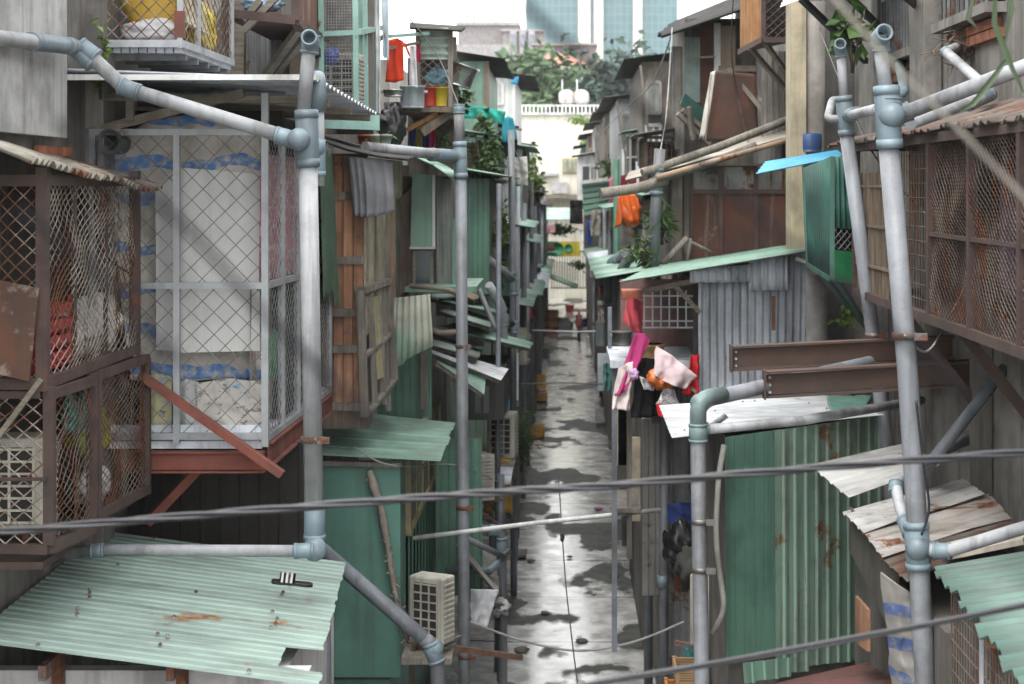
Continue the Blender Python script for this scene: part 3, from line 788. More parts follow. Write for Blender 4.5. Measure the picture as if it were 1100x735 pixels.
# lower box of the cage
Bx=-2.77
m=MB()
m.beam((-3.2,A0,3.56),(Bx,A0,3.55),.05)
for y,zt,zb in ((9.02,4.42,3.57),(9.83,4.40,3.53),(9.92,4.40,3.53),(11.1,4.36,3.46)): m.beam((Bx,y,zb),(Bx,y,zt),.055)
for ya,yb in ((9.02,9.83),(9.92,11.1)):
    m.beam((Bx,ya,4.38),(Bx,yb,4.36),.055); m.beam((Bx,ya,3.55),(Bx,yb,3.49),.055)
m.beam((-3.2,A0-.02,3.93),(Bx,A0-.02,3.93),.018)
m.box((-3.2,A0,3.44),(Bx-.03,11.05,3.48))
m.build('lower_frame',rustframe,t)
m=MB(); m.expanded((Bx,9.05,3.58),(Bx,9.8,3.56),(Bx,9.8,4.36),(Bx,9.05,4.36),.045,.05,.0032,jit=.006,bow=.04); m.expanded((Bx,9.95,3.53),(Bx,11.07,3.5),(Bx,11.07,4.34),(Bx,9.95,4.36),.045,.045,.003,jit=.005,bow=.03); m.build('lower_mesh',wirerust,t)
m=MB(); m.chain((-3.2,A0-.01,3.58),(Bx-.03,A0-.01,3.58),(Bx-.03,A0-.01,4.40),(-3.2,A0-.01,4.40),.10,.085,.004); m.build('front_mesh',wirewhite,t)
m=MB(); m.beam(P(-6,475,8.95),P(44,408,8.95),.028); m.build('brace',woodx,t)
m=MB(); m.box((-3.19,A0+.5,3.5),(-3.15,11.0,5.5)); m.build('shade_backing',dark,t)  # near-black sheet imitates the deep shade inside the cage
ac_unit('cream air conditioner inside the rusty cage at the left edge',(-3.10,9.3,3.60),0,.50,.52,.26,brk=False)
crate('plastic_crate','red plastic crate behind the rusty cage mesh',(-3.1,9.15,4.47),(-2.88,9.85,4.86),plastic('red',(.42,.03,.035)))
bag('plastic_bag','grey bag lying behind the rusty cage mesh, next to the red crate',(-2.98,10.15,4.62),.14,fabric('greybag',(.42,.42,.42)),2,sq=(1,1.9,1),knot=False)
bag('plastic_bag','pale bag in the far corner of the upper rusty cage',(-2.97,10.62,4.64),.13,fabric('palebag',(.55,.54,.52)),5,sq=(1,1.6,1.3),knot=False)
bag('net_bag','yellow-green bag inside the lower rusty cage',(-2.93,10.35,3.98),.15,plastic('yelgreen',(.30,.34,.05)),3,sq=(.7,1.6,.9))
bag('net_bag','teal bag hanging at the top of the lower rusty cage',(-2.93,10.02,4.14),.09,plastic('tealbag',(.05,.32,.25)),6,sq=(.7,1.2,1.3))
bag('plastic_bag','white crumpled bag at the bottom of the lower rusty cage',(-2.93,10.4,3.64),.13,fabric('whitebag',(.6,.6,.62)),8,sq=(.7,1.6,.9),knot=False)
# ---- cage balcony with yellow sacks
t=thing('balcony_cage','pale metal mesh balcony cage packed with yellow sacks, at the top left','balcony cage',(-2.9,12,6.4))
fx0=(112-606)/1800*11.3; fx1=-2.59
m=MB()
for z in (6.46,7.7):
    m.beam((fx0,11.3,z),(fx1,11.3,z),.05); m.beam((fx1,11.3,z),(fx1,13.05,z),.05)
for (x,y) in ((fx0,11.3),(fx1,11.3),(fx1,13.05),(fx1,11.85)): m.beam((x,y,6.43),(x,y,7.7),.035)
m.build('frame',silver,t)
m=MB(); m.chain((fx0,11.3,6.49),(fx1,11.3,6.49),(fx1,11.3,7.68),(fx0,11.3,7.68),.10,.10,.004); m.expanded((fx1,11.32,6.49),(fx1,13.03,6.49),(fx1,13.03,7.68),(fx1,11.32,7.68),.075,.08,.004,jit=.004); m.build('mesh',wirewhite,t)
m=MB()
for k in range(9): x=lerp(fx0+.02,fx1-.02,k/8); m.box((x-.025,11.32,6.40),(x+.025,13.0,6.44))
m.build('floor_slat',silver,t)
m=MB()
for k in range(5): m.beam((fx0,11.5+k*.36,6.38),(fx1,11.5+k*.36,6.38),.04)
m.build('joist',galv_d,t)
m=MB(); m.box((fx1-.035,11.28,6.50),(fx1+.03,11.33,6.68)); m.build('rust_cap',rust_r,t)
ysack=stripes('yellow_sack',(.62,.40,.06),(.03,.10,.45),'z',1.2,.055,phase=-.55)
tt=tag(MB().blob(((fx0+.26),11.55,6.92),.24,.12,.42,3,.1,2,crease=.04).build('woven_sack',ysack,None),'yellow woven sack with a blue band standing in the top left cage','sack')
tag(MB().slab((fx1-.20,11.40,7.75),(fx1-.03,11.46,6.62),(fx1-.03,12.2,6.60),(fx1-.25,12.1,7.75),.03).build('foam_mat',plain('cream_mat',(.62,.55,.40),.8),None),'cream folded mat leaning in the top left cage','mat')
bag('woven_sack','white bag on the floor of the top left cage',(fx1-.22,11.44,6.55),.085,fabric('whitebag',(.6,.6,.62)),4,sq=(2.2,1,.9),knot=False)
bag('plastic_bag','yellow bag low behind the side mesh of the top left cage',(fx1-.13,12.35,6.66),.17,plastic('lemon',(.62,.50,.08)),7,sq=(.7,2.,1.1),knot=False)
bag('plastic_bag','grey bulging sack at the far end of the top left cage',(fx1-.13,12.6,7.1),.25,fabric('greysack',(.5,.47,.46)),9,sq=(.5,1.4,1.4),knot=False)
m=MB(); m.tube([(-3.15,11.6,6.12),(-1.95,11.75,6.145)],.03,12); tag(m.build('drain_pipe',pvc,None),'thin pale pipe lying level along the metal awning, top left','pipe')

# ---- white mesh balcony
t=thing('enclosed_balcony','white steel balcony with chain-link mesh on a red steel base, large on the left','balcony',(-2.6,12.6,3.6))
Y0=11.2; wx0=-3.17; wx1=-1.997; Y1=14.25; zt,zm,zb=5.86,4.835,3.83
m=MB(); s=.042
for z in (zt,zm,zb): m.beam((wx0,Y0,z),(wx1,Y0,z),s)
for x in (wx0+.02,(190-606)/1800*Y0): m.beam((x,Y0-.002,3.78),(x,Y0-.002,zt),s)
m.beam((wx1,Y0-.003,3.76),(wx1,Y0-.003,6.12),s*1.1)
for z,z1 in ((zt-.02,zt-.06),(zm,zm-.03),(zb-.02,zb-.06)): m.beam((wx1,Y0,z),(wx1,Y1,z1),s)
for y in (11.85,12.55,13.3,Y1): m.beam((wx1,y,3.8),(wx1,y,zt),.045)
m.build('frame',silver,t)
m=MB(); m.chain((wx0,Y0+.01,zb),(wx1,Y0+.01,zb),(wx1,Y0+.01,zt),(wx0,Y0+.01,zt),.15,.15,.0028,bow=.04); m.build('front_mesh',wiregrey,t)
m=MB(); m.chain((wx1,Y0,zb),(wx1,Y1,zb),(wx1,Y1,zt),(wx1,Y0,zt),.11,.09,.0025); m.build('side_mesh',wiregrey,t)
m=MB(); m.box((wx0,Y0+.03,3.74),(wx1-.03,Y1,3.79)); m.box((wx0,Y0+.02,3.80),(wx1-.03,Y0+.035,3.90)); m.build('floor',galv,t)
m=MB(); m.box((-3.19,12.25,3.8),(-2.06,12.3,6.05)); m.box((-2.10,12.32,3.8),(-2.06,14.2,6.0)); m.build('shade_screen',dark,t)  # added near-black screens make the balcony interior read as shaded
m=MB()
def ibeam(m,p,q,h,w,tk=.012):
    p=V(p);q=V(q)
    m.beam(p,q,tk,h-2*tk-.004); m.beam(p+V((0,0,h/2)),q+V((0,0,h/2)),w,tk); m.beam(p-V((0,0,h/2)),q-V((0,0,h/2)),w,tk)
ibeam(m,(-2.95,Y0-.02,3.66),(wx1,Y0-.02,3.66),.13,.07)
ibeam(m,(wx1+.01,Y0+.05,3.70),(wx1+.01,Y1+.05,3.66),.15,.07)
m.build('base_beam',rust_r,t)
m=MB(); m.beam(P(150,402,11.05),P(303,510,11.05),.075,.05); m.build('brace',rust_r,t)
m=MB(); m.beam(P(158,562,11.5),P(212,505,11.6),.075,.06); m.build('brace',rust_r,t)
m=MB(); m.sheet((-3.2,10.55,6.235),(-3.2,14.0,6.235),(-1.56,14.0,6.10),(-1.56,10.55,6.175),18,.016,'sin',.003,nv=2,seed=3); m.build('awning',galv,t)
m=MB(); m.box((-3.2,10.50,6.165),(-1.54,10.545,6.20)); m.build('fascia',white,t)
m=MB()
for y in (11.4,12.6,13.8): m.beam((-3.2,y,6.12),(-1.6,y,6.06),.07,.05)
m.beam(P(95,104,11.25),P(345,108,11.25),.05); m.beam(P(92,143,11.22),P(262,100,11.22),.045,.06); m.beam(P(140,104,11.2),P(140,130,11.2),.05)
m.build('roof_batten',woodx,t)
tarp=stripes('striped_tarp',(.70,.66,.60),(.10,.25,.55),'z',.29,.085,phase=.117)
m=MB(); m.cloth([P(112,165,11.62),P(160,128,11.62),P(215,122,11.62),P(281,132,11.62)],[P(140,408,11.55),P(170,412,11.55),P(230,408,11.55),P(285,407,11.55)],60,60,.012,1.3,2,grow=False,crumple=.07); tag(m.build('tarpaulin',tarp,None),'crumpled white tarpaulin with blue bands behind the chain-link mesh','tarpaulin')
brd=M('white_board',(.64,.64,.63),(.56,.56,.55),ns=1,dirt=.12,streak=.15,rough=.6,bump=.03)
m=MB(); m.slab(P(193,379,11.31),P(279,377,11.33),P(279,187,11.36),P(192,180,11.34),-.012); tag(m.build('white_board',brd,None),'large white board standing behind the chain-link mesh','board')
m=MB(); m.slab(P(168,376,11.37),P(191,377,11.37),P(191,178,11.39),P(167,205,11.39),-.01); tag(m.build('white_board',brd,None),'narrow white board left of the large one, behind the chain-link mesh','board')
sack1=blotch('printed_sack',(.47,.45,.42),[((.10,.32,.50),3,.60),((.16,.15,.14),13,.56)])
sack2=blotch('yellow_print_sack',(.50,.47,.28),[((.10,.13,.20),5,.57),((.30,.33,.36),3,.58)])
sack3=blotch('pale_print_sack',(.44,.46,.46),[((.15,.40,.45),5,.60),((.45,.12,.12),6,.66)])
for lab,x0,x1,y0,y1,mt,sd in (('white printed sack with blue lettering at the foot of the mesh balcony, rightmost of three',212,284,408,462,sack1,1),('pale printed sack in the middle at the foot of the mesh balcony',188,214,408,462,sack3,2),('yellow and dark printed sack at the left foot of the mesh balcony',152,186,402,465,sack2,3)):
    m=MB(); yy=11.34+.02*sd; m.cloth([P(x0,y0+3*sd,yy+.05),P((x0+x1)/2,y0-2,yy+.03),P(x1,y0+2,yy+.05)],[P(x0,y1,yy),P((x0+x1)/2,y1+1,yy-.02),P(x1,y1,yy)],26,22,.006,1,sd,thick=.05,grow=False,crumple=.035)
    tag(m.build('printed_sack',mt,None),lab,'sack')
curt=blotch('flowered_fabric',(.62,.22,.28),[((.55,.50,.48),9,.52),((.30,.06,.10),14,.58)])
m=MB(); m.cloth([(wx1-.05,11.3,5.72),(wx1-.06,12.1,5.72),(wx1-.05,13.0,5.72)],[(wx1-.06,11.3,4.86),(wx1-.05,12.1,4.84),(wx1-.06,13.0,4.84)],24,16,.02,6,4); tag(m.build('curtain',curt,None),'faded pink flowered curtain behind the side mesh of the white balcony','curtain')
m=MB(); m.cloth([(wx1-.12,11.3,4.8),(wx1-.14,12.6,4.8)],[(wx1-.12,11.3,3.85),(wx1-.14,12.6,3.85)],20,14,.03,4,9); tag(m.build('fabric_sheet',blotch('dull_fabric',(.33,.31,.29),[((.42,.15,.17),6,.58),((.14,.2,.13),7,.56)]),None),'dull patterned cloth in the lower side of the white balcony','cloth')
bag('plastic_bag','small green bag behind the side mesh of the white balcony',(wx1-.08,11.95,4.30),.10,plastic('greenbag',(.10,.42,.20)),5,sq=(.5,1.2,1.6),knot=False)
m=MB(); m.cloth([(wx1+.02,13.5,5.8),(wx1+.03,14.2,5.8)],[(wx1+.06,13.5,4.55),(wx1+.08,14.3,4.45)],16,20,.02,2.3,3,rag=.3,crumple=.05); tag(m.build('green_cloth',fabric('greencloth',(.10,.165,.11)),None),'ragged green cloth hanging beside the thick pipe and the white balcony','cloth')
m=MB(); c=P(117,152,11.15); m.lathe(c,[(.085,0),(.085,-.25)],16,(0,-1,0),cap=False); m.lathe(c,[(.085,0),(.06,0),(.06,-.25)],16,(0,-1,0),cap=False); tag(m.build('pipe_end',pvc_d,None),'open end of a dark pipe in the upper left corner of the mesh balcony','pipe')
# wall below the balcony, coloured near-black in place of deep shade
t=thing('plank_screen','planked wall under the white balcony, blackened to imitate deep shade','wall',(-2.9,12.4,2.6))
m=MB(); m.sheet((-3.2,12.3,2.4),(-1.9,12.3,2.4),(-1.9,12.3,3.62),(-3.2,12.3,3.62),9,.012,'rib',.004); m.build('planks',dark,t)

# ---- thick grey drain pipe in front of the white balcony
YP=10.3
def q(px,py,Y=YP): return P(px,py,Y)
pipes('drain_pipe','thick grey drain pipe with a white branch, in front of the white mesh balcony','drain pipe',(q(337,700).x,YP,0),
 [([q(333,45),q(331,62),q(326,122)],.043),
  ([q(331,180),q(338,590)],.058),
  ([q(316,150),q(128,93)],.046),([q(134,95),q(88,52),q(75,49)],.046),([q(80,50,10.2),q(0,41,9.05),q(-30,38,8.7)],.044),
  ([q(318,592,10.2),q(104,591,10.2)],.036),(rounded([q(108,591,10.2),q(85,592,10.3),q(5,612,10.8)],.12),.036),
  ],
 [(q(329,118),q(331,180),.071),(q(335,37),q(332,58),.055),(q(315,150),q(296,145),.054),(q(150,100),q(128,92),.054),(q(76,49.5,10.15),q(32,44.5,9.5),.052),(q(104,62),q(85,48),.054),(q(100,70),q(76,49),.051),
  (q(338,540),q(338,580),.066),(q(316,592,10.2),q(338,591,10.2),.047),(q(112,591,10.2),q(98,592,10.2),.043)],
 [(q(321,150,10.2),.072),(q(338,590,10.24),.075)],
 [(q(335,472),.068)])
m=MB(); m.lathe(q(334,44,10.245),[(.05,0),(.05,.12),(.038,.12),(.038,.0)],16,(.05,-1,.1),cap=False); tag(m.build('pipe_socket',fit,None),'open socket mouth on top of the thick grey pipe by the awning','pipe socket')
pipes('drain_pipe','thinner grey pipe with an elbow, close behind the thick pipe by the awning','drain pipe',(P(342,500,10.75).x,10.75,3),
 [(rounded([P(337,84,11.4),P(342,84,10.75),P(342,120,10.75)],.1),.05,fit),([P(342,108,10.75),P(343,200,10.75)],.036)],
 [(P(342,150,10.75),P(342,190,10.75),.046)],[(P(340,158,10.72),.06)])
pipes('drain_pipe','long grey pipe slanting down across the green wall beneath the thick pipe','drain pipe',(P(440,680,12).x,12,0),
 [([P(205,505,13.4),P(345,590,12.4)],.05,pvc_v),([P(345,590,12.4),P(462,692,12)],.055,pvc_v),(rounded([P(455,686,12),P(468,697,12),P(471,735,12),P(474,1005,12)],.1),.055,pvc_v)],
 [(P(462,690,12),P(470,712,12),.064)],[(P(467,697,12),.068)])
pipes('drain_pipe','grey pipe standing between the low green roof and the flat green wall','drain pipe',(P(352,720,10.9).x,10.9,0),[([P(347,640,10.9),P(348,660,10.9),P(353,1100,10.9)],.045,pvc_v)])

# ---- low lean-to with the green corrugated roof
t=thing('lean_to_shed','low lean-to with a pale green corrugated roof and white wall, bottom left','shed',(-2.2,10,0))
def e1(u):
    # u: 0 front .. 1 back
    if u<.09: return 1.0
    if u<.23: return .87
    return .985
m=MB(); m.sheet((-3.12,8.75,3.125),(-3.2,11.6,3.11),(-1.47,11.55,2.90),(-1.275,8.75,2.885),27,.007,'trap',.003,rag1=.006,seed=2,end1=e1,nv=5); m.build('roof',roofg,t)
m=MB(); m.box((-3.2,9.2,0),(-1.40,9.3,2.84)); m.box((-1.62,9.302,0),(-1.54,11.2,2.82)); m.build('wall',whitep,t)
for x in (51,187):
    a=P(x,716,8.95); m=MB(); m.box((a.x-.02,8.85,a.z-.05),(a.x+.02,9.19,a.z+.03)); m.box((a.x-.025,9.1,a.z-.2),(a.x+.025,9.19,a.z-.05)); m.build('bracket',clampm,t)
m=MB(); rr=random.Random(5)
for k in range(26):
    u=rr.random(); v=rr.choice((.2,.5,.8)); p=V((-3.12,8.75,3.125)).lerp(V((-3.2,11.6,3.11)),u).lerp(V((-1.275,8.75,2.885)).lerp(V((-1.47,11.55,2.9)),u),v+rr.uniform(-.02,.02))
    m.lathe(p+V((0,0,.012)),[(.011,0),(.011,.008),(.004,.016)],8)
m.build('screw',clampm,t)
# slipper
t=thing('slipper','black rubber slipper with white stripes lying on the low green roof','slipper',P(313,630,10.3)); 
c=P(313,630.5,10.3)+V((0,0,.012)); m=MB()
ol=[(-.125,.0),(-.118,.03),(-.08,.042),(-.02,.036),(.05,.038),(.10,.04),(.13,.02),(.13,-.02),(.10,-.036),(.05,-.03),(-.02,-.028),(-.08,-.04),(-.118,-.03)]
dn=V((1,.12,-.125)).normalized(); dt=V((-.12,1,0)).normalized()
bt=[c+dn*a+dt*b for a,b in ol]; n=len(ol); up=V((.12,0,1)).normalized()
m.add(bt+[p+up*.022 for p in bt],[tuple(reversed(range(n))),tuple(range(n,2*n))]+[(i,(i+1)%n,n+(i+1)%n,n+i) for i in range(n)]); m.build('sole',blackp,t,bevel=.005)
def strap(x0,x1,mat,nm,off):
    m=MB(); N=10
    vs=[];fs=[]
    for s_ in (0,1):
        for i in range(N+1):
            a=math.pi*i/N
            for xx in (x0,x1): vs.append(c+dn*(xx)+dt*(.044*math.cos(a))+up*(.02+(.052+off-.005*s_)*math.sin(a)))
    o=2*(N+1)
    for i in range(N):
        a=2*i; fs+= [(a,a+1,a+3,a+2),(o+a+2,o+a+3,o+a+1,o+a),(a,a+2,o+a+2,o+a),(a+1,o+a+1,o+a+3,a+3)]
    m.add(vs,fs,True); return m.build(nm,mat,t)
strap(-.075,.02,blackp,'strap',0)
for k in range(3): strap(-.066+k*.028,-.052+k*.028,plain('stripe_white',(.75,.75,.75)),'stripe',.003)

# ---- flat green shack under the wooden house
t=thing('green_shack','flat green metal shack with a yellow-framed window and green lean-to roof, lower left of centre','shack',(-2,15.5,0))
gx0=P(225,600,14.5).x; gx1=P(430,600,14.5).x
m=MB(); m.box((gx0,14.5,1.25),(gx1,14.54,3.12)); m.box((gx1-.04,14.545,1.25),(gx1,15.0,3.14)); m.box((gx1-.04,15.0,1.25),(gx1,20,2.35)); m.box((-2.6,14.6,0.0),(gx1-.1,20,1.2)); m.build('wall',greenflat,t)
m=MB(); m.sheet((gx1+.0,15.0,1.3),(gx1+.0,20,1.3),(gx1+.0,20,2.35),(gx1+.0,15,2.35),14,.012,'rib',.003); m.build('side_cladding',greens,t)
wf=window(t,(gx1+.02,15.0,2.4),(gx1+.02,18.6,2.4),(gx1+.02,18.6,3.13),(gx1+.02,15.0,3.13),M('yellow_frame_old',(.42,.36,.20),rust=.1),M('dirty_pane',(.16,.15,.10),(.10,.10,.07),rough=.3),.06,5,2)
m=MB(); m.sheet((-2.4,14.3,3.22),(-2.1,16.3,3.30),(-1.04,16.1,3.22),(-1.04,14.3,3.15),5,.006,'seam',.004,seed=3,rag1=.02); m.build('roof',roofg2,t)
m=MB(); m.beam((gx0,14.42,3.14),(gx1+.02,14.42,3.10),.03,.04); m.build('eave_strip',woodg,t)
# dead climbing stalk
t=thing('dead_vine','dry grey stalk climbing the corner of the flat green shack','vine',P(446,600,14.3))
pts=[P(x,y,14.38) for x,y in ((397,505),(402,525),(408,540),(412,560),(416,585),(420,610),(425,640),(433,670),(438,690))]
rr=random.Random(3); m=MB(); m.tube(pts,.03,8,radii=[.03,.045,.03,.04,.028,.03,.024,.03,.02])
for k in range(60):
    i=rr.randrange(len(pts)-1); a=pts[i].lerp(pts[i+1],rr.random()); m.tube([a,a+V((rr.uniform(-.06,.06),rr.uniform(-.05,.01),rr.uniform(-.05,.06)))],.008,5,radii=[.014,.006])
m.build('stalk',M('dry_stalk',(.30,.27,.23),(.18,.16,.14),ns=9,bump=.5),t)
ac_unit('cream air conditioner beside the flat green shack, largest at the left of the alley',P(463,692,14.1)+V((.0,.1,0)),R(-28),.34,.56,.20)
t=thing('plank_shelf','dirty board shelf carrying the cream air conditioner by the green shack','shelf',P(455,700,14.2))
m=MB(); a=P(432,704,14.05);b=P(486,697,14.05); m.box((a.x,13.95,a.z-.05),(b.x,14.45,a.z)); m.build('board',woodg,t); m=MB(); m.beam(a+V((.05,.3,-.05)),a+V((.05,.3,-1.0)),.04); m.build('prop',wood,t)
# ================================================================ LEFT, MIDDLE DISTANCE
# ---- wooden shack
t=thing('wooden_shack','tall weathered wooden shack with red-brown plank doors and a grey cloth, left of centre','shack',(-2.2,15.5,2.9))
YW=14.5
def w(px,py,Y=YW): return P(px,py,Y)
m=MB(); a=w(347,455);b=w(390,165); m.box((a.x-.6,YW+.03,a.z),(b.x-.01,YW+.08,b.z)); m.box((b.x-.07,YW+.09,a.z+.1),(b.x-.02,19,b.z-.05)); m.build('wall',sooty,t)
ys=[165,205,283,324,369,436]
m=MB()
for k in range(4):
    x0=lerp(a.x,b.x,k/4)+.004;x1=lerp(a.x,b.x,(k+1)/4)-.004; m.box((x0,YW+.005*(k%2),w(0,440).z),(x1,YW+.028,b.z-.02))
m.build('plank_door',woodr,t)
m=MB()
for y in (211,280,336,375,437): z=w(0,y).z; m.box((a.x-.02,YW-.045,z-.03),(b.x+.015,YW-.002,z+.035))
m.build('rail',woodg,t)
m=MB(); m.box((a.x-.6,YW-.03,w(0,460).z),(b.x+.05,YW+.3,w(0,441).z)); m.build('sill_board',wood,t)
# woven matting side, posts and broken window
mat_side=MB(); mat_side.slab((b.x,14.55,4.2),(b.x+.12,16.6,4.25),(b.x+.12,16.6,5.75),(b.x,14.55,5.75),.02); mat_side.build('woven_wall',bamboo,t)
m=MB()
for x,y0,y1,Y,mt in ((393,165,300,14.6,0),(403,230,310,15.0,0),(417,225,310,15.6,0)): m.beam(P(x,y1,Y),P(x-1,y0,Y),.05)
m.build('post',woodg,t)
m=MB(); m.beam(P(420,320,15.8),P(418,222,15.8),.06); m.build('post',woodr,t)
wf=MB()
A,B,C,D=P(392,448,14.45),P(424,408,15.4),P(416,302,15.4),P(387,312,14.45)
for (p,q_,ww) in ((A,D,.07),(B,C,.07),(D,C,.09),(A.lerp(B,.1),B,.05),(A.lerp(D,.47),B.lerp(C,.47),.05),(A.lerp(B,.33),D.lerp(C,.35),.05),(A.lerp(B,.62)-V((0,0,.1)),D.lerp(C,.66),.055),(A.lerp(B,.8)-V((0,0,.22)),D.lerp(C,.84),.04)): wf.beam(p,q_,ww,ww*.6)
wo=wf.build('window',woodg,t)
m=MB(); m.slab(A.lerp(B,.37)+V((0,.05,.2)),A.lerp(B,.6)+V((0,.05,.15)),D.lerp(C,.6)+V((0,.05,-.1)),D.lerp(C,.4)+V((0,.05,-.1)),.01); m.build('pane',M('yellow_blind',(.50,.45,.26)),wo)
m=MB(); m.sheet(P(345,152,14.2),P(347,146,17),P(452,168,17.2),P(438,172,14.2),10,.012,'sin',.012,nv=3,seed=2,sag=-.03); m.build('roof',M('tar_roof',(.035,.034,.033),rough=.8,dirt=.3),t)
m=MB(); m.cloth([P(374,168,14.3),P(392,170,14.25),P(422,172,14.3)],[P(380,232,14.3),P(395,234,14.25),P(424,228,14.3)],26,14,.025,5,3); tag(m.build('grey_cloth',fabric('greyveil',(.24,.245,.265)),None),'grey gathered cloth hanging under the roof of the wooden shack','cloth')
m=MB(); m.slab(P(347,270,14.35),P(352,270,14.35),P(352,160,14.35),P(347,160,14.35),.02); m.build('edge_board',M('mossy_board',(.16,.24,.16)),t)
# ---- pale arched awning and green panelled house behind it
t=thing('green_panel_house','pale green panelled house with an arched corrugated awning, behind the wooden shack','house',(-1.8,18,2.5))
YG=16.8
def e(px,py,Y=YG): return P(px,py,Y)
m=MB()
pts=[e(388,162,16.2),e(420,164,16.2),e(445,168,16.2),e(465,177,16.2),e(484,190,16.2)]
for i in range(4): 
    a,b=pts[i],pts[i+1]; m.sheet(a+V((0,1.9,0)),a,b,b+V((0,1.9,0)),7,.014,'sin',.003,nv=1,seed=i)
m.build('awning',greenl,t)
m=MB()
m.box((e(440,0).x-.9,YG+.25,4.45),(e(500,0).x-.22,YG+4,5.6)); m.build('wall',darkw,t)
m=MB(); m.slab(e(441,265),e(464,265),e(464,188),e(443,186),.02); m.build('panel',greenl,t)
m=MB(); m.beam(e(466,266),e(466,188),.03); m.beam(e(440,266),e(468,266),.03); m.build('panel_trim',white,t)
m=MB(); m.slab(e(469,306,YG+.2),e(486,306,YG+.2),e(484,192,YG+.2),e(469,192,YG+.2),.03); m.build('side_board',M('grey_green_board',(.25,.28,.25),ns=2,streak=.5,grain='z'),t)
m=MB(); m.slab(e(486,306,YG+.15),e(492,306,YG+.15),e(492,235,YG+.15),e(486,235,YG+.15),.02); m.build('panel',greenl,t)
window(t,e(445,306,YG+.1),e(464,306,YG+.1),e(464,268,YG+.1),e(445,268,YG+.1),woodx,M('teal_pane',(.03,.06,.06),rough=.2),.03,1,1)
m=MB(); m.slab(e(424,328,16.2),e(432,320,16.7),e(432,214,16.7),e(424,214,16.2),.02); m.build('teal_edge',teal,t)
m=MB(); m.grid(e(427,320,16.1),e(443,303,16.9),e(443,200,16.9),e(427,216,16.1),9,30,.004); m.build('mesh',wirerust,t)
m=MB(); m.slab(e(427,320,16.3),e(443,303,17.1),e(443,200,17.1),e(427,216,16.3),.02); m.build('mesh_backing',M('brown_grey',(.17,.14,.13)),t)
m=MB(); m.box((e(424,0).x,YG-.3,e(0,312).z),(e(520,0).x-.06,YG+1.2,e(0,306).z)); m.build('ledge',greenl,t)
m=MB(); m.tube([e(440,307,16.4),e(480,311,16.4),e(498,318,16.4)],.025,7); m.build('ledge_pole',woodx,t)
m=MB(); m.sheet(e(424,320,15.9),e(462,316,15.9),e(466,378,15.9),e(420,400,15.9),6,.014,'sin',.003,rag1=.12,seed=6); m.build('apron_sheet',M('pale_old_sheet',(.42,.44,.37),(.20,.36,.27),ns=1,rust=.12,streak=.5,dirt=.4),t)
# lower ribbed green wall
m=MB(); m.sheet(e(405,470,17.0),e(464,470,17.0),e(464,330,17.0),e(405,330,17.0),8,.012,'rib',.004,seed=2); m.build('ribbed_wall',greens,t)
m=MB(); m.sheet(e(468,640,17.05),e(519,640,17.05),e(517,471,17.05),e(468,471,17.05),6,.012,'rib',.004); m.build('ribbed_wall',greens,t)
m=MB(); m.slab(e(452,440,16.9),e(459,440,16.9),e(459,330,16.9),e(452,330,16.9),.03); m.build('corner_board',woodg,t)
m=MB(); m.tube([e(458,352,16.7),e(475,358,16.6),e(500,356,16.6)],.03,7); m.build('ledge_pole',woodx,t)

# ---- pole with elbow at x=495
pipes('drain_pipe','tall slim grey drain pipe with a side branch near its top, left of the alley','drain pipe',(P(495,700,16).x,16,0),
 [([P(493,118,16),P(494,160,16)],.05),([P(495,190,16),P(499,760,16),P(500,819,16)],.056,pvc_v),([P(490,168,16),P(392,158,14.9)],.05)],
 [(P(494,152,16),P(495,192,16),.064),(P(492,168,16),P(462,166,15.7),.062),(P(493,112,16),P(493,122,16),.055)],[(P(494,169,16),.07)],
 [(P(497,545,16),.064),(P(499,705,16),.064),(P(495.5,372,16),.058)])

# ---- upper teal balcony house
t=thing('teal_balcony','balcony framed in pale teal steel with square mesh, at the top left of centre','balcony',(-2.2,15.3,6.1))
YT=14.9
def h(px,py,Y=YT): return P(px,py,Y)
m=MB()
for (p,q_) in ((h(383,118),h(381,-60)),(h(346,118),h(344,-60)),(h(340,37),h(388,35)),(h(342,119),h(400,131))): m.beam(p,q_,.045)
for k in range(4): m.beam(h(388+k*5,128+k*1.5,YT+.5+k*.4),h(386+k*5,-60,YT+.5+k*.4),.05)
m.beam(h(383,35),h(408,30,17),.05); 
m.build('frame',tealp,t)
m=MB(); m.grid(h(347,117),h(382,118),h(381,38),h(347,38),10,22,.0035); m.grid(h(347,33),h(382,33),h(381,-60),h(347,-60),12,30,.004); m.build('mesh',wiregrey,t)
m=MB(); m.slab(h(344,138),h(408,140),h(408,124),h(344,124),.03); m.build('skirt',tealp,t)
m=MB(); m.box((h(340,0).x,YT+.02,h(0,124).z),(h(400,0).x,YT+1.2,h(0,119).z)); m.build('floor',galv_d,t)
m=MB(); m.box((h(330,0).x,YT+1.2,6.0),(h(384,0).x,YT+1.3,8.2)); m.build('back_wall',darkw,t)
ac_unit('cream air conditioner behind the square mesh of the teal balcony',h(365,117,15.3),R(-4),.40,.50,.28,brk=False)
bag('plastic_bag','bright blue bag on top of the air conditioner in the teal balcony',h(357,63,15.2),.075,plastic('bluebag',(.05,.12,.55)),3)
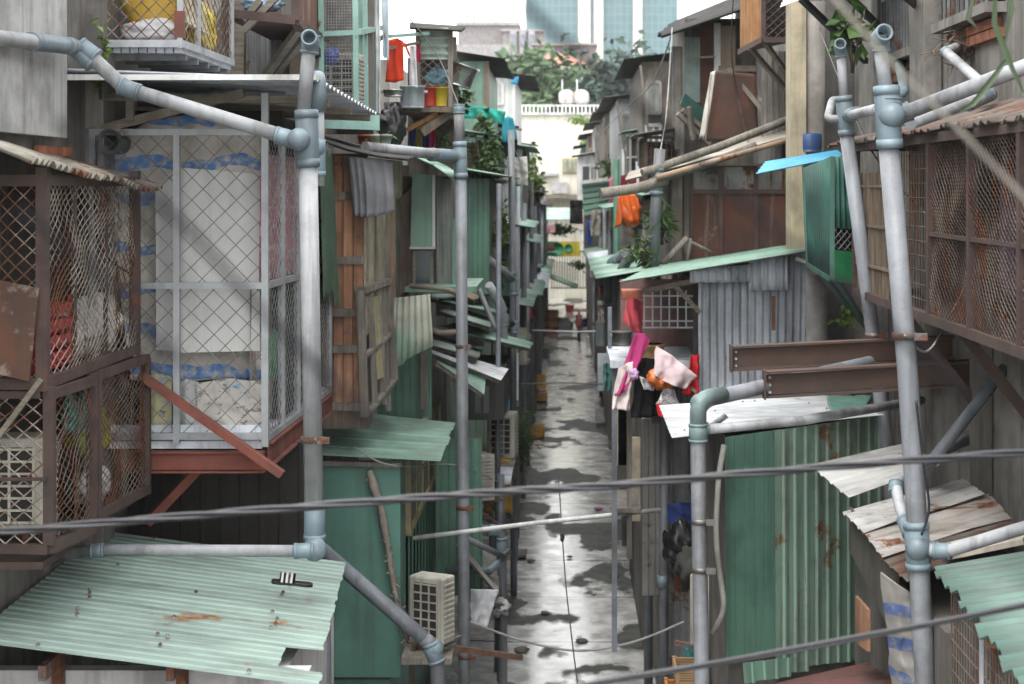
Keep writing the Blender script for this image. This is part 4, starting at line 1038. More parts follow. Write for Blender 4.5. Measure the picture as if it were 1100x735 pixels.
# brown sheet-metal box with bracket arms
t=thing('hanging_loft','brown corrugated box loft propped on wooden brackets, top left','loft',(-2.6,14,6.5))
YB=13.4
def k_(px,py,Y=YB): return P(px,py,Y)
m=MB(); m.sheet(k_(318,20),k_(346,66,15.3),k_(346,-90,15.3),k_(318,-90),8,.014,'trap',.004); m.build('side_sheet',M('rust_streaked_sheet',(.26,.17,.125),(.15,.08,.055),ns=2,dirt=.4,streak=.6,rust=.3),t)
m=MB(); a=k_(248,14); b=k_(318,22); m.box((a.x,YB,b.z-.0),(b.x,YB+2,b.z+.03)); m.beam(k_(250,15),k_(318,22),.07); m.beam(k_(318,22),k_(346,66,15.3),.07); m.beam(k_(318,22),k_(318,-90),.06); m.build('floor_frame',rustframe,t)
for A,B in ((k_(262,33),k_(300,-6)),(k_(262,22),k_(280,0)),(k_(286,80,14.2),k_(322,30,13.7)),(k_(294,82,14.3),k_(330,36,13.9))):
    m=MB(); m.beam(A,B,.06,.05); m.build('bracket_arm',woodx,t)
m=MB(); m.beam(k_(255,82,14.3),k_(257,-20,14.3),.12,.1); m.build('post',woodx,t)
m=MB(); m.sheet(k_(262,82,15.2),k_(318,82,15.2),k_(318,25,15.2),k_(262,25,15.2),9,.012,'trap',.004); m.build('back_sheet',galv_d,t)
m=MB(); m.slab(k_(312,82,15.0),k_(344,82,15.0),k_(344,40,15.0),k_(312,40,15.0),.04); m.build('back_panel',M('buff_board',(.44,.38,.29)),t)
bag('plastic_bag','pale blue rolled bag lying in the brown loft, top left',k_(282,5,13.9),.07,plastic('paleblue',(.30,.45,.60)),5,sq=(2.2,1,.8),knot=False)

# ---- washing shelf house (x 400-520, y 20-160)
t=thing('washing_shelf','timber washing shelf under a pale corrugated hood, hung with pots, upper left of centre','shelf',(-1.6,18.6,5.9))
YS=18.2
def s_(px,py,Y=YS): return P(px,py,Y)
m=MB(); m.sheet(s_(449,64),s_(449,30),s_(483,30),s_(483,64),4,.018,'sin',.004); m.build('hood',M('pale_green_sheet',(.42,.50,.43),(.34,.42,.36),rust=.05,streak=.4),t)
m=MB(); m.sheet(s_(440,30,18),s_(440,26,20),s_(500,30,20),s_(496,33,18),6,.02,'sin',.004); m.build('roof',M('tar_roof',(.06,.058,.056)),t)
m=MB()
for x in (449,484): m.beam(s_(x,122),s_(x,30),.05)
m.beam(s_(488,128,18.4),s_(486,40,18.4),.09,.05); m.build('post',woodg,t)
m=MB(); m.box((s_(430,0).x,YS-.1,s_(0,121).z),(s_(487,0).x,YS+1.4,s_(0,115).z)); m.beam(s_(452,143,18.1),s_(487,118,18.3),.09); m.build('shelf_board',wood,t)
m=MB(); m.beam(s_(437,140),s_(470,122),.05); m.build('prop',woodo,t)
m=MB(); m.chain(s_(450,115),s_(483,115),s_(483,64),s_(450,64),.10,.09,.005); m.build('mesh',wiregrey,t)
m=MB(); m.box((s_(425,0).x,YS+1.4,5.0),(s_(484,0).x,YS+1.5,7.0)); m.build('back_wall',sooty,t)
m=MB(); m.beam(s_(385,60,17),s_(415,37,17),.04); m.build('line_pole',woodx,t); m=MB(); m.beam(s_(383,42,17),s_(460,36,18),.035); m.build('line_pole',tealp,t); m=MB(); m.beam(s_(412,53,17.4),s_(450,46,18),.03); m.build('line_pole',woodx,t)
def garment(name,label,top,bot,mat,fold=.02,nf=3,seed=1,cat='clothing',group=None,rag=0):
    m=MB(); m.cloth(top,bot,26,24,fold*.7,nf*.8,seed,rag=rag or .06,crumple=fold*1.5); return tag(m.build(name,mat,None),label,cat,group)
red=fabric('red',(.62,.055,.02))
tt=thing('red_shirt','orange-red T-shirt hanging on the washing line, upper left of centre','shirt',s_(425,88,17.6))
m=MB(); m.cloth([s_(418,43,17.6),s_(426,41,17.6),s_(433,44,17.6)],[s_(414,88,17.6),s_(424,89,17.6),s_(434,86,17.6)],14,12,.02,2,1); m.build('shirt_body',red,tt)
for a,b,c,d in ((419,43,412,58),(432,44,440,56)):
    m=MB(); m.cloth([s_(a,b,17.61),s_((a+c)/2,b+3,17.61)],[s_(c+3*(1 if c<a else -1)+3,d+6,17.61),s_(c,d,17.61)],6,5,.01,1,2); m.build('sleeve',red,tt)
garment('white_shirt','white shirt hanging right of the orange-red T-shirt',[s_(440,50,17.9),s_(447,49,17.9)],[s_(440,92,17.9),s_(448,96,17.9)],fabric('white',(.70,.70,.74)),.02,2,2)
garment('pink_shirt','crimson shirt hanging on the far side of the white shirt',[s_(446,48,18.0),s_(451,48,18.0)],[s_(447,66,18.0),s_(452,68,18.0)],fabric('crimson',(.42,.03,.08)),.015,2,3)
garment('long_cloth','long white cloth strip hanging beside the teal balcony bars',[s_(401,-20,16.4),s_(408,-20,16.4)],[s_(404,122,16.4),s_(409,131,16.4)],fabric('whitelong',(.72,.74,.74)),.02,2,4,cat='cloth')
garment('pale_towel','pale blue towel hanging left of the orange-red T-shirt',[s_(409,-20,17),s_(417,-20,17)],[s_(411,62,17),s_(418,66,17)],fabric('paletowel',(.52,.60,.66)),.02,2,5,cat='towel')
for i,(px,lab,col) in enumerate(((442,'blue and red cloths bundled under the washing shelf',(.06,.08,.25)),(450,'olive cloth hanging under the washing shelf',(.35,.33,.10)),(457,'navy cloth hanging under the washing shelf',(.05,.05,.20)),(463,'crimson cloth hanging last under the washing shelf',(.45,.04,.10)))):
    garment('hanging_cloth',lab,[s_(px-3,134,18.5+i*.1),s_(px+5,134,18.5+i*.1)],[s_(px-4,157,18.5+i*.1),s_(px+4,160,18.5+i*.1)],fabric('hang%d'%i,col),.03,2,i,cat='cloth',group='cloths drying under the washing shelf')
bucket('paint_bucket','red bucket standing on the washing shelf',s_(461,114,18.15),.085,.2,plastic('redb',(.55,.05,.03)),'buckets on the washing shelf')
bucket('paint_bucket','yellow bucket at the right end of the washing shelf',s_(474,114,18.15),.075,.2,plastic('yelb',(.60,.42,.04)),'buckets on the washing shelf')
def pot(label,base,r,hh,mat,axis=(0,0,1),cat='pot'):
    t=thing('cooking_pot',label,cat,base); m=MB(); m.lathe(base,[(r*.92,0),(r,.02),(r,hh),(r*1.08,hh),(r*1.08,hh+.012),(r*.95,hh+.012),(r*.9,.03)],20,axis); m.build('pot_body',mat,t)
    m=MB(); b=V(base)+V(axis)*hh*.8; m.beam(b-V((r*1.25,0,0)),b+V((r*1.25,0,0)),.025); m.build('handle',mat,t); return t
pot('dented grey pot on the washing shelf, left of the red bucket',s_(443,116,18.0),.13,.22,galv)
pot('wide steel pot at the left end of the washing shelf',s_(425,104,18.0),.13,.06,steel)
pot('big shiny steel pot hanging on the outside of the washing shelf',s_(492,92,18.3),.14,.22,steel,(.35,0,.94))
bag('plastic_bag','black plastic bag hanging under the left end of the washing shelf',s_(421,135,17.9),.14,blackp,4,sq=(1,.8,1.4))
t=thing('tin_stovepipe','dark tin stovepipe standing under the black bag','pipe',s_(422,162,18)); m=MB(); m.tube([s_(422,164,18),s_(421,110,18)],.09,10); m.build('tube',galv_d,t)
bag('plastic_bag','pale blue bag behind the mesh of the washing shelf',s_(470,83,18.5),.1,plastic('skybag',(.22,.50,.62)),6,sq=(1.2,1,.9))
for i,(px,c,l) in enumerate(((392,(.35,.09,.05),'reddish clay flower pot on the wooden shack roof, leftmost of three'),(404,(.50,.48,.42),'pale flower pot on the wooden shack roof, between the two others'),(413,(.36,.40,.36),'greenish flower pot on the wooden shack roof, rightmost of three'))):
    t=thing('flower_pot',l,'flower pot',P(px,161,17),'flower pots on the wooden shack roof'); m=MB(); m.lathe(P(px,162,17),[(.05,0),(.075,.14),(.08,.14),(.08,.165),(.06,.165)],12); m.build('pot_body',plastic('pot%d'%i,c),t)
    m=MB(); m.leaves(P(px,150,17)+V((0,0,.03)),(.07,.07,.08),20,.06,i,4); m.build('sprig',leafy,t)

# ---- farther left uppers
def upper(name,label,px0,px1,py0,py1,Y,depth,matw,roofm=None,ribs=0,over=.25,ov=6,cat='shack'):
    """box house whose near end fills px0..px1, py0..py1 at distance Y"""
    a=P(px0,py1,Y); b=P(px1,py0,Y); t=thing(name,label,cat,((a.x+b.x)/2,Y,a.z))
    m=MB(); m.box((a.x,Y,a.z),(b.x,Y+depth,b.z)); m.build('wall',matw if not ribs else darkw,t)
    if ribs:
        m=MB(); m.sheet((a.x,Y-.02,a.z),(b.x+.02,Y-.02,a.z),(b.x+.02,Y-.02,b.z),(a.x,Y-.02,b.z),ribs,.012,'rib',.004,seed=ribs); m.build('cladding',matw,t)
    if roofm:
        sg=1 if a.x<0 else -1
        xl,xr=(a.x-.1,b.x+over) if sg>0 else (a.x-over,b.x+.1)
        zl,zr=(b.z+.16,b.z+.02) if sg>0 else (b.z+.02,b.z+.16)
        m=MB(); m.sheet((xl,Y-.25,zl),(xl,Y+depth,zl),(xr,Y+depth,zr),(xr,Y-.25,zr),max(4,int(depth/.25)),.014,'sin',.006,rag1=.05,seed=int(Y*10)); m.build('roof',roofm,t)
    return t
tar=M('tar_roof',(.035,.034,.033))
u=upper('green_loft','pale green loft with a thin tar roof, left of the white tower',489,521,66,190,27,5,greenl,tar,0,over=.35)
m=MB(); m.box((P(521,0,27).x-.0,26.93,P(0,116,27).z),(P(525,0,27).x,27.2,P(0,66,27).z)); m.build('corner_post',M('rust_brown_post',(.22,.13,.09)),u)
window(u,P(500,180,26.95),P(515,180,26.95),P(515,140,26.95),P(500,140,26.95),woodg,None,.05,2,2)
u=upper('white_loft','small white loft with a dark eave behind the pale green loft',527,553,84,190,37,6,white,tar,0,over=.5)
window(u,P(531,112,36.95),P(540,112,36.95),P(540,90,36.95),P(531,90,36.95),white,M('shutter_grey',(.48,.48,.50)),.05,2,1)
m=MB(); m.cloth([P(549,84,36.7),P(557,82,36.7)],[P(549,90,36.6),P(556,92,36.6)],8,6,.05,2,1); tag(m.build('blue_tarp',fabric('bluetarp',(.06,.25,.42)),None),'scrap of blue tarpaulin at the eave of the small white loft','tarpaulin')
u=upper('green_loft','ribbed green house with climbing plants, right behind the slim drain pipe',487,524,192,316,21.5,5,greens,roofg2,7,over=.3)
u=upper('green_loft','pale lower wall beneath the ribbed green house',480,530,317,520,24,3,greens_old,None,6)
u=upper('green_loft','pale green house with plants over its front, behind the teal tarpaulin',500,530,118,188,25,2,greenl,None,0)
u=upper('grey_loft','narrow grey house behind the hanging dark trousers',530,560,160,260,33,6,M('grey_board',(.34,.36,.36)),roofg2,5,over=.3)
u=upper('grey_loft','brown-grey shack with pipe posts, deep in the left row',552,572,208,290,43,7,sooty,tar,4,over=.35)
u=upper('grey_loft','dark shack under a flat sheet, deep in the left row before the banner',566,583,222,310,55,8,galv_d,tar,4,over=.3)
m=MB(); m.cloth([P(497,116,24),P(515,114,23.6),P(543,120,23.4)],[P(497,127,24),P(520,128,23.6),P(541,134,23.4)],20,8,.05,3,2); tag(m.build('teal_tarp',fabric('tealtarp',(.03,.36,.30)),None),'teal tarpaulin sagging over the left row','tarpaulin')
t=thing('tarp_frame','crossed timber arms holding the teal tarpaulin','frame',P(515,140,24)); m=MB(); m.beam(P(499,146,24),P(527,126,23.6),.05); m.beam(P(503,150,24),P(531,129,23.6),.05); m.build('arm',woodg,t)
t=thing('hung_outfit','turquoise top and black trousers on a hanger at the left row','clothing',P(546,168,26))
m=MB(); m.cloth([P(540,127,26),P(546,125,26),P(551,127,26)],[P(538,152,26),P(547,154,26),P(556,149,26)],12,10,.03,2,1); m.build('top',fabric('turq',(.04,.30,.38)),t)
m=MB(); m.cloth([P(536,140,26.05),P(556,150,26.05)],[P(537,168,26.05),P(556,168,26.05)],12,10,.03,2,3); m.build('trousers',fabric('blackcloth',(.012,.012,.014)),t)
m=MB(); m.beam(P(536,139,26.1),P(561,139,26.1),.03); m.build('hanger_pole',woodx,t)
garment('pale_shirt','pale patterned cloth hanging below the black trousers',[P(550,170,28),P(566,168,28)],[P(551,198,28),P(566,200,28)],blotch('pale_pattern',(.58,.56,.54),[((.55,.30,.10),6,.62),((.2,.35,.5),6,.64)]),.04,2,2,cat='cloth')

# ---- plants on the left row
def plant(name,label,c,rad,n,size,seed,mat,stem=True,elong=1.8,clumps=7):
    t=thing(name,label,'plant',V(c)-V((0,0,rad[2])))
    m=MB(); m.leaves(c,rad,n,size,seed,clumps,elong); m.build('foliage',mat,t)
    if stem:
        m=MB(); rr=random.Random(seed); c=V(c)
        for k in range(5): m.tube([c-V((rr.uniform(-.1,.1)*rad[0],0,rad[2])),c+V((rr.uniform(-.6,.6)*rad[0],rr.uniform(-.5,.5)*rad[1],rr.uniform(-.2,.7)*rad[2]))],.008,5)
        m.build('stem',bark,t)
    return t
plant('climbing_plant','leafy climber spilling down past the ribbed green house',P(522,165,22.5),(.22,.3,.55),320,.12,1,leaf,clumps=12)
plant('climbing_plant','light green climber trailing lower beside the ribbed green house',P(536,232,23),(.16,.3,.45),200,.10,2,leafy,clumps=10)
plant('climbing_plant','sprig of leaves under the hanging steel pot',P(497,105,19.5),(.13,.2,.18),90,.09,3,leaf)
plant('climbing_plant','sparse climber below the hung pale cloth',P(577,190,44),(.3,.5,.7),200,.2,4,leafy,clumps=10)
plant('potted_shrub','feathery dark green shrub by the posts, beside the far air conditioner',P(560,470,24.5),(.20,.3,.50),900,.085,5,leaf,elong=4,clumps=14)
plant('climbing_plant','green sprigs at the edge of the washing shelf',P(468,150,19),(.25,.2,.2),90,.09,6,leaf)
plant('weed','thin weeds growing behind the top left cage',P(108,62,11.2),(.06,.1,.28),90,.07,7,leafy,clumps=8)

# ---- awnings and units between the posts, lower left
def awning(label,A,B,C,D,mat,waves=8,prof='sin',seed=1,rag=.03,name='awning',struts=True,group=None,amp=.012):
    """A,B back edge (near,far); C,D front edge (far,near)"""
    t=thing(name,label,'awning',V(A),group)
    m=MB(); m.sheet(A,B,C,D,waves,amp,prof,.003,rag1=rag,seed=seed,nv=2); m.build('sheet',mat,t)
    if struts:
        A,B,C,D=map(V,(A,B,C,D)); m=MB()
        for u in (.05,.95):
            a=A.lerp(B,u);d=D.lerp(C,u); m.beam(a-V((0,0,.03)),a.lerp(d,.97)-V((0,0,.03)),.03); 
        m.build('strut',woodg,t)
    return t
awning('tan rusty sheet awning jutting out under the ribbed green house',P(470,306,20.5),P(490,303,23),P(522,313,22.5),P(511,323,20.5),M('tan_sheet',(.36,.27,.18),(.28,.22,.15),rust=.25,axis='x'),7,seed=2)
awning('thin grey-green awning, second below the ribbed green house',P(450,318,20),P(480,316,22.5),P(541,336,22.5),P(533,336,20),greenl,8,seed=3)
awning('pale green awning, third below the ribbed green house',P(470,334,19.2),P(490,331,21),P(527,342,21),P(527,352,19.2),roofg,6,seed=4)
awning('long grey awning reaching over the posts below the ribbed green house',P(470,352,19),P(490,347,22),P(573,369,22),P(572,375,19.6),roofg2,9,seed=5)
awning('dull green sheet awning beside the slim drain pipe',P(430,362,18),P(462,358,20),P(519,378,20),P(515,385,18),M('dull_green_sheet',(.27,.34,.29),rust=.1,axis='x'),8,seed=6)
awning('bright white sheet awning beside the slim drain pipe',P(455,376,17.2),P(470,376,19),P(546,397,19),P(538,409,17.4),whitem,5,'seam',seed=7,rag=.0,amp=.006)
awning('plain green sheet hanging under the bright white awning',P(468,388,16.9),P(472,388,17.6),P(522,402,17.6),P(520,424,16.9),greenl,2,'seam',seed=8,rag=0,amp=.004)
t=thing('kiosk_window','black framed window box under the white awning','window',P(520,450,18.6))
m=MB(); a=P(501,452,18.4);b=P(541,402,18.4); m.box((a.x,18.45,a.z),(b.x,20.5,b.z)); m.build('box',M('black_frame',(.02,.02,.022),rough=.4),t)
window(t,P(508,446,18.38),P(528,446,18.38),P(528,412,18.38),P(508,412,18.38),M('black_frame',(.02,.02,.022)),M('grey_pane',(.16,.19,.18),rough=.2),.05,2,1)
ac_unit('pale air conditioner with dark slats by the shrub, farther of two',P(540,491,20.5),R(-8),.34,.55,.28)
ac_unit('small air conditioner on a low shelf beneath the pale one',P(520,532,19.6),R(-20),.30,.40,.28)
ac_unit('cream air conditioner half hidden behind the slim drain pipe',P(506,534,18.4),R(-60),.60,.50,.28)
t=thing('plank_shelf','weathered plank shelf below the pale air conditioner by the shrub','shelf',P(540,498,20.3)); m=MB(); a=P(520,500,20.2);b=P(553,493,20.2); m.box((a.x,20.0,a.z),(b.x,20.9,a.z+.04)); m.build('board',woodx,t); m=MB(); m.box((a.x+.05,20.1,a.z-.35),(a.x+.25,20.8,a.z-.005)); m.build('box',acm,t)
t=thing('plank_shelf','grey plank shelf over the small low air conditioner','shelf',P(530,516,19.3)); m=MB(); a=P(508,517,19.2);b=P(549,511,19.2); m.box((a.x,19.0,a.z),(b.x,20,a.z+.03)); m.build('board',galv,t)
awning('grey stained sheet leaning low beside the slim pipe',P(490,585,16.6),P(508,575,18.5),P(538,600,18.5),P(536,640,16.8),M('stained_board',(.36,.34,.31),(.25,.24,.22),rust=.1,axis='x'),3,'seam',seed=9,rag=.04,amp=.004)
garment('white_sheet','white plastic sheet hanging at the lower left of the alley',[P(505,632,16.7),P(536,634,16.7)],[P(506,668,16.7),P(522,676,16.7)],fabric('plasticwhite',(.62,.63,.66)),.03,2,3,cat='sheet')
t=thing('timber_plank','red-brown plank jutting out low at the left edge of the alley','plank',P(520,705,15.6)); m=MB(); m.beam(P(470,694,15.4),P(558,706,16.2),.10,.05); m.build('board',M('plank_red',(.26,.14,.09),grain='x'),t)
pipes('drain_pipe','grey pipe turning down with a blue-grey elbow at the left edge of the alley','drain pipe',(P(537,700,17.6).x,17.6,0),
 [(rounded([P(490,570,17.4),P(530,569,17.6),P(539,576,17.6),P(540,735,17.6),P(540,762,17.6)],.1),.05,pvc_v)],[(P(524,569,17.55),P(534,570,17.6),.06),(P(539,577,17.6),P(539.5,600,17.6),.06)])
pipes('drain_pipe','dark bent waste pipe low at the left edge of the alley','drain pipe',(P(515,614,17).x,17,0),
 [(rounded([P(480,612,16.9),P(527,613,17),P(538,600,17.2),P(546,592,17.4)],.06),.035,pvc_d),([P(500,578,16.8),P(541,598,17.2)],.03,pvc_v)],[(P(524,614,17),P(534,605,17.1),.045)])
bag('bundle','bundle of striped rags tied to the post, low at the left of the alley',P(534,652,17.4),.10,blotch('rag_print',(.5,.48,.47),[((.05,.05,.06),8,.52)]),5,sq=(1.2,1,.9),knot=False)
# elbow pipes mid-left (520-556, 280-400)
pipes('drain_pipe','pale pipe slanting from the ribbed green house to its post','drain pipe',(P(550,330,22.5).x,22.5,0),
 [([P(524,278,22),P(552,301,22.5)],.05),([P(549,140,22.5),P(551,300,22.5),P(552,640,22.5)],.045,pvc_v),([P(538,335,22.2),P(553,350,22.5)],.035,pvc_v)],[(P(550,292,22.5),P(552,318,22.5),.058),(P(552,345,22.5),P(552,358,22.5),.055)],[(P(551,301,22.5),.065)])
pipes('drain_pipe','pale pipe with a bent elbow and black coupling, left of the slanting one','drain pipe',(P(540,400,20.5).x,20.5,0),
 [(rounded([P(525,306,20.2),P(538,326,20.4),P(541,345,20.5),P(541,460,20.5)],.15),.052,pvc)],[(P(533,318,20.35),P(540,334,20.5),.062),(P(540.5,338,20.5),P(541,350,20.5),.064)])
# ================================================================ RIGHT FOREGROUND
# ---- long dark cage on the right wall
t=thing('window_cage','long dark rusty cage with slats and mesh under a rusty roof, on the right wall','window cage',(2.6,10.5,4.6))
RX=2.30; RY0,RY1=7.6,13.2; zb,zt=4.67,5.80
m=MB()
for z in (zb,zt): m.beam((RX,RY0,z),(RX,RY1,z),.06)
m.beam((RX,RY1,zb),(2.94,RY1,zb),.05); m.beam((RX,RY1,zt),(2.94,RY1,zt),.05)
for y in (RY1,11.7,10.5,9.45,8.4,RY0): m.beam((RX,y,zb-.03),(RX,y,zt),.055)
m.beam((RX-.01,RY0,5.2),(RX-.01,10.5,5.2),.025)
m.box((RX+.03,RY0,zb-.05),(2.94,RY1,zb-.02))
m.build('frame',rustframe,t)
m=MB(); rr=random.Random(8)
for k in range(22):
    y=lerp(13.15,11.73,k/21); m.beam((RX+.02,y,zb),(RX+.02+rr.uniform(-.02,.02),y+rr.uniform(-.02,.02),zt-.2),.028,.02)
for z in (4.9,5.2,5.5): m.beam((RX,11.7,z),(RX,13.2,z),.02)
m.build('slat',M('slat_wood',(.27,.20,.14),(.18,.13,.09),grain='z',dirt=.4),t)
m=MB(); m.grid((RX+.02,11.68,zb),(RX+.02,10.53,zb),(RX+.02,10.53,zt),(RX+.02,11.68,zt),14,12,.004); m.build('wire_grid',wirerust,t)
m=MB(); m.expanded((RX,10.47,zb+.02),(RX,RY0,zb+.02),(RX,RY0,zt-.02),(RX,10.47,zt-.02),.034,.042,.003,jit=.004,bow=.04); m.build('mesh',M('wire_brown',(.06,.035,.026),(.15,.12,.10),ns=2.5,rust=.4,rough=.9,bump=0),t)
m=MB(); m.box((2.86,RY0,zb),(2.90,RY1,zt)); m.build('shade_backing',dark,t)  # near-black backing in place of shade behind the mesh
m=MB(); m.sheet((2.93,7.3,6.05),(2.93,14.1,6.02),(2.16,13.9,5.83),(2.22,7.3,5.85),46,.012,'sin',.012,rag1=.10,seed=5,nv=4,dent=.04); m.build('roof',rustroof,t)
for (p,q_) in (((2.36,8.3,zb-.04),(2.93,8.3,3.9)),((2.36,11.7,zb-.04),(2.93,11.7,3.9)),((2.36,9.9,zb-.04),(2.93,9.9,3.9))):
    m=MB(); m.beam(p,q_,.06); m.build('bracket_arm',rustframe,t)
m=MB(); m.cloth([(2.62,8.2,5.7),(2.62,8.9,5.7)],[(2.62,8.2,4.75),(2.62,8.95,4.75)],10,8,.05,3,1); tag(m.build('stored_cloth',fabric('stored_pale',(.42,.41,.40)),None),'pale cloth stored behind the mesh of the long right cage, nearest the camera','cloth')
m=MB(); m.cloth([(2.62,9.0,5.5),(2.62,9.4,5.5)],[(2.62,9.0,4.85),(2.62,9.4,4.85)],10,8,.04,3,2); tag(m.build('stored_cloth',fabric('stored_rust',(.42,.09,.05)),None),'orange-red cloth stored behind the mesh of the long right cage','cloth')
m=MB(); m.cloth([(2.66,9.7,5.6),(2.66,10.2,5.6)],[(2.66,9.7,4.85),(2.66,10.2,4.85)],10,8,.04,3,4); tag(m.build('stored_cloth',fabric('stored_mauve',(.20,.13,.22)),None),'dull mauve cloth stored behind the mesh of the long right cage','cloth')
m=MB(); m.cloth([(2.6,8.3,4.95),(2.6,9.6,4.95)],[(2.6,8.3,4.7),(2.6,9.6,4.7)],10,8,.05,4,5); tag(m.build('stored_cloth',fabric('stored_white',(.5,.48,.45)),None),'crumpled pale cloth along the bottom of the long right cage','cloth')
# ---- thick pipe right
YR=9.3
def r_(px,py,Y=YR): return P(px,py,Y)
pipes('drain_pipe','thick grey leaning drain pipe at the right, joined by two sloping white pipes','drain pipe',(r_(993,735).x,YR,0),
 [([r_(945,46),r_(952,100)],.038),([r_(955,160),r_(975,400),r_(985,560),r_(994,735),r_(1012,1264)],.057,pvc_m),
  ([r_(966,124),r_(1106,70,8.9),r_(1180,42,8.7)],.042),(rounded([r_(978,133,9.5),r_(1062,103,10.6),r_(1064,98,10.65),r_(1016,56,11.6),r_(1035,48,12.4)],.08),.036),
  (rounded([r_(988,588),r_(1012,594,9.2),r_(1110,564,8.9),r_(1180,545,8.8)],.1),.036),
  (rounded([r_(980,580,9.35),r_(967,545,9.6),r_(962,520,9.8),r_(990,500,10.8),r_(1050,465,12.4)],.06),.033)],
 [(r_(952,92),r_(956,160),.072),(r_(946,38),r_(947,56),.05),(r_(960,126),r_(978,119),.054),(r_(1040,112,10.35),r_(1064,101,10.62),.046),(r_(955,105),r_(955,118),.073),
  (r_(984,560),r_(987,612),.07),(r_(992,589),r_(1006,592),.05),(r_(1003,592,9.22),r_(1022,592,9.18),.045),(r_(978,575,9.37),r_(971,558,9.5),.043),(r_(962,530,9.75),r_(963,518,9.8),.043),(r_(1030,476,12),r_(1052,464,12.45),.045)],
 [(r_(958,124,9.26),.074),(r_(986,589,9.26),.07),(r_(1062,100,10.62),.046),(r_(1016,56,11.6),.04)],
 [(r_(971.5,361),.068)])
m=MB(); c=r_(945,41,9.28); m.lathe(c,[(.05,0),(.05,.1),(.038,.1),(.038,0)],16,(.1,-1,.25),cap=False); tag(m.build('pipe_socket',fit,None),'open socket mouth on top of the thick leaning pipe at the right','pipe socket')
Y4=12.7
pipes('drain_pipe','grey leaning drain pipe beside the teal cage, second from the right edge','drain pipe',(P(943,400,Y4).x,Y4,0),
 [([P(903,54,Y4),P(907,108,Y4)],.035),([P(909,140,Y4),P(930,300,Y4),P(943,400,Y4),P(960,560,Y4),P(985,979,Y4)],.054,pvc_m),
  ([P(912,124,Y4),P(944,117,10.2)],.035),(rounded([P(950,108,13.4),P(972,100,13.6),P(966,68,14.2),P(984,64,15)],.1),.04,fit),
  (rounded([P(905,128,Y4),P(889,128,Y4),P(894,108,13),P(902,108,13.2)],.06),.032)],
 [(P(906,103,Y4),P(910,146,Y4),.064),(P(902,48,Y4),P(904,62,Y4),.045),(P(910,124,Y4),P(920,122,12.3),.052)],[(P(909,124,Y4),.07)],[(P(938,360,Y4),.061)])
m=MB(); c=P(902,51,12.68); m.lathe(c,[(.045,0),(.045,.09),(.035,.09),(.035,0)],14,(-.1,-1,.25),cap=False); tag(m.build('pipe_socket',fit,None),'open socket mouth on top of the pipe beside the teal cage','pipe socket')
# diagonal dark pipe low right
pipes('drain_pipe','dark grey pipe slanting up to the right wall behind the thick leaning pipe','drain pipe',(P(1030,470,11).x,11,2),[([P(990,510,11),P(1080,395,11.2)],.04,pvc_d)])
# ---- yellow pillar, blue cap, blue roof
YC=16.3
t=thing('yellow_pillar','yellow plastered pillar with a round concrete column beside it, right of centre','pillar',(P(858,400,YC).x,YC,0))
m=MB(); a=P(850,900,YC); b=P(866,5,YC); m.box((a.x,YC,0),(b.x,YC+.4,b.z+.8)); m.build('shaft',plast,t)
m=MB(); a=P(877,140,YC); m.tube([(a.x,YC+.1,0),(a.x,YC+.1,7.3)],.10,18); m.build('column',conc,t)
m=MB(); a=P(872,163,YC); m.lathe((a.x,YC+.08,a.z),[(.115,0),(.12,.03),(.12,.165),(.105,.18),(.10,.175)],18); m.build('collar',plastic('navy',(.03,.08,.22)),t)
t=thing('blue_awning','small bright blue plastic awning beside the yellow pillar','awning',P(860,180,14.8))
m=MB(); m.sheet(P(812,187,14.1),P(822,174,15.5),P(902,161,15.5),P(906,168,14.1),4,.014,'trap',.004,seed=1,rag1=.03); m.build('sheet',plastic('skyblue',(.05,.42,.68)),t)
m=MB(); m.beam(P(862,180,14.3),P(905,168,14.2),.03); m.beam(P(900,176,14.2),P(870,190,14.2),.02); m.build('strut',woodx,t)
# ---- teal cage
t=thing('teal_cage','teal sheet-metal window cage with mesh and a green panel, beside the blue awning','window cage',P(890,292,14.5))
m=MB(); A,B,C,D=P(868,284,14.1),P(893,300,13.4),P(893,168,13.4),P(864,180,14.1); m.sheet(A,B,C,D,12,.008,'sin',.004); m.build('slatted_side',M('teal_dirty',(.045,.15,.12),(.03,.10,.085),dirt=.4),t)
A2,B2,C2,D2=P(894,300,13.38),P(927,304,13.5),P(918,170,13.5),P(894,168,13.38)
m=MB(); m.sheet(A2.lerp(D2,.42),B2.lerp(C2,.42),C2,D2,5,.014,'sin',.004); m.build('upper_sheet',M('teal_sheet',(.05,.20,.155)),t)
m=MB(); m.slab(A2,B2,B2.lerp(C2,.24),A2.lerp(D2,.24),.02); m.build('green_panel',plastic('green',(.03,.22,.09)),t)
m=MB(); m.chain(A2.lerp(D2,.25),B2.lerp(C2,.25),B2.lerp(C2,.41),A2.lerp(D2,.41),.06,.06,.005); m.build('mesh',galv_d,t)
m=MB(); m.slab(A2.lerp(D2,.24)+V((0,.2,0)),B2.lerp(C2,.24)+V((0,.2,0)),B2.lerp(C2,.42)+V((0,.2,0)),A2.lerp(D2,.42)+V((0,.2,0)),.02); m.build('mesh_backing',dark,t)
m=MB()
for p,q_ in ((A,D),(A2,D2),(B2,C2),(A,B),(A2,B2)): m.beam(p,q_,.035)
m.build('frame',M('teal_frame',(.07,.19,.15)),t)
m=MB(); m.slab(A,B2,B2+V((0,1,0)),A+V((0,.8,0)),.03); m.build('floor',woodg,t)
for p,q_ in ((P(884,296,13.9),P(930,350,15)),(P(900,302,13.6),P(940,365,14.9))):
    m=MB(); m.beam(p,q_,.04); m.build('bracket_arm',M('teal_frame',(.07,.19,.15)),t)
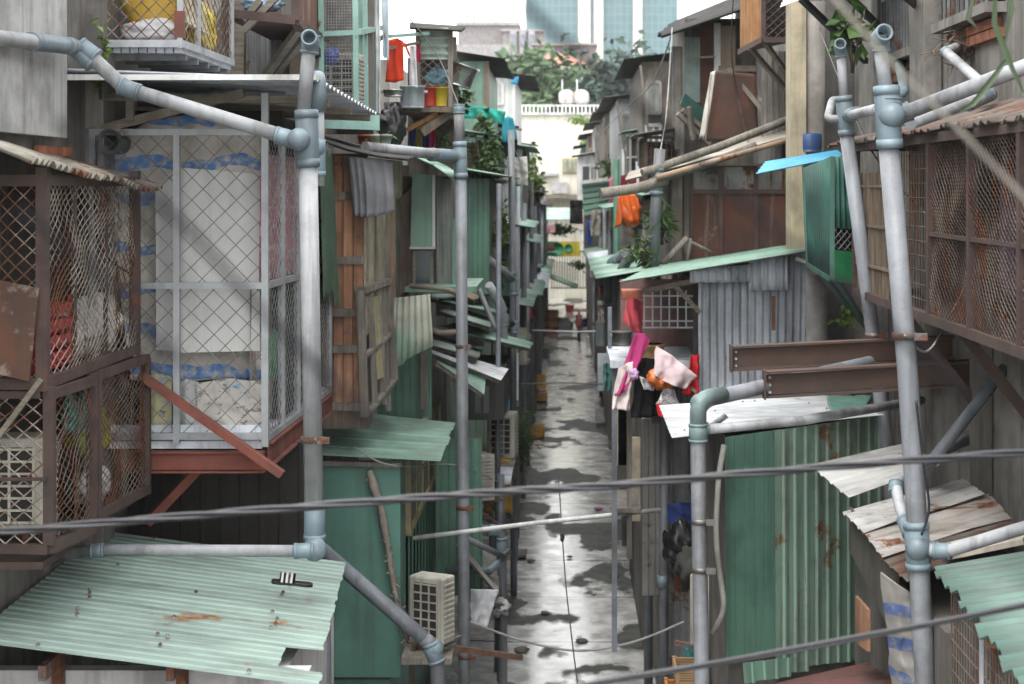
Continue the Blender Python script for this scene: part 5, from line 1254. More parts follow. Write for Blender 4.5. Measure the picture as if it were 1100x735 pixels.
t=thing('round_post','rough round concrete post standing under the teal cage','post',P(876,430,14.8)); a=P(878,380,14.8); m=MB(); m.tube([(a.x,14.8,2),(a.x,14.8,4.72)],.10,14); m.build('shaft',conc_d,t)
plant('small_plant','yellow-green sprig sprouting from the wall under the teal cage',P(910,335,14.6),(.10,.1,.13),40,.10,3,leafy)
plant('ivy','broad green leaves hanging down above the pipe beside the teal cage',P(915,35,14),(.14,.15,.34),60,.17,8,leaf,elong=1.4,clumps=9)
t=thing('straw_bundle','bundle of dry brown straw stuck on the right wall above the bent white pipe','straw bundle',P(1050,55,12))
m=MB(); rr=random.Random(2)
for k in range(150):
    a=P(1035+rr.gauss(0,10),45+rr.gauss(0,8),12.1); m.wire(a,a+V((rr.gauss(0.03,.09),rr.gauss(0,.06),rr.gauss(-.05,.06))),.004)
m.build('straw',M('straw',(.16,.12,.09)),t)
# hanging leaf blades at right top
t=thing('strap_leaf_plant','long narrow green leaf blades hanging near the camera, top right','plant',P(1070,0,6))
strap_leaf=M('strap_leaf',(.035,.075,.02),rough=.5)
for k,pts in enumerate(([(1070,-20),(1068,25),(1080,55),(1088,75),(1100,100)],[(1083,-20),(1087,10),(1080,45)],[(1084,60),(1066,85),(1045,112),(1030,120)],[(1047,-10),(1040,20),(1050,30)])):
    m=MB(); pl=[P(x,y,6.2+.1*k) for x,y in pts]; vs=[];fs=[]
    for i,p in enumerate(pl):
        wd=.010*math.sin(math.pi*(.12+.86*i/(len(pl)-1)))+.002; d=(pl[min(i+1,len(pl)-1)]-pl[max(i-1,0)]).normalized(); s=V((0,1,0)).cross(d)*wd
        vs+= [p-s,p+V((0,.008,0)),p+s]
    for i in range(len(pl)-1):
        a=3*i; fs+=[(a,a+1,a+4,a+3),(a+1,a+2,a+5,a+4)]
    m.add(vs,fs,True); m.build('leaf_blade',strap_leaf,t)
# ---- corrugated shed with shelf
t=thing('tin_shed','grey corrugated iron shed with a pale green roof edge, right of the alley','shed',(1.7,16,2.5))
YT2=15.6
def n_(px,py,Y=YT2): return P(px,py,Y)
m=MB(); m.sheet(n_(750,470),n_(872,470,15.9),n_(872,268,15.9),n_(750,300),15,.016,'sin',.003,seed=2,dent=.025,nv=6); m.build('front_sheet',galv,t)
m=MB(); m.sheet(n_(741,304,15.5),n_(806,304,15.5),n_(806,284,15.5),n_(741,290,15.5),8,.016,'sin',.003,rag0=.04,dent=.03); m.build('patch_sheet',galv,t)
m=MB(); m.sheet(n_(804,314,15.6),n_(846,312,15.6),n_(846,272,15.6),n_(804,280,15.6),5,.016,'sin',.003,rag0=.05); m.build('patch_sheet',galv,t)
m=MB(); m.sheet(P(665,303,15.0),P(700,286,18),P(868,260,18),P(866,270,15.1),9,.014,'trap',.004,seed=4); m.build('roof',greenl,t)
m=MB(); m.box((n_(748,0).x,15.95,2.5),(n_(840,0).x,18,4.6)); m.build('wall',darkw,t)
m=MB(); m.slab(n_(829,355,15.5),n_(833,355,15.5),n_(833,318,15.5),n_(829,318,15.5),.01); m.build('rust_patch',rustorange,t)
t=thing('wash_platform','open platform with a shelf and window grille beside the grey corrugated shed','platform',P(700,440,15.6))
m=MB(); m.beam(n_(690,313),n_(750,301),.05); m.beam(n_(724,306),n_(752,336),.045); m.build('roof_brace',woodx,t)
m=MB(); a=n_(655,389);b=n_(750,382); m.box((a.x,15.45,a.z-.04),(b.x,16.8,a.z+.03)); m.build('shelf_board',galv,t)
m=MB(); m.beam(n_(705,384,15.4),n_(752,425,15.4),.06,.03); m.build('shelf_brace',woodx,t)
m=MB()
for k in range(7): x=lerp(692,746,k/6); m.beam(n_(x,352,16),n_(x,312,16),.014)
for y in (318,330,345,352): m.beam(n_(690,y,16),n_(748,y,16),.014)
m.build('grille',silver,t)
m=MB(); m.beam(n_(660,700),n_(660,388),.05); m.beam(n_(655,386,16.6),n_(655,330,16.6),.04); m.build('post',pvc_d,t)
m=MB(); m.box((n_(672,0).x,17.0,3.5),(n_(752,0).x,17.1,4.55)); m.build('back_wall',M('dull_pink_wall',(.22,.12,.11),streak=.4),t)
m=MB(); m.sheet(P(690,640,17.3),P(748,640,17.3),P(748,450,17.3),P(690,450,17.3),8,.014,'rib',.004,dent=.03); m.build('lower_sheet',M('pale_lower_sheet',(.36,.35,.33),(.24,.235,.22),ns=2,rust=.2,streak=.6),t)
m=MB(); m.box((n_(662,0).x,15.9,2.4),(n_(690,0).x,16.9,2.44)); m.beam(n_(676,600,16),n_(676,440,16),.05); m.build('low_shelf',woodg,t)
m=MB(); m.sheet(n_(700,455,16.2),n_(752,455,16.2),n_(752,390,16.2),n_(700,390,16.2),9,.012,'sin',.004); m.build('apron',galv_d,t)
garment('pink_cloth','coral pink cloth hanging at the left end of the wash platform, above the shelf',[n_(672,322,15.5),n_(680,320,15.5),n_(691,324,15.6)],[n_(669,345,15.4),n_(680,356,15.4),n_(689,358,15.5)],fabric('coral',(.60,.09,.12)),.03,2,1,cat='cloth')
garment('magenta_cloth','long magenta cloth draped down from the shelf of the wash platform',[n_(682,358,15.3),n_(692,358,15.3),n_(700,366,15.3)],[n_(660,425,15.2),n_(666,427,15.2),n_(672,418,15.2)],fabric('magenta',(.50,.055,.21)),.03,2,2,cat='cloth')
garment('black_garment','large black garment hanging under the shelf of the wash platform',[n_(686,384,15.32),n_(700,385,15.3),n_(718,384,15.32)],[n_(676,448,15.3),n_(695,449,15.3),n_(708,446,15.3)],fabric('black',(.008,.008,.009)),.04,3,3)
garment('white_towel','white towel with a pink edge hanging below the magenta cloth',[n_(664,396,15.25),n_(672,390,15.25),n_(679,388,15.25)],[n_(656,440,15.2),n_(667,441,15.2),n_(677,442,15.2)],fabric('towelwhite',(.62,.55,.53)),.03,2,4,cat='towel')
garment('pale_pink_cloth','pale pink checked cloth spread over the brace of the wash platform',[n_(706,372,15.15),n_(722,382,15.15),n_(748,404,15.15)],[n_(699,402,15.1),n_(716,412,15.05),n_(735,418,15.1)],fabric('palepink',(.66,.52,.54)),.05,2,5,cat='cloth')
garment('white_cloth','white cloth edge showing between the black garment and the orange bag',[n_(686,404,15.2),n_(704,410,15.2)],[n_(690,418,15.2),n_(703,420,15.2)],fabric('whitecl',(.6,.6,.6)),.03,2,6,cat='cloth')
garment('lace_cloth','grey-white lace cloth hanging under the pale pink cloth',[n_(712,416,15.15),n_(724,418,15.15)],[n_(704,434,15.1),n_(730,436,15.1)],blotch('lace',(.55,.52,.54),[((.2,.18,.2),30,.52)]),.03,2,7,cat='cloth')
garment('red_cloth','red cloth hanging against the corrugated shed, behind the pale pink cloth',[n_(738,382,15.4),n_(750,380,15.4)],[n_(734,424,15.4),n_(750,428,15.4)],fabric('redcl',(.50,.02,.03)),.05,2,8,cat='cloth')
garment('red_cloth','scrap of red cloth at the left corner of the white roof',[n_(704,434,15.05),n_(710,433,15.05)],[n_(708,447,15.0),n_(716,450,15.0)],fabric('redcl',(.5,.02,.03)),.03,2,9,cat='cloth')
bag('plastic_bag','orange plastic bag hanging among the clothes of the wash platform',n_(710,407,15.15),.10,plastic('orangebag',(.70,.16,.02)),3,sq=(1.1,.9,.95))
bag('plastic_bag','small lilac bag between the magenta cloth and the black garment',n_(681,402,15.2),.04,plastic('lilac',(.55,.36,.58)),4,knot=False)
pot('grey-green pot on the shelf of the wash platform',n_(668,370,15.7),.09,.11,galv_d)
t=thing('basket','yellow wicker basket on the shelf of the wash platform','basket',n_(698,383,15.8)); m=MB(); m.lathe(n_(698,384,15.8),[(.10,0),(.14,.1),(.145,.1),(.145,.13),(.125,.13)],18); m.build('basket_body',M('wicker',(.45,.28,.10),ns=20,bump=.6),t)
plant('potted_plant','fern-like plant on the roof edge, left of the corrugated shed',P(694,268,17.5),(.22,.25,.2),160,.12,4,leaf,elong=4)
plant('tall_grass','green grass blades beside the grey pipe, at the left of the rusty shack',P(711,235,18),(.12,.15,.28),120,.16,5,leaf,elong=6)
t=thing('clay_planter','terracotta planter on the platform under the fern-like plant','planter',P(680,322,16.2)); m=MB(); a=P(668,322,16.2);b=P(692,312,16.2); m.box((a.x,16.2,a.z),(b.x,16.5,b.z)); m.build('box',M('terracotta',(.38,.11,.06)),t,bevel=.01)

# ---- steel beams
for (x0,x1,yc,Y,lab) in ((786,958,385,12.4,'rusty steel I-beam sticking out level from the right wall, farther and higher of two'),(822,1009,413,11.6,'rusty steel I-beam sticking out level from the right wall, nearer and lower of two')):
    a=P(x0,yc,Y);b=P(x1,yc-3,Y); t=thing('steel_beam',lab,'steel beam',a,'steel beams on the right wall')
    m=MB(); ibeam(m,a,V((2.94,Y+.3,b.z+.03)),.17,.11,.014); m.build('beam_body',M('rust_beam',(.075,.045,.036),(.10,.06,.045),ns=3,dirt=.5,streak=.3,axis='x',rough=.8,bump=.2),t)
    m=MB(); m.box((a.x-.012,Y-.07,a.z-.1),(a.x-.001,Y+.07,a.z+.1)); m.build('end_plate',rustframe,t)
    m=MB()
    for dz in (-.05,0,.05): m.lathe((a.x+.03,Y-.008,a.z+dz),[(.012,0),(.012,.008)],8,(0,-1,0))
    m.build('bolt',silver,t)
# ---- green ribbed shed with the white roof
t=thing('green_shed','tall green ribbed metal shed, lower right','shed',(1.8,12.4,1.9))
A,B,C,D=P(781,724,11.75),P(947,690,12.7),P(947,446,12.7),P(779,470,11.75)
m=MB(); m.sheet(A.lerp(B,.0)+V((0,0,.09)),A.lerp(B,.30)+V((0,0,.09)),D.lerp(C,.30),D,5,.014,'seam',.004,seed=3); m.build('cladding',greens,t)
m=MB(); m.sheet(A.lerp(B,.301)-V((0,0,.10)),B-V((0,0,.10)),C,D.lerp(C,.301),10,.016,'rib',.004,seed=4,rag0=.02); m.build('old_cladding',greens_old,t)
m=MB(); a=D+V((.02,.06,0)); m.hexa([A+V((.02,.06,-.9)),B+V((0,.06,-.9)),B+V((0,2,-.9)),A+V((.02,2,-.9))],[D+V((.02,.06,-.02)),C+V((0,.06,-.02)),C+V((0,2,-.02)),D+V((.02,2,-.02))]); m.build('wall',darkw,t)
m=MB(); m.sheet(P(800,735,11.7),P(850,728,11.95),P(850,706,11.95),P(798,712,11.7),4,.012,'rib',.003,rag0=.1); m.build('patch_sheet',greenl,t)
m=MB(); m.sheet(P(722,471,11.6),P(708,436,13.4),P(884,424,14.0),P(950,446,12.55),9,.006,'trap',.004,seed=7,nv=3,dent=.006); m.build('roof',whitem,t)
rr=random.Random(4)
m=MB()
for k in range(12):
    u=rr.choice((.15,.4,.65,.9)); v=rr.random(); p=P(722,471,11.6).lerp(P(950,446,12.55),v).lerp(P(708,436,13.4).lerp(P(884,424,14.0),v),u); m.lathe(p+V((0,0,.004)),[(.008,0),(.008,.008),(.003,.012)],7)
m.build('screw',clampm,t)
m=MB(); m.cloth([P(886,426,13.4),P(936,424,13.6)],[P(896,443,12.7),P(930,441,12.8)],16,6,.03,2,2,grow=False,thick=.015); tag(m.build('green_tarp',M('green_rubber',(.10,.22,.18),rough=.4),None),'sea-green sheet folded on the far end of the white roof','tarpaulin')
Y5=11.3
pipes('drain_pipe','slim grey drain pipe bending over the white roof, in front of the green shed','drain pipe',(P(752,735,Y5).x,Y5,0),
 [(rounded([P(935,390,12.2),P(760,429,11.35),P(749,440,Y5),P(750,500,Y5),P(754,735,Y5),P(760,1076,Y5)],.10),.052,pvc_m),
  ([P(752,462,Y5),P(860,452,11.6),P(990,430,12.6)],.034),([P(758,462,11.3),P(778,448,11.9)],.022)],
 [(P(750,455,Y5),P(750,475,Y5),.063),(P(750,461,Y5),P(760,461,11.32),.047)],[(P(751,433,11.32),.062)],[(P(752,560,Y5),.06),(P(752.5,612,Y5),.058)],matf=fit_g)
m=MB(); m.tube(rounded([P(750,475,Y5),P(750,429,Y5),P(778,424,Y5+.12)],.14,10),.057,14); tag(m.build('pipe_bend',fit_g,None),'green-stained bend at the top of the slim pipe before the green shed','pipe bend')
m=MB(); m.tube(rounded([P(778,478,11.55),P(772,510,11.5),P(768,580,11.5),P(779,655,11.5),P(766,680,11.6)],.2),.02,8); tag(m.build('hose',M('hose_grey',(.40,.40,.36)),None),'pale flexible hose hanging between the slim pipe and the green shed','hose')
# ---- rusty patched roof and matting, lower right
t=thing('patched_hut','hut with a patched rusty and white tin roof and a dark matting side, lower right','hut',(2.4,10.5,0))
m=MB(); m.sheet(P(912,535,10.9),P(870,500,11.9),P(975,476,12.2),P(1010,500,11.3),4,.012,'rib',.004,rag0=.0,seed=3); m.build('white_sheet',M('white_tin',(.50,.50,.49),(.42,.42,.41),ns=2,dirt=.35,streak=.35,axis='x',rust=.04),t)
m=MB(); m.sheet(P(928,572,10.1),P(905,549,10.7),P(1035,515,11.6),P(1058,530,10.9),3,.012,'rib',.004,dent=.03,seed=4); m.build('peeling_sheet',M('peeling_sheet',(.42,.42,.41),(.30,.29,.28),ns=2,rust=.22,dirt=.4,streak=.4,axis='x'),t)
m=MB(); m.sheet(P(948,597,9.7),P(925,570,10.2),P(1062,530,11.0),P(1086,556,10.3),3,.012,'rib',.004,dent=.03,seed=5); m.build('rusty_sheet',M('rusty_sheet',(.38,.36,.34),(.27,.24,.21),ns=2,rust=.36,dirt=.4,streak=.4,axis='x'),t)
m=MB(); m.sheet(P(975,628,9.3),P(944,594,9.8),P(1086,552,10.5),P(1100,575,9.8),3,.012,'rib',.005,rag1=.1,dent=.04,seed=6); m.build('rusty_sheet',rustroof,t)
m=MB(); m.slab(P(1018,602,9.25),P(1100,585,9.25),P(1110,566,9.6),P(1012,590,9.6),.03); m.build('board',M('pale_board',(.55,.50,.42)),t)
m=MB(); m.slab(P(915,590,10.8),P(966,690,9.6),P(966,610,9.6),P(915,545,10.8),.02); m.build('matting_side',M('dark_mat',(.13,.12,.095),(.085,.08,.065),ns=4,grain='z'),t)
m=MB(); m.box((2.05,9.0,0),(2.9,11.8,3.1)); m.build('wall',darkw,t)
m=MB(); m.slab(P(922,690,10.75),P(935,700,10.4),P(935,655,10.4),P(922,640,10.75),.02); m.build('plank',woodr,t)
m=MB(); m.cloth([P(948,615,9.5),P(966,628,9.4),P(984,640,9.35)],[P(958,740,9.5),P(970,742,9.4),P(982,745,9.35)],24,40,.02,1.5,3,rag=.08,crumple=.08); tag(m.build('striped_tarp',stripes('striped_tarp_right',(.27,.26,.24),(.06,.10,.24),'z',.19,.06),None),'grey tarpaulin strip with blue bands hanging below the rusty sheets, lower right','tarpaulin')
# ---- green roof bottom right
t=thing('corner_hut','hut with a grimy pale green corrugated roof, bottom right corner','hut',(2.4,7.8,0))
m=MB(); m.sheet((1.80,6.2,3.46),(1.925,8.8,3.49),(2.93,8.8,3.66),(2.93,6.2,3.64),26,.013,'sin',.003,rag0=.05,seed=5,nv=3); m.build('roof',M('green_roof_right',(.115,.19,.165),(.085,.15,.128),ns=1.4,rust=.08,dirt=.35,streak=.4,axis='x',rough=.5,bump=.1),t)
m=MB(); m.box((2.02,6.3,0),(2.94,8.7,3.42)); m.build('wall',darkw,t)
m=MB(); m.grid((2.0,8.65,2.3),(2.0,6.4,2.3),(2.0,6.4,3.4),(2.0,8.65,3.4),40,14,.004); m.build('mesh',wirerust,t)
m=MB(); m.beam((2.0,8.0,2.3),(2.0,8.0,3.42),.03); m.build('post',galv,t)
m=MB(); m.blob(P(1070,692,7.6),.05,.05,.018,2,.3); tag(m.build('brick_shard',M('shard',(.32,.13,.06)),None),'small orange-brown shard lying on the green roof at the bottom right','shard')
t=thing('rusty_canopy','dark red rusty sheet roof low under the green shed, bottom right','roof',P(900,730,11)); m=MB(); m.sheet(P(820,742,10.6),P(838,735,11.3),P(962,706,11.4),P(985,735,10.2),6,.012,'sin',.004,seed=2); m.build('sheet',M('dark_red_roof',(.13,.05,.045),(.09,.04,.035),rust=.3),t)
# ---- rusty shack (690-860 x 150-280)
t=thing('rusty_shack','shack faced with rust-streaked metal panels under a pale sheet roof, right of centre','shack',(2,19,3.9))
YK=18.6
def v_(px,py,Y=YK): return P(px,py,Y)
m=MB(); m.box((v_(722,0).x,YK+.06,v_(0,290).z),(v_(862,0).x,YK+4,v_(0,178).z)); m.build('wall',darkw,t)
pan=M('rust_streak_panel',(.165,.065,.043),(.105,.043,.031),ns=1.2,dirt=.4,streak=.55,rust=.25,rustcol=(.20,.13,.10),rust2=(.14,.10,.08),rough=.85)
pan2=M('grey_streak_panel',(.34,.32,.31),(.25,.23,.22),ns=1.5,dirt=.4,streak=.5,rust=.42)
m0=[742,774,812,852]
for i in range(3):
    m=MB(); m.slab(v_(m0[i]+1,282,YK+.02),v_(m0[i+1]-1,282,YK+.02),v_(m0[i+1]-1,208,YK+.02),v_(m0[i]+1,208,YK+.02),.02); m.build('panel',pan,t)
    m=MB(); m.slab(v_(m0[i]+1,205,YK+.02),v_(m0[i+1]-1,205,YK+.02),v_(m0[i+1]-1,183-4*i,YK+.02),v_(m0[i]+1,184-4*i,YK+.02),.02); m.build('panel',pan2,t)
m=MB()
for x in (742,774,812,852): m.beam(v_(x,284),v_(x,180),.05)
m.beam(v_(736,206),v_(856,206),.05); m.beam(v_(736,280),v_(856,280),.05); m.build('frame',M('brown_frame',(.10,.06,.05)),t)
m=MB(); m.beam(v_(727,290,18.4),v_(727,182,18.4),.12,.05); m.beam(v_(737,290,18.5),v_(737,180,18.5),.06); m.build('post',sooty,t)
m=MB(); m.sheet(P(672,194,18.1),P(676,186,20.4),P(858,136,20.4),P(852,146,18.25),8,.014,'sin',.006,seed=3,rag0=.0,nv=3); m.build('roof',M('pale_roof',(.40,.37,.31),(.30,.27,.22),rust=.15,dirt=.4,axis='x'),t)
for A,B,r in ((P(690,186,17.5),P(848,128,18.2),.045),(P(698,196,17.3),P(812,156,17.6),.04),(P(645,208,17.1),P(716,194,17.3),.055)):
    m=MB(); m.tube([A,A.lerp(B,.5)+V((0,0,-.02)),B],r,9); m.build('roof_pole',woodg,t)
m=MB(); m.tube([P(705,191,17.2),P(852,149,17.5)],.028,8); m.build('rusty_pole',M('rust_streak_wood',(.36,.25,.17),(.25,.20,.16),rust=.3),t)
pipes('drain_pipe','grey pipe rising between the wash platform and the rusty shack','drain pipe',(P(704,290,17.6).x,17.6,3),[([P(709,160,17.6),P(704,230,17.6),P(702,290,17.6)],.06,pvc_v)],[(P(707,180,17.6),P(705,210,17.6),.068)])
t=thing('timber_brace','pair of grey sticks leaning beside the rusty shack','sticks',P(720,280,17.8)); m=MB(); m.tube([P(712,284,17.8),P(738,256,17.9)],.035,7); m.tube([P(738,284,17.9),P(742,256,17.9)],.02,6); m.tube([P(742,260,17.9),P(765,272,18)],.02,6); m.build('stick',woodg,t)
# ---- rusty tank box and upper shacks
t=thing('rusty_cabinet','tall brown rusty metal cabinet with a torn white edge, upper right of centre','cabinet',P(785,150,20.5))
m=MB(); a=P(757,152,20.5);b=P(815,78,20.5); m.hexa([P(757,152,20.5),P(815,150,20.5),P(815,150,21.3),P(757,152,21.3)],[P(768,76,20.5),P(812,80,20.5),P(812,80,21.3),P(768,76,21.3)]); m.build('casing',rustm,t,bevel=.03)
m=MB(); m.cloth([P(763,78,20.4),P(768,76,20.4)],[P(752,150,20.4),P(759,152,20.4)],5,16,.03,1,2,rag=.3); m.build('torn_edge',fabric('torn',(.60,.58,.53)),t)
t=thing('upper_shack','dark upper shack with hanging plank shutters under a black roof, top right of centre','shack',P(760,170,23))
YU=23.5
def u_(px,py,Y=YU): return P(px,py,Y)
m=MB(); m.box((u_(735,0).x,YU,u_(0,190).z),(2.66,YU+2.5,u_(0,20).z)); m.build('wall',sooty,t)
m=MB(); m.sheet(u_(703,42,22.6),u_(718,28,26),u_(860,-30,26),u_(850,-8,22.6),10,.03,'sin',.012,seed=6,rag0=.06,nv=3); m.build('roof',tar,t)
for i,(x0,x1,y0,y1,mt) in enumerate(((722,733,50,130,galv_d),(735,752,40,110,M('pale_teal_board',(.30,.40,.37),streak=.5)),(752,768,25,135,rustm),(767,774,25,80,white),(774,790,28,76,M('tan_board',(.36,.27,.19),streak=.4)),(725,732,50,160,woodg))):
    m=MB(); m.slab(u_(x0,y1,YU-.05-.03*i),u_(x1,y1,YU-.05-.03*i),u_(x1,y0,YU-.05-.03*i),u_(x0,y0,YU-.05-.03*i),.02); m.build('shutter',mt,t)
m=MB(); m.beam(u_(772,74,23.2),u_(812,74,23.2),.08); m.beam(u_(745,62,23.2),u_(768,61,23.2),.03); m.build('rail',woodx,t)
for A,B in ((u_(733,118,23),u_(768,150,23.2)),(u_(728,122,23),u_(762,155,23.2)),(u_(740,115,22.9),u_(745,150,23))):
    m=MB(); m.beam(A,B,.06); m.build('bracket_arm',woodg,t)
m=MB(); m.slab(u_(730,112,23.1),u_(752,132,23.3),u_(760,120,23.3),u_(735,100,23.1),.02); m.build('teal_sheet',M('teal_dull',(.06,.16,.14)),t)
t=thing('orange_cage','box cage with orange planks and dark mesh, at the top right of centre','window cage',P(825,55,18.8))
m=MB(); m.sheet(P(795,55,19.4),P(820,42,18.4),P(820,-70,18.4),P(795,-70,19.4),7,.01,'rib',.01,seed=2); m.build('plank_side',woodo,t)
m=MB(); m.chain(P(821,42,18.4),P(853,42,18.4),P(853,-70,18.4),P(821,-70,18.4),.10,.09,.008); m.build('mesh',rustframe,t)
m=MB(); m.beam(P(795,56,19.4),P(820,43,18.4),.06); m.beam(P(820,43,18.4),P(856,43,18.4),.06); m.beam(P(820,43,18.4),P(820,-70,18.4),.05); m.slab(P(821,44,18.5),P(856,44,18.5),P(856,44,19.8),P(796,57,19.5),.03); m.build('frame',rustframe,t)
m=MB(); m.slab(P(822,42,19.2),P(856,42,19.2),P(856,-70,19.2),P(822,-70,19.2),.03); m.build('shade_backing',dark,t)  # shade behind the cage mesh, done as a near-black panel
for A,B in ((P(806,52,18.9),P(848,100,19.5)),(P(822,46,18.5),P(850,86,19.3)),(P(785,80,21),P(826,118,20.4)),(P(783,74,20.6),P(822,122,20.4))):
    m=MB(); m.beam(A,B,.05); m.build('bracket_arm',woodg,t)
t=thing('plank_screen','pale grey plank wall behind the bracket arms, left of the yellow pillar','wall',P(835,150,19.8))
m=MB(); m.sheet(P(818,150,20),P(850,150,20),P(850,55,20),P(818,55,20),5,.012,'rib',.01,seed=1); m.build('planks',M('pale_grey_plank',(.33,.31,.28),(.22,.21,.19),grain='z',streak=.5),t)
t=thing('white_overhang','white edged sheet overhang with dark brackets, at the top right','overhang',P(880,10,14)); m=MB(); m.sheet(P(838,8,13.8),P(850,-20,15.5),P(960,-60,15.5),P(960,-38,13.8),8,.012,'trap',.004); m.build('sheet',white,t)
for A,B in ((P(858,-4,14),P(930,66,15.4)),(P(905,-10,14),P(968,52,15)),(P(965,-10,13),P(1010,26,14))):
    m=MB(); m.beam(A,B,.05); m.build('bracket_arm',rustframe,t)
# ---- bottom of the alley at right: dark hut fronts, bag, pole with cap
m=MB(); m.tube([P(430,580,15.6),P(575,562,15.9),P(718,547,16.2)],.022,10); tag(m.build('laundry_pole',white,None),'long white pole laid level across the alley','pole')
garment('blue_cloth','dark blue cloth draped over the right end of the white pole',[P(716,541,15.95),P(730,539,15.9),P(746,540,15.95)],[P(719,564,15.9),P(733,562,15.85),P(747,566,15.9)],fabric('navycloth',(.022,.045,.17)),.03,1.5,3,cat='cloth')
bag('plastic_bag','black bin bag hanging on the pipes below the dark blue cap',P(733,588,15.6),.15,M('bin_bag',(.012,.012,.013),rough=.28,dirt=.05,bump=.6,bs=12),7,sq=(1.15,.9,1.4))
bag('plastic_bag','dark bundle low between the slim pipe and the bin bag',P(742,610,15.3),.15,fabric('darkbundle',(.05,.055,.05)),9,sq=(.8,.8,1.2),knot=False)
ac_unit('dusty cream air conditioner low behind the slim pipe before the green shed',P(770,690,13.6),R(55),.44,.58,.26)
crate('cardboard_box','brown cardboard scraps low at the right of the alley',P(726,735,13.0),P(756,705,13.4)+V((0,.0,0)),M('cardboard',(.38,.24,.12)),cat='box')
crate('plastic_crate','teal crate low behind the slim pipe at the right',P(738,712,13.6),P(764,690,13.9),plastic('tealcrate',(.04,.26,.26)))
crate('plastic_crate','orange crate low at the bottom of the alley by the slim pipe',P(716,760,13.8),P(752,728,14.1),plastic('orangecrate',(.55,.22,.04)))
upper('ribbed_hut','grey ribbed hut low behind the bin bag and pipes',716,782,440,900,16.6,3,galv_d,None,9)
upper('ribbed_hut','shadowy plank hut behind the posts on the right of the alley',690,722,452,800,20,4,sooty,None,6)
t=thing('cable_bundle','thick twisted black cable sagging across the whole view','cable',P(550,527,5))
pts=[P(x,y,5.0) for x,y in ((-60,575),(0,571.5),(150,558.5),(300,546.5),(450,535),(550,528),(650,522),(800,509),(950,497),(1100,486),(1180,480))]
def smooth(pts,n=10):
    out=[]
    for i in range(len(pts)-1):
        p0=pts[max(i-1,0)];p1=pts[i];p2=pts[i+1];p3=pts[min(i+2,len(pts)-1)]
        for k in range(n):
            t=k/n; out.append(.5*((2*p1)+(p2-p0)*t+(2*p0-5*p1+4*p2-p3)*t*t+(3*p1-p0-3*p2+p3)*t**3))
    out.append(pts[-1]); return out
sp=smooth(pts,22)
for k in range(3):
    m=MB(); L=[]
    for i,p in enumerate(sp):
        a=i*.16+k*2*math.pi/3; L.append(p+V((0,math.cos(a),math.sin(a)))*.0074)
    m.tube(L,.0062,8); m.build('strand',cable,t)
m=MB(); m.tube(smooth([P(x,y,4.6) for x,y in ((560,752),(640,733),(760,713),(870,693),(1000,669),(1100,649),(1180,632))],6),.006,8); m.tube(smooth([P(x,y,4.6) for x,y in ((560,755),(640,736.5),(760,716),(870,697),(1000,672),(1100,652),(1180,635))],6),.0045,8); tag(m.build('cable',cable,None),'thinner dark cable crossing the bottom right of the view','cable')
m=MB(); m.tube(smooth([P(x,y,Y) for x,y,Y in ((505,668,15.8),(560,688,15.8),(620,699,15.8),(680,690,15.8),(735,668,15.6))],8),.012,7); tag(m.build('wire',M('grey_wire',(.35,.35,.36)),None),'grey wire sagging low across the alley','wire')
m=MB(); m.tube(smooth([P(x,y,Y) for x,y,Y in ((600,510,17),(604,575,16.2),(609,640,15),(621,740,13.4))],8),.006,6); m.blob(P(604,577,16.1),.022,.02,.05,2); tag(m.build('thin_cord',M('dark_cord',(.05,.05,.05)),None),'thin dark cord hanging along the middle of the alley','cord')
# ---- ropes close to the camera
for (pts,r,lab,mt) in (([(862,-40,2.3),(950,60,2.25),(1040,150,2.2),(1130,245,2.15)],.0034,'tan rope close to the camera, out of focus at the upper right',M('rope_tan',(.20,.185,.15))),
    ([(60,130,1.25),(190,235,1.25),(290,345,1.25),(420,470,1.25)],.003,'thin dark cord close to the camera, across the white board',M('cord_dark',(.012,.012,.014),dirt=0,streak=0,rough=.9,spec=.1)),
    ([(520,-40,1.25),(590,30,1.25),(660,90,1.25),(740,160,1.25)],.0036,'thin dark cord close to the camera, across the glass tower',M('cord_dark',(.012,.012,.014),dirt=0,streak=0,rough=.9,spec=.1)),
    ([(20,225,1.3),(110,300,1.3),(190,390,1.3)],.0025,'thin dark cord close to the camera, across the rusty cage',M('cord_dark',(.012,.012,.014),dirt=0,streak=0,rough=.9,spec=.1)),
    ([(700,130,1.25),(820,235,1.25),(930,330,1.25),(1040,430,1.25)],.0028,'thin dark cord close to the camera, across the teal cage',M('cord_dark',(.012,.012,.014),dirt=0,streak=0,rough=.9,spec=.1))):
    m=MB(); m.tube(smooth([P(*p) for p in pts],5),r,7); tag(m.build('rope',mt,None),lab,'rope')
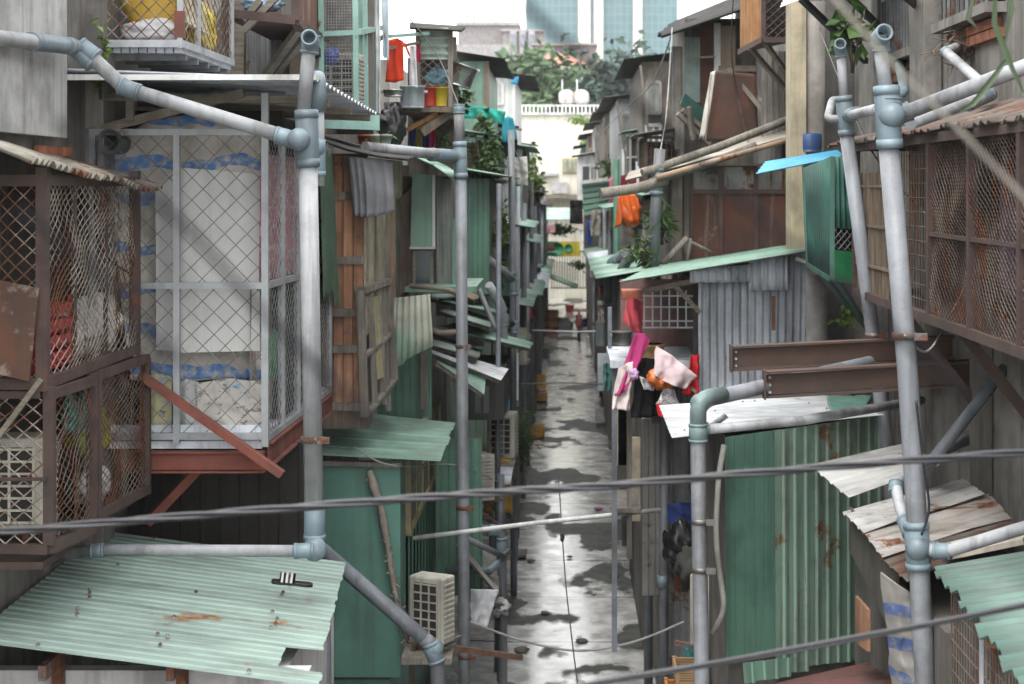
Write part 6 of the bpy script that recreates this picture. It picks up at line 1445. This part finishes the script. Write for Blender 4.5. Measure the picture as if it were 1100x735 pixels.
# ================================================================ FAR ROWS
# posts along both edges of the alley
def post(X,Y,h,r,label,group,mat):
    t=thing('pipe_post',label,'post',(X,Y,0),group); m=MB(); m.tube([(X,Y,0),(X+rnd.uniform(-.03,.03),Y,h)],r,10); m.build('shaft',mat,t)
    m=MB(); m.tube([(X,Y,h*.45),(X,Y,h*.45+.12)],r*1.15,10); m.build('sleeve',fit if mat is not pvc_d else pvc_v,t); return t
LP=[(-.70,18.6,2.3,.05,pvc_d),(-.74,20.4,2.6,.05,pvc_d),(-.72,24.5,4.9,.05,pvc_v),(-.74,26.2,3.0,.045,pvc_d),(-.71,29.5,5.2,.05,pvc_v),(-.72,33,4.4,.05,pvc_d),(-.70,37,5.6,.055,pvc_v),(-.73,42,5.0,.05,pvc_d),(-.7,48,5.5,.055,pvc_v),(-.72,55,5.0,.055,pvc_d),(-.7,63,5.2,.06,pvc_v),(-.72,71,4.6,.06,pvc_d),(-1.0,27.5,5.0,.05,pvc_v),(-.95,35,5.4,.05,pvc_v),(-.85,45,5.6,.05,pvc_v),(-.86,30.8,2.6,.045,pvc_d),(-.88,39.5,4.0,.05,pvc_d)]
for k,(x,y,hh,r,mt) in enumerate(LP): post(x,y,hh,r,'slender grey pipe post standing along the left edge of the wet alley','posts along the left edge of the alley',mt)
RP=[(.95,16.2,3.6,.052,pvc_v),(1.0,19.6,3.2,.05,pvc_d),(.90,17.9,3.4,.05,pvc_v),(.97,22.5,3.0,.05,pvc_d),(.93,25.6,3.3,.05,pvc_d),(.97,28,4.4,.05,pvc_v),(.95,31,4.2,.05,pvc_d),(.98,35,4.6,.05,pvc_d),(.96,39,5.0,.05,pvc_v),(.97,44,4.2,.05,pvc_d),(.95,50,4.8,.055,pvc_v),(.97,57,4.6,.055,pvc_d),(.95,66,4.6,.06,pvc_v),(1.12,24,3.3,.05,galv_d),(1.1,29.4,3.4,.045,galv_d)]
for k,(x,y,hh,r,mt) in enumerate(RP): post(x,y,hh,r,'slender grey pipe post standing along the right edge of the wet alley','posts along the right edge of the alley',mt)
post(P(662,300,31).x,31,6.0,.06,'thick green painted post behind the orange bag',None,M('green_post',(.03,.12,.075)))
# cross pipes over the alley
m=MB(); m.tube([P(572,355,33),P(620,356.5,33),P(668,355,33)],.013,8); tag(m.build('cross_pipe',galv,None),'thin level pipe spanning the alley near its far end','pipe')
m=MB(); m.tube([P(540,414,24),P(600,411,24),P(655,413,24)],.011,8); tag(m.build('cross_pipe',galv_d,None),'thin dark rod spanning the alley nearer than the level pipe','pipe')
# right row: dark shacks stepping back to the end
R1=[('upper_loft','dark loft with a tilted tar roof, third shack back at the top right',690,722,66,190,31,6,sooty,tar),
    ('upper_loft','grey boarded loft with two windows and a rusty eave, upper right of the alley end',664,700,106,205,38,7,M('grey_board',(.34,.36,.36)),rustroof),
    ('upper_loft','brown loft with a rusty eave, one behind the grey boarded loft',650,668,122,215,46,7,sooty,rustroof),
    ('upper_loft','narrow grey loft with a black eave, deep in the right row',640,653,134,215,54,7,galv_d,tar),
    ('upper_loft','brownish loft with a black eave, deeper than the narrow grey one',632,642,146,222,62,7,wood,tar),
    ('upper_loft','teal-edged loft farthest back in the right row',625,634,158,225,70,6,M('teal_dirty',(.045,.15,.12)),tar)]
for a in R1: 
    u=upper(*a,over=.35)
    x0,x1,y0,y1,Y=a[2:7]; wd=x1-x0
    window(u,P(x0+wd*.15,y0+(y1-y0)*.45,Y-.06),P(x0+wd*.6,y0+(y1-y0)*.45,Y-.06),P(x0+wd*.6,y0+(y1-y0)*.18,Y-.06),P(x0+wd*.15,y0+(y1-y0)*.18,Y-.06),woodg,M('pale_pane',(.22,.26,.26),rough=.25),.06,2,1)
    window(u,P(x0+wd*.15,y0+(y1-y0)*.88,Y-.06),P(x0+wd*.6,y0+(y1-y0)*.88,Y-.06),P(x0+wd*.6,y0+(y1-y0)*.55,Y-.06),P(x0+wd*.15,y0+(y1-y0)*.55,Y-.06),white,M('pale_pane',(.22,.26,.26)),.06,2,1)
    m=MB(); m.beam(P(x0-2,y0+4,Y-.3),P(x0+wd*.3,y1*.8+y0*.2,Y-.2),.04); m.build('prop',woodg,u)
R2=[('lower_hut','dark hut front with shelf clutter, behind the wash platform clothes',664,700,300,520,22,4,darkw,roofg2,0),
    ('lower_hut','grey plank hut second back on the right of the alley',655,684,292,480,27,4,woodg,greenl,4),
    ('lower_hut','green sheet hut third back on the right of the alley',650,676,285,440,33,5,greens_old,galv,5),
    ('lower_hut','sooty hut fourth back on the right of the alley',643,664,278,420,40,6,sooty,roofg2,3),
    ('lower_hut','pale sheet hut fifth back on the right of the alley',637,652,262,390,49,7,galv,whitem,4),
    ('lower_hut','dark hut sixth back on the right of the alley',633,645,255,370,60,8,darkw,roofg,0),
    ('mid_hut','plank walled hut behind the orange bag on the right',690,720,215,300,24.5,3,woodg,greenl,6),
    ('mid_hut','grey ribbed hut beside the green painted post',664,690,225,300,32,4,galv_d,roofg2,5)]
for a in R2: upper(*a[:10],ribs=a[10],over=.3)
t=thing('green_gable','shed faced with pale green horizontal sheet, right of the banner','shed',P(640,230,45))
m=MB(); m.sheet(P(627,232,45),P(625,194,45),P(666,190,45),P(667,224,45),6,.05,'rib',.01,seed=2); m.build('front_sheet',greenl,t)
m=MB(); m.beam(P(624,196,44.9),P(668,191,44.9),.09); m.build('eave_strip',white,t)
m=MB(); m.box((P(628,0,45.3).x,45.3,3.6),(P(668,0,45.3).x,48,5.2)); m.build('wall',darkw,t)
u=upper('white_hut','small white hut with a dark doorway above the pale green shed',621,641,168,215,56,4,white,whitem,0,over=.2)
window(u,P(625,198,55.9),P(634,198,55.9),P(634,178,55.9),P(625,178,55.9),white,M('slate_pane',(.06,.07,.09)),.05,1,1)
# left row lower huts
L2=[('lower_hut','sooty hut second back on the left of the alley',520,556,330,560,28,4,darkw,roofg2,0),
    ('lower_hut','grey sheet hut third back on the left of the alley',540,568,318,500,34,5,galv_d,greenl,5),
    ('lower_hut','plank hut fourth back on the left of the alley',556,576,310,450,41,6,sooty,galv,4),
    ('lower_hut','green sheet hut fifth back on the left of the alley',566,581,300,420,50,7,greens_old,roofg2,3),
    ('lower_hut','dark hut sixth back on the left of the alley',574,585,290,390,61,8,darkw,roofg,0),
    ('mid_hut','green painted hut between posts on the left row',528,556,246,318,27,4,greens,greenl,5),
    ('mid_hut','grey hut between posts on the left row',550,566,262,330,36,5,galv_d,roofg2,4)]
for a in L2: upper(*a[:10],ribs=a[10],over=.3)
# little awnings deep in both rows
rows=[(-1,25.5,3.05,greenl,'pale green'),(-1,30,2.7,roofg2,'grimy green'),(-1,34.5,3.4,galv,'grey'),(-1,40,2.9,roofg,'sea green'),(-1,46,3.3,whitem,'white'),(-1,53,2.8,roofg2,'dull green'),(-1,60,3.2,rustroof,'rusty'),(-1,68,2.8,galv_d,'dark'),
      (1,23,3.15,roofg,'sea green'),(1,27,3.6,galv,'grey'),(1,32,3.2,rustroof,'rusty'),(1,37,3.5,whitem,'white'),(1,43,3.0,roofg2,'dull green'),(1,50,3.4,galv_d,'dark'),(1,57,3.0,greenl,'pale green'),(1,66,3.2,roofg2,'grimy green')]
for i,(sd,Y,z,mt,cn) in enumerate(rows):
    xb=1.7 if sd<0 else 1.9; xf=.62 if sd<0 else .86
    A,B,C,D=V((sd*xb,Y,z+.18)),V((sd*xb,Y+2.4,z+.18)),V((sd*xf,Y+2.3,z-.06)),V((sd*xf,Y,z-.04))
    nb=('nearest the shrub','behind the shrub','over the yellow crates','before the far gate')[min(3,i%8//2)] if sd<0 else ('beside the clothes','behind the clothes','halfway to the gate','before the far gate')[min(3,i%8//2)]
    awning('small %s sheet awning over the %s edge of the alley, %s'%(cn,'left' if sd<0 else 'right',nb),A,B,C,D,mt,8,seed=i)
# second-level sheets
rows2=[(-1,26,4.65,roofg2,'grimy green'),(-1,32,4.9,galv,'grey'),(-1,39,4.7,tar,'black'),(-1,47,5.0,greenl,'pale green'),(-1,57,4.8,galv_d,'dark grey'),(1,26,4.9,galv_d,'dark grey'),(1,34,4.7,greenl,'pale green'),(1,41,5.1,tar,'black'),(1,53,4.9,galv,'grey'),(1,63,5.0,rustroof,'rusty')]
for i,(sd,Y,z,mt,cn) in enumerate(rows2):
    xb=1.8 if sd<0 else 2.0; xf=.80 if sd<0 else 1.02
    A,B,C,D=V((sd*xb,Y,z+.2)),V((sd*xb,Y+3,z+.2)),V((sd*xf,Y+3,z-.05)),V((sd*xf,Y,z-.05))
    awning('%s upper sheet awning high on the %s row, %s'%(cn,'left' if sd<0 else 'right',('first','second','third','fourth','last')[i%5]+' going back'),A,B,C,D,mt,9,seed=i+40)
# orange bag, hangings
t=thing('orange_bag','big orange plastic bag hanging from a roof pole, right of the banner','bag',P(675,246,23.3))
m=MB(); m.blob(P(677,229,23.3),.145,.12,.20,3,.3,2,crease=.25); m.build('sack_body',plastic('orangesheet',(.70,.13,.02)),t)
m=MB(); m.cloth([P(664,210,23.2),P(672,207,23.2),P(682,208,23.2)],[P(662,246,23.2),P(670,238,23.2),P(686,240,23.2)],12,10,.05,2,2); m.build('flap',plastic('orangesheet',(.70,.13,.02)),t)
m=MB(); m.tube([P(676,212,23.3),P(675,196,23.3)],.015,6); m.build('string',blackp,t)
garment('dark_cloth','dark cloth hanging behind the orange bag',[P(676,206,23.6),P(690,210,23.6)],[P(682,246,23.6),P(690,246,23.6)],fabric('darkgrey',(.05,.05,.055)),.04,2,1,cat='cloth')
for i,(px,py,pw,ph,Y,col,lab) in enumerate(((577,240,8,18,60,(.03,.035,.04),'black cloth hanging left of the banner'),(619,228,14,26,50,(.012,.013,.016),'dark hung clothing right of the banner'),(633,250,6,26,44,(.05,.10,.35),'blue and dark cloth hanging right of the banner'),(590,246,12,8,66,(.55,.30,.33),'pale pink cloth drying above the banner'),(640,240,11,28,42,(.34,.32,.28),'grey-beige sheet hanging right of the blue cloth'),(556,205,8,22,32,(.05,.30,.26),'teal cloth hanging between left row posts'),(548,345,8,16,27,(.30,.16,.10),'brown cloth hanging low between left row posts'),(645,335,8,24,30,(.55,.50,.46),'pale plastic bag cloth hanging by the right posts'),(641,300,8,14,38,(.45,.44,.42),'pale cloth hanging on the right row near the gate'),(648,312,6,10,35,(.42,.04,.06),'red cloth on the right row near the planter'),(652,405,9,30,24,(.10,.26,.24),'teal-grey cloth hanging under the white towel'))):
    garment('hanging_cloth',lab,[P(px-pw/2,py-ph/2,Y),P(px+pw/2,py-ph/2,Y)],[P(px-pw/2,py+ph/2,Y),P(px+pw/2,py+ph/2,Y)],fabric('far%d'%i,col),.05,2,i,cat='cloth')
# bent pipes right middle
pipes('drain_pipe','bent grey pipe standing behind the planter, right of the alley','drain pipe',(P(655,310,25).x,25,3),[(rounded([P(672,272,24),P(657,284,25),P(654,292,25),P(654,325,25)],.1),.075,pvc_v)],[(P(666,277,24.4),P(658,283,24.9),.088)])
pipes('drain_pipe','second bent grey pipe just right of the first, behind the planter','drain pipe',(P(664,318,23).x,23,3),[(rounded([P(680,270,22.5),P(668,290,23),P(663,300,23),P(663,330,23)],.1),.07,pvc_v)])
# banner, gate, end wall clutter
t=thing('banner','green and yellow printed banner stretched across the far end of the alley','banner',P(604,279,64))
def ban(px0,px1,py0,py1,Y,mt,nm,par,th=.03):
    a=P(px0,py1,Y);b=P(px1,py0,Y); m=MB(); m.box((a.x,Y,a.z),(b.x,Y+th,b.z)); return m.build(nm,mt,par)
bg_=plain('banner_green',(.02,.30,.15)); by_=plain('banner_yellow',(.75,.62,.06)); br_=plain('banner_red',(.55,.02,.05)); bw_=plain('banner_white',(.72,.75,.74))
ban(576,600,259.5,275.5,64,bg_,'green_field',t)
m=MB(); a=P(599,267.5,63.99); m.lathe(a,[(.24,0),(.24,-.02)],24,(0,-1,0)); m.build('green_curve',bg_,t)
ban(600.2,623,259.5,275.5,64.02,by_,'yellow_field',t)
m=MB(); m.lathe(P(610.5,266.5,63.97),[(.15,0),(.15,-.02)],20,(0,-1,0)); m.build('green_badge',bg_,t)
# unreadable red and white lettering: short upright strokes as in the photograph
m=MB(); rr=random.Random(3)
for k in range(9):
    x=577+k*2.1; a=P(x,267,63.93);b=P(x+1.5,263.2,63.93); m.box((a.x,63.93,a.z),(b.x,63.96,b.z))
lt=m.build('red_lettering',br_,t); tag(lt,kind='stuff')
m=MB()
for k in range(6):
    x=588+k*1.8; a=P(x,271.6,63.93);b=P(x+1.3,269.6,63.93); m.box((a.x,63.93,a.z),(b.x,63.96,b.z))
lt=m.build('white_lettering',bw_,t); tag(lt,kind='stuff')
t=thing('entrance_gate','dark barred gate at the far end of the alley below the banner','gate',(.1,74,0))
m=MB()
for k in range(14): x=lerp(-.55,.95,k/13); m.beam((x,74,1.0),(x,74,2.6),.035)
m.build('bars',plain('gate_dark',(.05,.055,.06)),t)
m=MB(); m.beam((-.6,74,2.62),(1,74,2.62),.06); m.beam((-.6,74,1.0),(1,74,1.0),.06); m.build('rail',galv_d,t)
ban(592,622,281,302,76,cream,'back_panel',t)
t=thing('sheet_canopy','pale sea-green sheet roof over the end of the alley, above the banner','roof',P(602,236,68))
m=MB(); m.sheet(P(584,236,66),P(586,224,71),P(620,224,71),P(620,236,66),6,.04,'sin',.01); m.build('sheet',M('aqua_sheet',(.45,.62,.57),dirt=.2),t)
awning('sloping pale sheet below the banner in front of the dark gate',P(585,296,62),P(587,292,66),P(622,306,66),P(620,310,62),greenl,5,seed=3)
t=thing('white_box','white box on the right of the alley below the grey-beige sheet','box',P(641,300,36)); m=MB(); a=P(634,298,36);b=P(649,290,36); m.box((a.x,36,a.z),(b.x,36.5,b.z)); m.build('carton',white,t,bevel=.01)
plant('potted_plant','dull green plants hanging above the banner',P(602,246,69),(.55,.4,.28),420,.16,3,leafy,clumps=16)
plant('potted_plant','small bush hanging at the right end of the banner',P(622,284,60),(.25,.3,.22),160,.14,5,leaf)
plant('climbing_plant','pale leaves on the white end house, right of centre',P(636,157,78),(.45,.6,.55),260,.28,6,leafy,clumps=10)
plant('climbing_plant','bare sprig of leaves before the cream end house',P(625,129,76),(.9,.5,.22),120,.22,7,leafy,clumps=10)
plant('potted_plant','green plant on the roof edge left of the rusty shack, far side',P(655,180,44),(.25,.3,.3),150,.16,9,leaf)
# yellow crates and bins along the left edge
crate('plastic_crate','upper yellow crate of the stack at the left edge of the alley',P(571,418,41.4),P(586,401,41.9),plastic('yelcrate',(.55,.27,.03)),'yellow crates at the left edge')
crate('plastic_crate','lower yellow crate of the stack at the left edge of the alley',P(570,431,41.3),P(588,419,41.8),plastic('yelcrate',(.55,.27,.03)),'yellow crates at the left edge')
crate('plastic_crate','yellow crate standing alone nearer than the stack, by the shrub',P(567,470,36.4),P(585,455,36.9),plastic('yelcrate',(.55,.27,.03)),'yellow crates at the left edge')
t=thing('crate_stand','dark trolley under the stack of yellow crates','trolley',(P(579,437,41.5).x,41.5,0)); a=P(571,431.5,41.5);b=P(588,431.5,41.5)
m=MB(); m.box((a.x,41.3,a.z-.06),(b.x,41.8,a.z-.01)); m.build('deck',darkw,t)
for x in (a.x+.04,b.x-.04):
    for y in (41.35,41.75): m=MB(); m.beam((x,y,0.02),(x,y,a.z-.06),.03); m.build('leg',darkw,t)
# small things on the ground
for i,(px,py,col,lab,s) in enumerate(((643,548,(.45,.16,.35),'pink scrap lying on the wet alley',.09),(598,520,(.3,.3,.3),'grey scrap on the wet alley beneath the big cable',.06),(570,604,(.12,.11,.1),'flat dark scrap on the wet alley left of the cord',.07),(612,600,(.1,.09,.08),'small dark scrap near the hanging cord',.05),(560,700,(.14,.13,.12),'dark wet rag low in the alley',.1),(625,690,(.12,.12,.11),'dark litter low in the middle of the alley',.08),(585,660,(.2,.19,.18),'pale litter low in the left of the alley',.06),(655,470,(.25,.24,.22),'pale scrap on the wet alley by the right posts',.07),(660,620,(.15,.14,.12),'dark scrap on the wet alley by the right posts',.08))):
    Y=F*CAMH/(py-HY); m=MB(); m.blob(P(px,py-2,Y),s*.8,s*1.2,s*.14,i,.6,4); tag(m.build('litter',fabric('lit%d'%i,col),None),lab,'litter')
# wooden planks and clutter low right
crate('wooden_box','weathered box by the right posts of the alley',P(664,452,38.6),P(676,438,39),woodg,cat='box')
crate('wooden_box','low blue-topped box at the foot of the right posts',P(684,598,24.6),P(706,580,25),M('bluegrey_box',(.14,.17,.22)),cat='box')
crate('plastic_crate','white tub by the right posts, in front of the clothes',P(640,453,38.5),P(650,437,38.9),plastic('whitetub',(.5,.5,.5)))
crate('plastic_crate','red and white box on the right row, near the gate',P(637,343,68),P(646,330,68.5),plastic('redwhite',(.40,.33,.30)))
crate('wooden_box','grey concrete block at the foot of the left posts',P(552,599,24.6),P(566,590,25),conc_d,cat='block')
# scooter at the far end
t=thing('scooter','dark parked scooter near the far gate','scooter',P(622,360,60.))
c=V((P(622,350,60).x,60,0))
for dy in (-.6,.6):
    m=MB(); m.tube([c+V((0,dy+.26*math.cos(a),.27+.26*math.sin(a))) for a in [k*math.pi/8 for k in range(17)]],.055,8,cap=False); m.build('wheel',blackp,t)
m=MB(); m.blob(c+V((0,.35,.62)),.16,.5,.16,1,.1); m.build('body',plastic('scooterblue',(.20,.24,.34)),t)
m=MB(); m.blob(c+V((0,.3,.82)),.13,.42,.06,2,.05); m.build('seat',blackp,t)
m=MB(); m.beam(c+V((0,-.6,.3)),c+V((0,-.42,1.05)),.09); m.beam(c+V((-.32,-.4,1.05)),c+V((.32,-.4,1.05)),.04); m.blob(c+V((0,-.5,.62)),.12,.1,.26,3,.05); m.build('front_shield',plastic('scooterdark',(.40,.08,.07)),t)
t=thing('planter_tub','rusty brown drum near the far end at the left','drum',P(592,352,62)); b=P(592,352,63); m=MB(); m.lathe((b.x,62,0.02),[(.28,0),(.28,.3),(.30,.31),(.28,.32),(.28,.6),(.30,.61),(.28,.62),(.28,.9)],18); m.build('drum_body',rustorange,t)

bag('plastic_bag','white sack slumped on the wet alley before the far gate',P(606,352,64.),.32,fabric('farwhite',(.68,.68,.68)),4,sq=(1.,.9,.9),knot=False)
bag('plastic_bag','dark grey sack on the alley beside the far drum',P(598,347,66.),.24,fabric('fargrey',(.12,.12,.13)),6,sq=(1.,.9,.9),knot=False)
for i,(px,py,Y,lab,c) in enumerate(((612,336,72,'red bucket before the far gate',(.45,.04,.03)),(626,352,63,'blue tub beside the parked scooter',(.04,.10,.35)),(636,372,55,'white tub at the far right edge of the wet alley',(.6,.6,.6)),(584,385,52,'grey tub at the far left edge of the wet alley',(.3,.31,.32)))):
    b=P(px,py,Y); bucket('bucket',lab,(b.x,F*CAMH/(py-HY),.02),.2,.32,plastic('tub%d'%i,c))

for i,(x0,x1,y0,y1,Y,mt,lab) in enumerate(((470,492,352,376,20.6,whitem,'white sheet panel standing among the awnings left of the slim drain pipe'),(503,520,352,372,21.5,M('pale_blue_board',(.40,.48,.52)),'pale blue board behind the lower awnings on the left row'),(468,486,322,340,21,M('buff_board',(.44,.38,.29)),'buff board under the tan awning on the left row'),(526,536,430,462,21.5,M('cream_board',(.48,.44,.35)),'cream board beside the kiosk window'),(548,557,380,430,23.5,galv,'grey tin panel between two left row posts'),(556,566,352,392,28,M('cream_board',(.48,.44,.35)),'cream panel between left row posts, above the yellow crates'))):
    a=P(x0,y1,Y);b=P(x1,y0,Y); m=MB(); m.box((a.x,Y,a.z),(b.x,Y+.05,b.z)); tag(m.build('loose_panel',mt,None),lab,'panel')
for i,(x0,x1,y0,y1,Y,mt,lab) in enumerate(((642,655,380,420,26,galv,'grey tin panel low on the right row, under the shelf end'),(662,674,440,500,22,M('cream_board',(.48,.44,.35)),'cream panel between the right posts below the white towel'),(640,652,345,372,31,M('pale_blue_board',(.40,.48,.52)),'pale blue board on the right row by the posts'),(676,692,470,560,20.5,M('buff_board',(.44,.38,.29)),'buff plank panel low behind the right posts'))):
    a=P(x0,y1,Y);b=P(x1,y0,Y); m=MB(); m.box((a.x,Y,a.z),(b.x,Y+.05,b.z)); tag(m.build('loose_panel',mt,None),lab,'panel')
# ================================================================ small things packed along both rows
rc=random.Random(21)
ORD=['nearest','second','third','fourth','fifth','sixth','seventh','eighth','ninth','tenth','eleventh','twelfth']
RM=[(roofg2,'grimy green'),(galv,'grey'),(rustroof,'rusty'),(greenl,'pale green'),(whitem,'white'),(tar,'black')]
for sd in (-1,1):
    sn='left' if sd<0 else 'right'
    for k in range(11):
        Y=(25 if sd>0 else 23)+k*4.1+rc.uniform(-.6,.6); z0=rc.choice((2.95,3.2,4.3,5.3,5.6)) if k else 5.2
        h_=rc.uniform(.75,1.05); xf=rc.uniform(.92,1.15) if sd<0 else rc.uniform(1.12,1.4); xb=xf+rc.uniform(.45,.75); L=rc.uniform(1.1,2.0)
        if sd<0: x0,x1=-xb,-xf
        else: x0,x1=xf,xb
        rm,rn=RM[(k*5+(sd>0)*2)%6]
        t=thing('mesh_balcony','small mesh balcony with a %s sheet roof, %s going back along the %s row'%(rn,ORD[k],sn),'balcony',((x0+x1)/2,Y,z0),'small mesh balconies along the rows')
        fm=rc.choice((silver,rustframe,woodg,tealp,woodx)); m=MB()
        for x in (x0,x1):
            for y in (Y,Y+L): m.beam((x,y,z0),(x,y,z0+h_),.045)
        for z in (z0+.02,z0+h_*.5,z0+h_-.02): m.beam((x0,Y,z),(x1,Y,z),.04); m.beam((x1 if sd<0 else x0,Y,z),(x1 if sd<0 else x0,Y+L,z),.04)
        m.build('frame',fm,t)
        xs=x1 if sd<0 else x0
        m=MB(); m.grid((x0,Y,z0),(x1,Y,z0),(x1,Y,z0+h_),(x0,Y,z0+h_),7,10,.006); m.grid((xs,Y,z0),(xs,Y+L,z0),(xs,Y+L,z0+h_),(xs,Y,z0+h_),10,10,.006); m.build('mesh',wiregrey if k%2 else wirerust,t)
        m=MB(); m.box((x0,Y+.02,z0-.06),(x1,Y+L,z0-.01)); m.build('floor',woodg,t)
        m=MB(); m.box((x0+.01,Y+L*.5,z0),(x1-.06 if sd<0 else x1,Y+L*.5+.04,z0+h_*.95)); m.build('inner_board',rc.choice((galv,sooty,greens_old,M('blue_board',(.16,.24,.30),streak=.4),M('cream_board',(.48,.44,.35),streak=.4),rustplate)),t)
        m=MB(); zo=.14
        A,B,C,D=(V((x0-.05,Y-.15,z0+h_+zo)),V((x0-.05,Y+L+.1,z0+h_+zo)),V((x1+.2,Y+L+.1,z0+h_+.02)),V((x1+.2,Y-.15,z0+h_+.02))) if sd<0 else (V((x1+.05,Y-.15,z0+h_+zo)),V((x1+.05,Y+L+.1,z0+h_+zo)),V((x0-.2,Y+L+.1,z0+h_+.02)),V((x0-.2,Y-.15,z0+h_+.02)))
        m.sheet(A,B,C,D,7,.012,'sin',.004,rag1=.05,seed=k+3); m.build('roof',rm,t)
        m=MB(); m.beam(((x1-.05) if sd<0 else (x0+.05),Y+.05,z0-.05),((x0) if sd<0 else x1,Y+.05,z0-.5),.04); m.build('prop',woodx,t)
    # thin pipes
    for k in range(20):
        Y=19.5+k*2.6+rc.uniform(-.7,.7)
        x=sd*(rc.uniform(.74,1.1) if sd<0 else rc.uniform(1.0,1.4)); z0=0; hh=rc.uniform(2.6,6.2)
        t=thing('pipe_post','slender grey pipe post standing along the %s edge of the wet alley'%sn,'post',(x,Y,0),'posts along the %s edge of the alley'%sn)
        m=MB(); m.tube([(x,Y,0),(x+rc.uniform(-.05,.05),Y,hh)],rc.uniform(.022,.042),8); m.build('shaft',rc.choice((pvc_v,pvc_v,pvc,galv,woodg,pvc_d)),t)
        if k%3==0:
            m=MB(); xx=x+sd*rc.uniform(.25,.5); m.tube(rounded([(x,Y,hh*.7),(x+sd*.05,Y,hh*.72),(xx,Y+.2,hh*.8)],.05),.03,8); m.build('branch',pvc_v,t)
    # washing
    for k,(cn,c) in enumerate((('mustard',(.45,.28,.05)),('sky blue',(.18,.38,.55)),('white',(.66,.66,.66)),('maroon',(.22,.03,.05)),('navy',(.03,.04,.14)),('rose',(.55,.22,.28)),('olive',(.16,.17,.07)),('charcoal',(.04,.04,.045)),('pale green',(.38,.50,.38)),('scarlet',(.55,.03,.02)),('beige',(.48,.40,.30)),('lilac',(.38,.30,.48)))):
        Y=21+k*3.9+rc.uniform(-1,1); x=sd*(rc.uniform(.78,1.0) if sd<0 else rc.uniform(1.0,1.25)); z=rc.choice((2.2,2.6,3.5,4.0,4.9,5.7)); wd=rc.uniform(.2,.38); hh=rc.uniform(.35,.7)
        m=MB(); m.cloth([(x-wd/2,Y,z),(x,Y,z+.03),(x+wd/2,Y,z)],[(x-wd*.52,Y+.02,z-hh),(x,Y,z-hh*.95),(x+wd*.55,Y,z-hh*1.04)],12,10,.03,2,k); tag(m.build('hung_washing',fabric('wash_'+cn.replace(' ','_'),c),None),'%s cloth hung out to dry along the %s row of the alley'%(cn,sn),'cloth','washing hung along the %s row'%sn)
    # plants
    for k in range(4):
        Y=24+k*9+rc.uniform(-2,2); x=sd*(1.0 if sd<0 else 1.25); z=rc.choice((3.,4.2,5.4,6.2))
        plant('potted_plant',('bushy','straggly','leafy','small')[k]+' green plant growing on a ledge of the %s row, %s of four'%(sn,('nearest','second','third','farthest')[k]),(x,Y,z),(.22,.3,.25),220,.11,30+k+sd,leaf if k%2 else leafy,clumps=9)
# air conditioners deep in the rows: copies of one unit
base=ac_unit('cream air conditioner unit mounted deep in the left row of the alley',(-1.12,27.2,1.6),R(18),.62,.5,.28,group='air conditioners deep in the left row')
for (Y,z) in ((31.5,2.1),(36.5,1.7),(44,2.2)): dup(base,(-1.1,Y,z),(0,0,R(18)))
for i,(Y,z) in enumerate(((24.2,1.9),(29,2.3),(34,1.9),(41,2.2))):
    o=dup(base,(1.32,Y,z),(0,0,R(-20)),'cream air conditioner unit mounted deep in the right row of the alley'); o['group']='air conditioners deep in the right row'

# thin service wires along the fronts
for i,(pts,lab) in enumerate((
    ([(972,360,9.2),(995,378,9.8),(1015,350,11),(1040,300,12)],'thin black wire looping off the clamp of the thick leaning pipe'),
    ([(984,430,9.2),(992,500,9.2),(998,545,9.2),(990,575,9.2)],'black wire running down behind the lower tee of the thick leaning pipe'),
    ([(640,150,40),(668,120,33),(700,90,28),(722,36,23)],'thin wire strung along the upper lofts of the right row'),
    ([(722,30,22.5),(716,120,21),(706,180,18)],'pale wire dropping from the black roof to the grey pipe, right row'),
    ([(788,-10,20),(786,60,20.4),(796,120,20.3),(806,160,19)],'thin wire hanging down the rusty metal cabinet'),
    ([(495,120,16),(470,60,17.5),(440,20,18)],'thin wire from the slim drain pipe up to the washing shelf'),
    ([(549,150,22.4),(575,215,40),(590,250,60)],'thin wire strung along the posts of the left row'),
    ([(880,30,15.6),(935,160,13),(1000,235,11)],'thin wire from the grey column to the long right cage'),
    ([(105,150,11.1),(105,260,11.2),(150,300,11.1)],'thin wire hanging at the left frame of the white balcony'),
    ([(380,480,14.2),(420,500,14.2),(490,500,16),(540,520,19)],'dark wire sagging from the green lean-to roof to the left posts'))):
    m=MB(); m.tube(smooth([P(*p) for p in pts],7),.007 if pts[0][2]<25 else .012,6); tag(m.build('service_wire',cable if i%3 else M('wire_pale_grey',(.40,.40,.40)),None),lab,'wire')
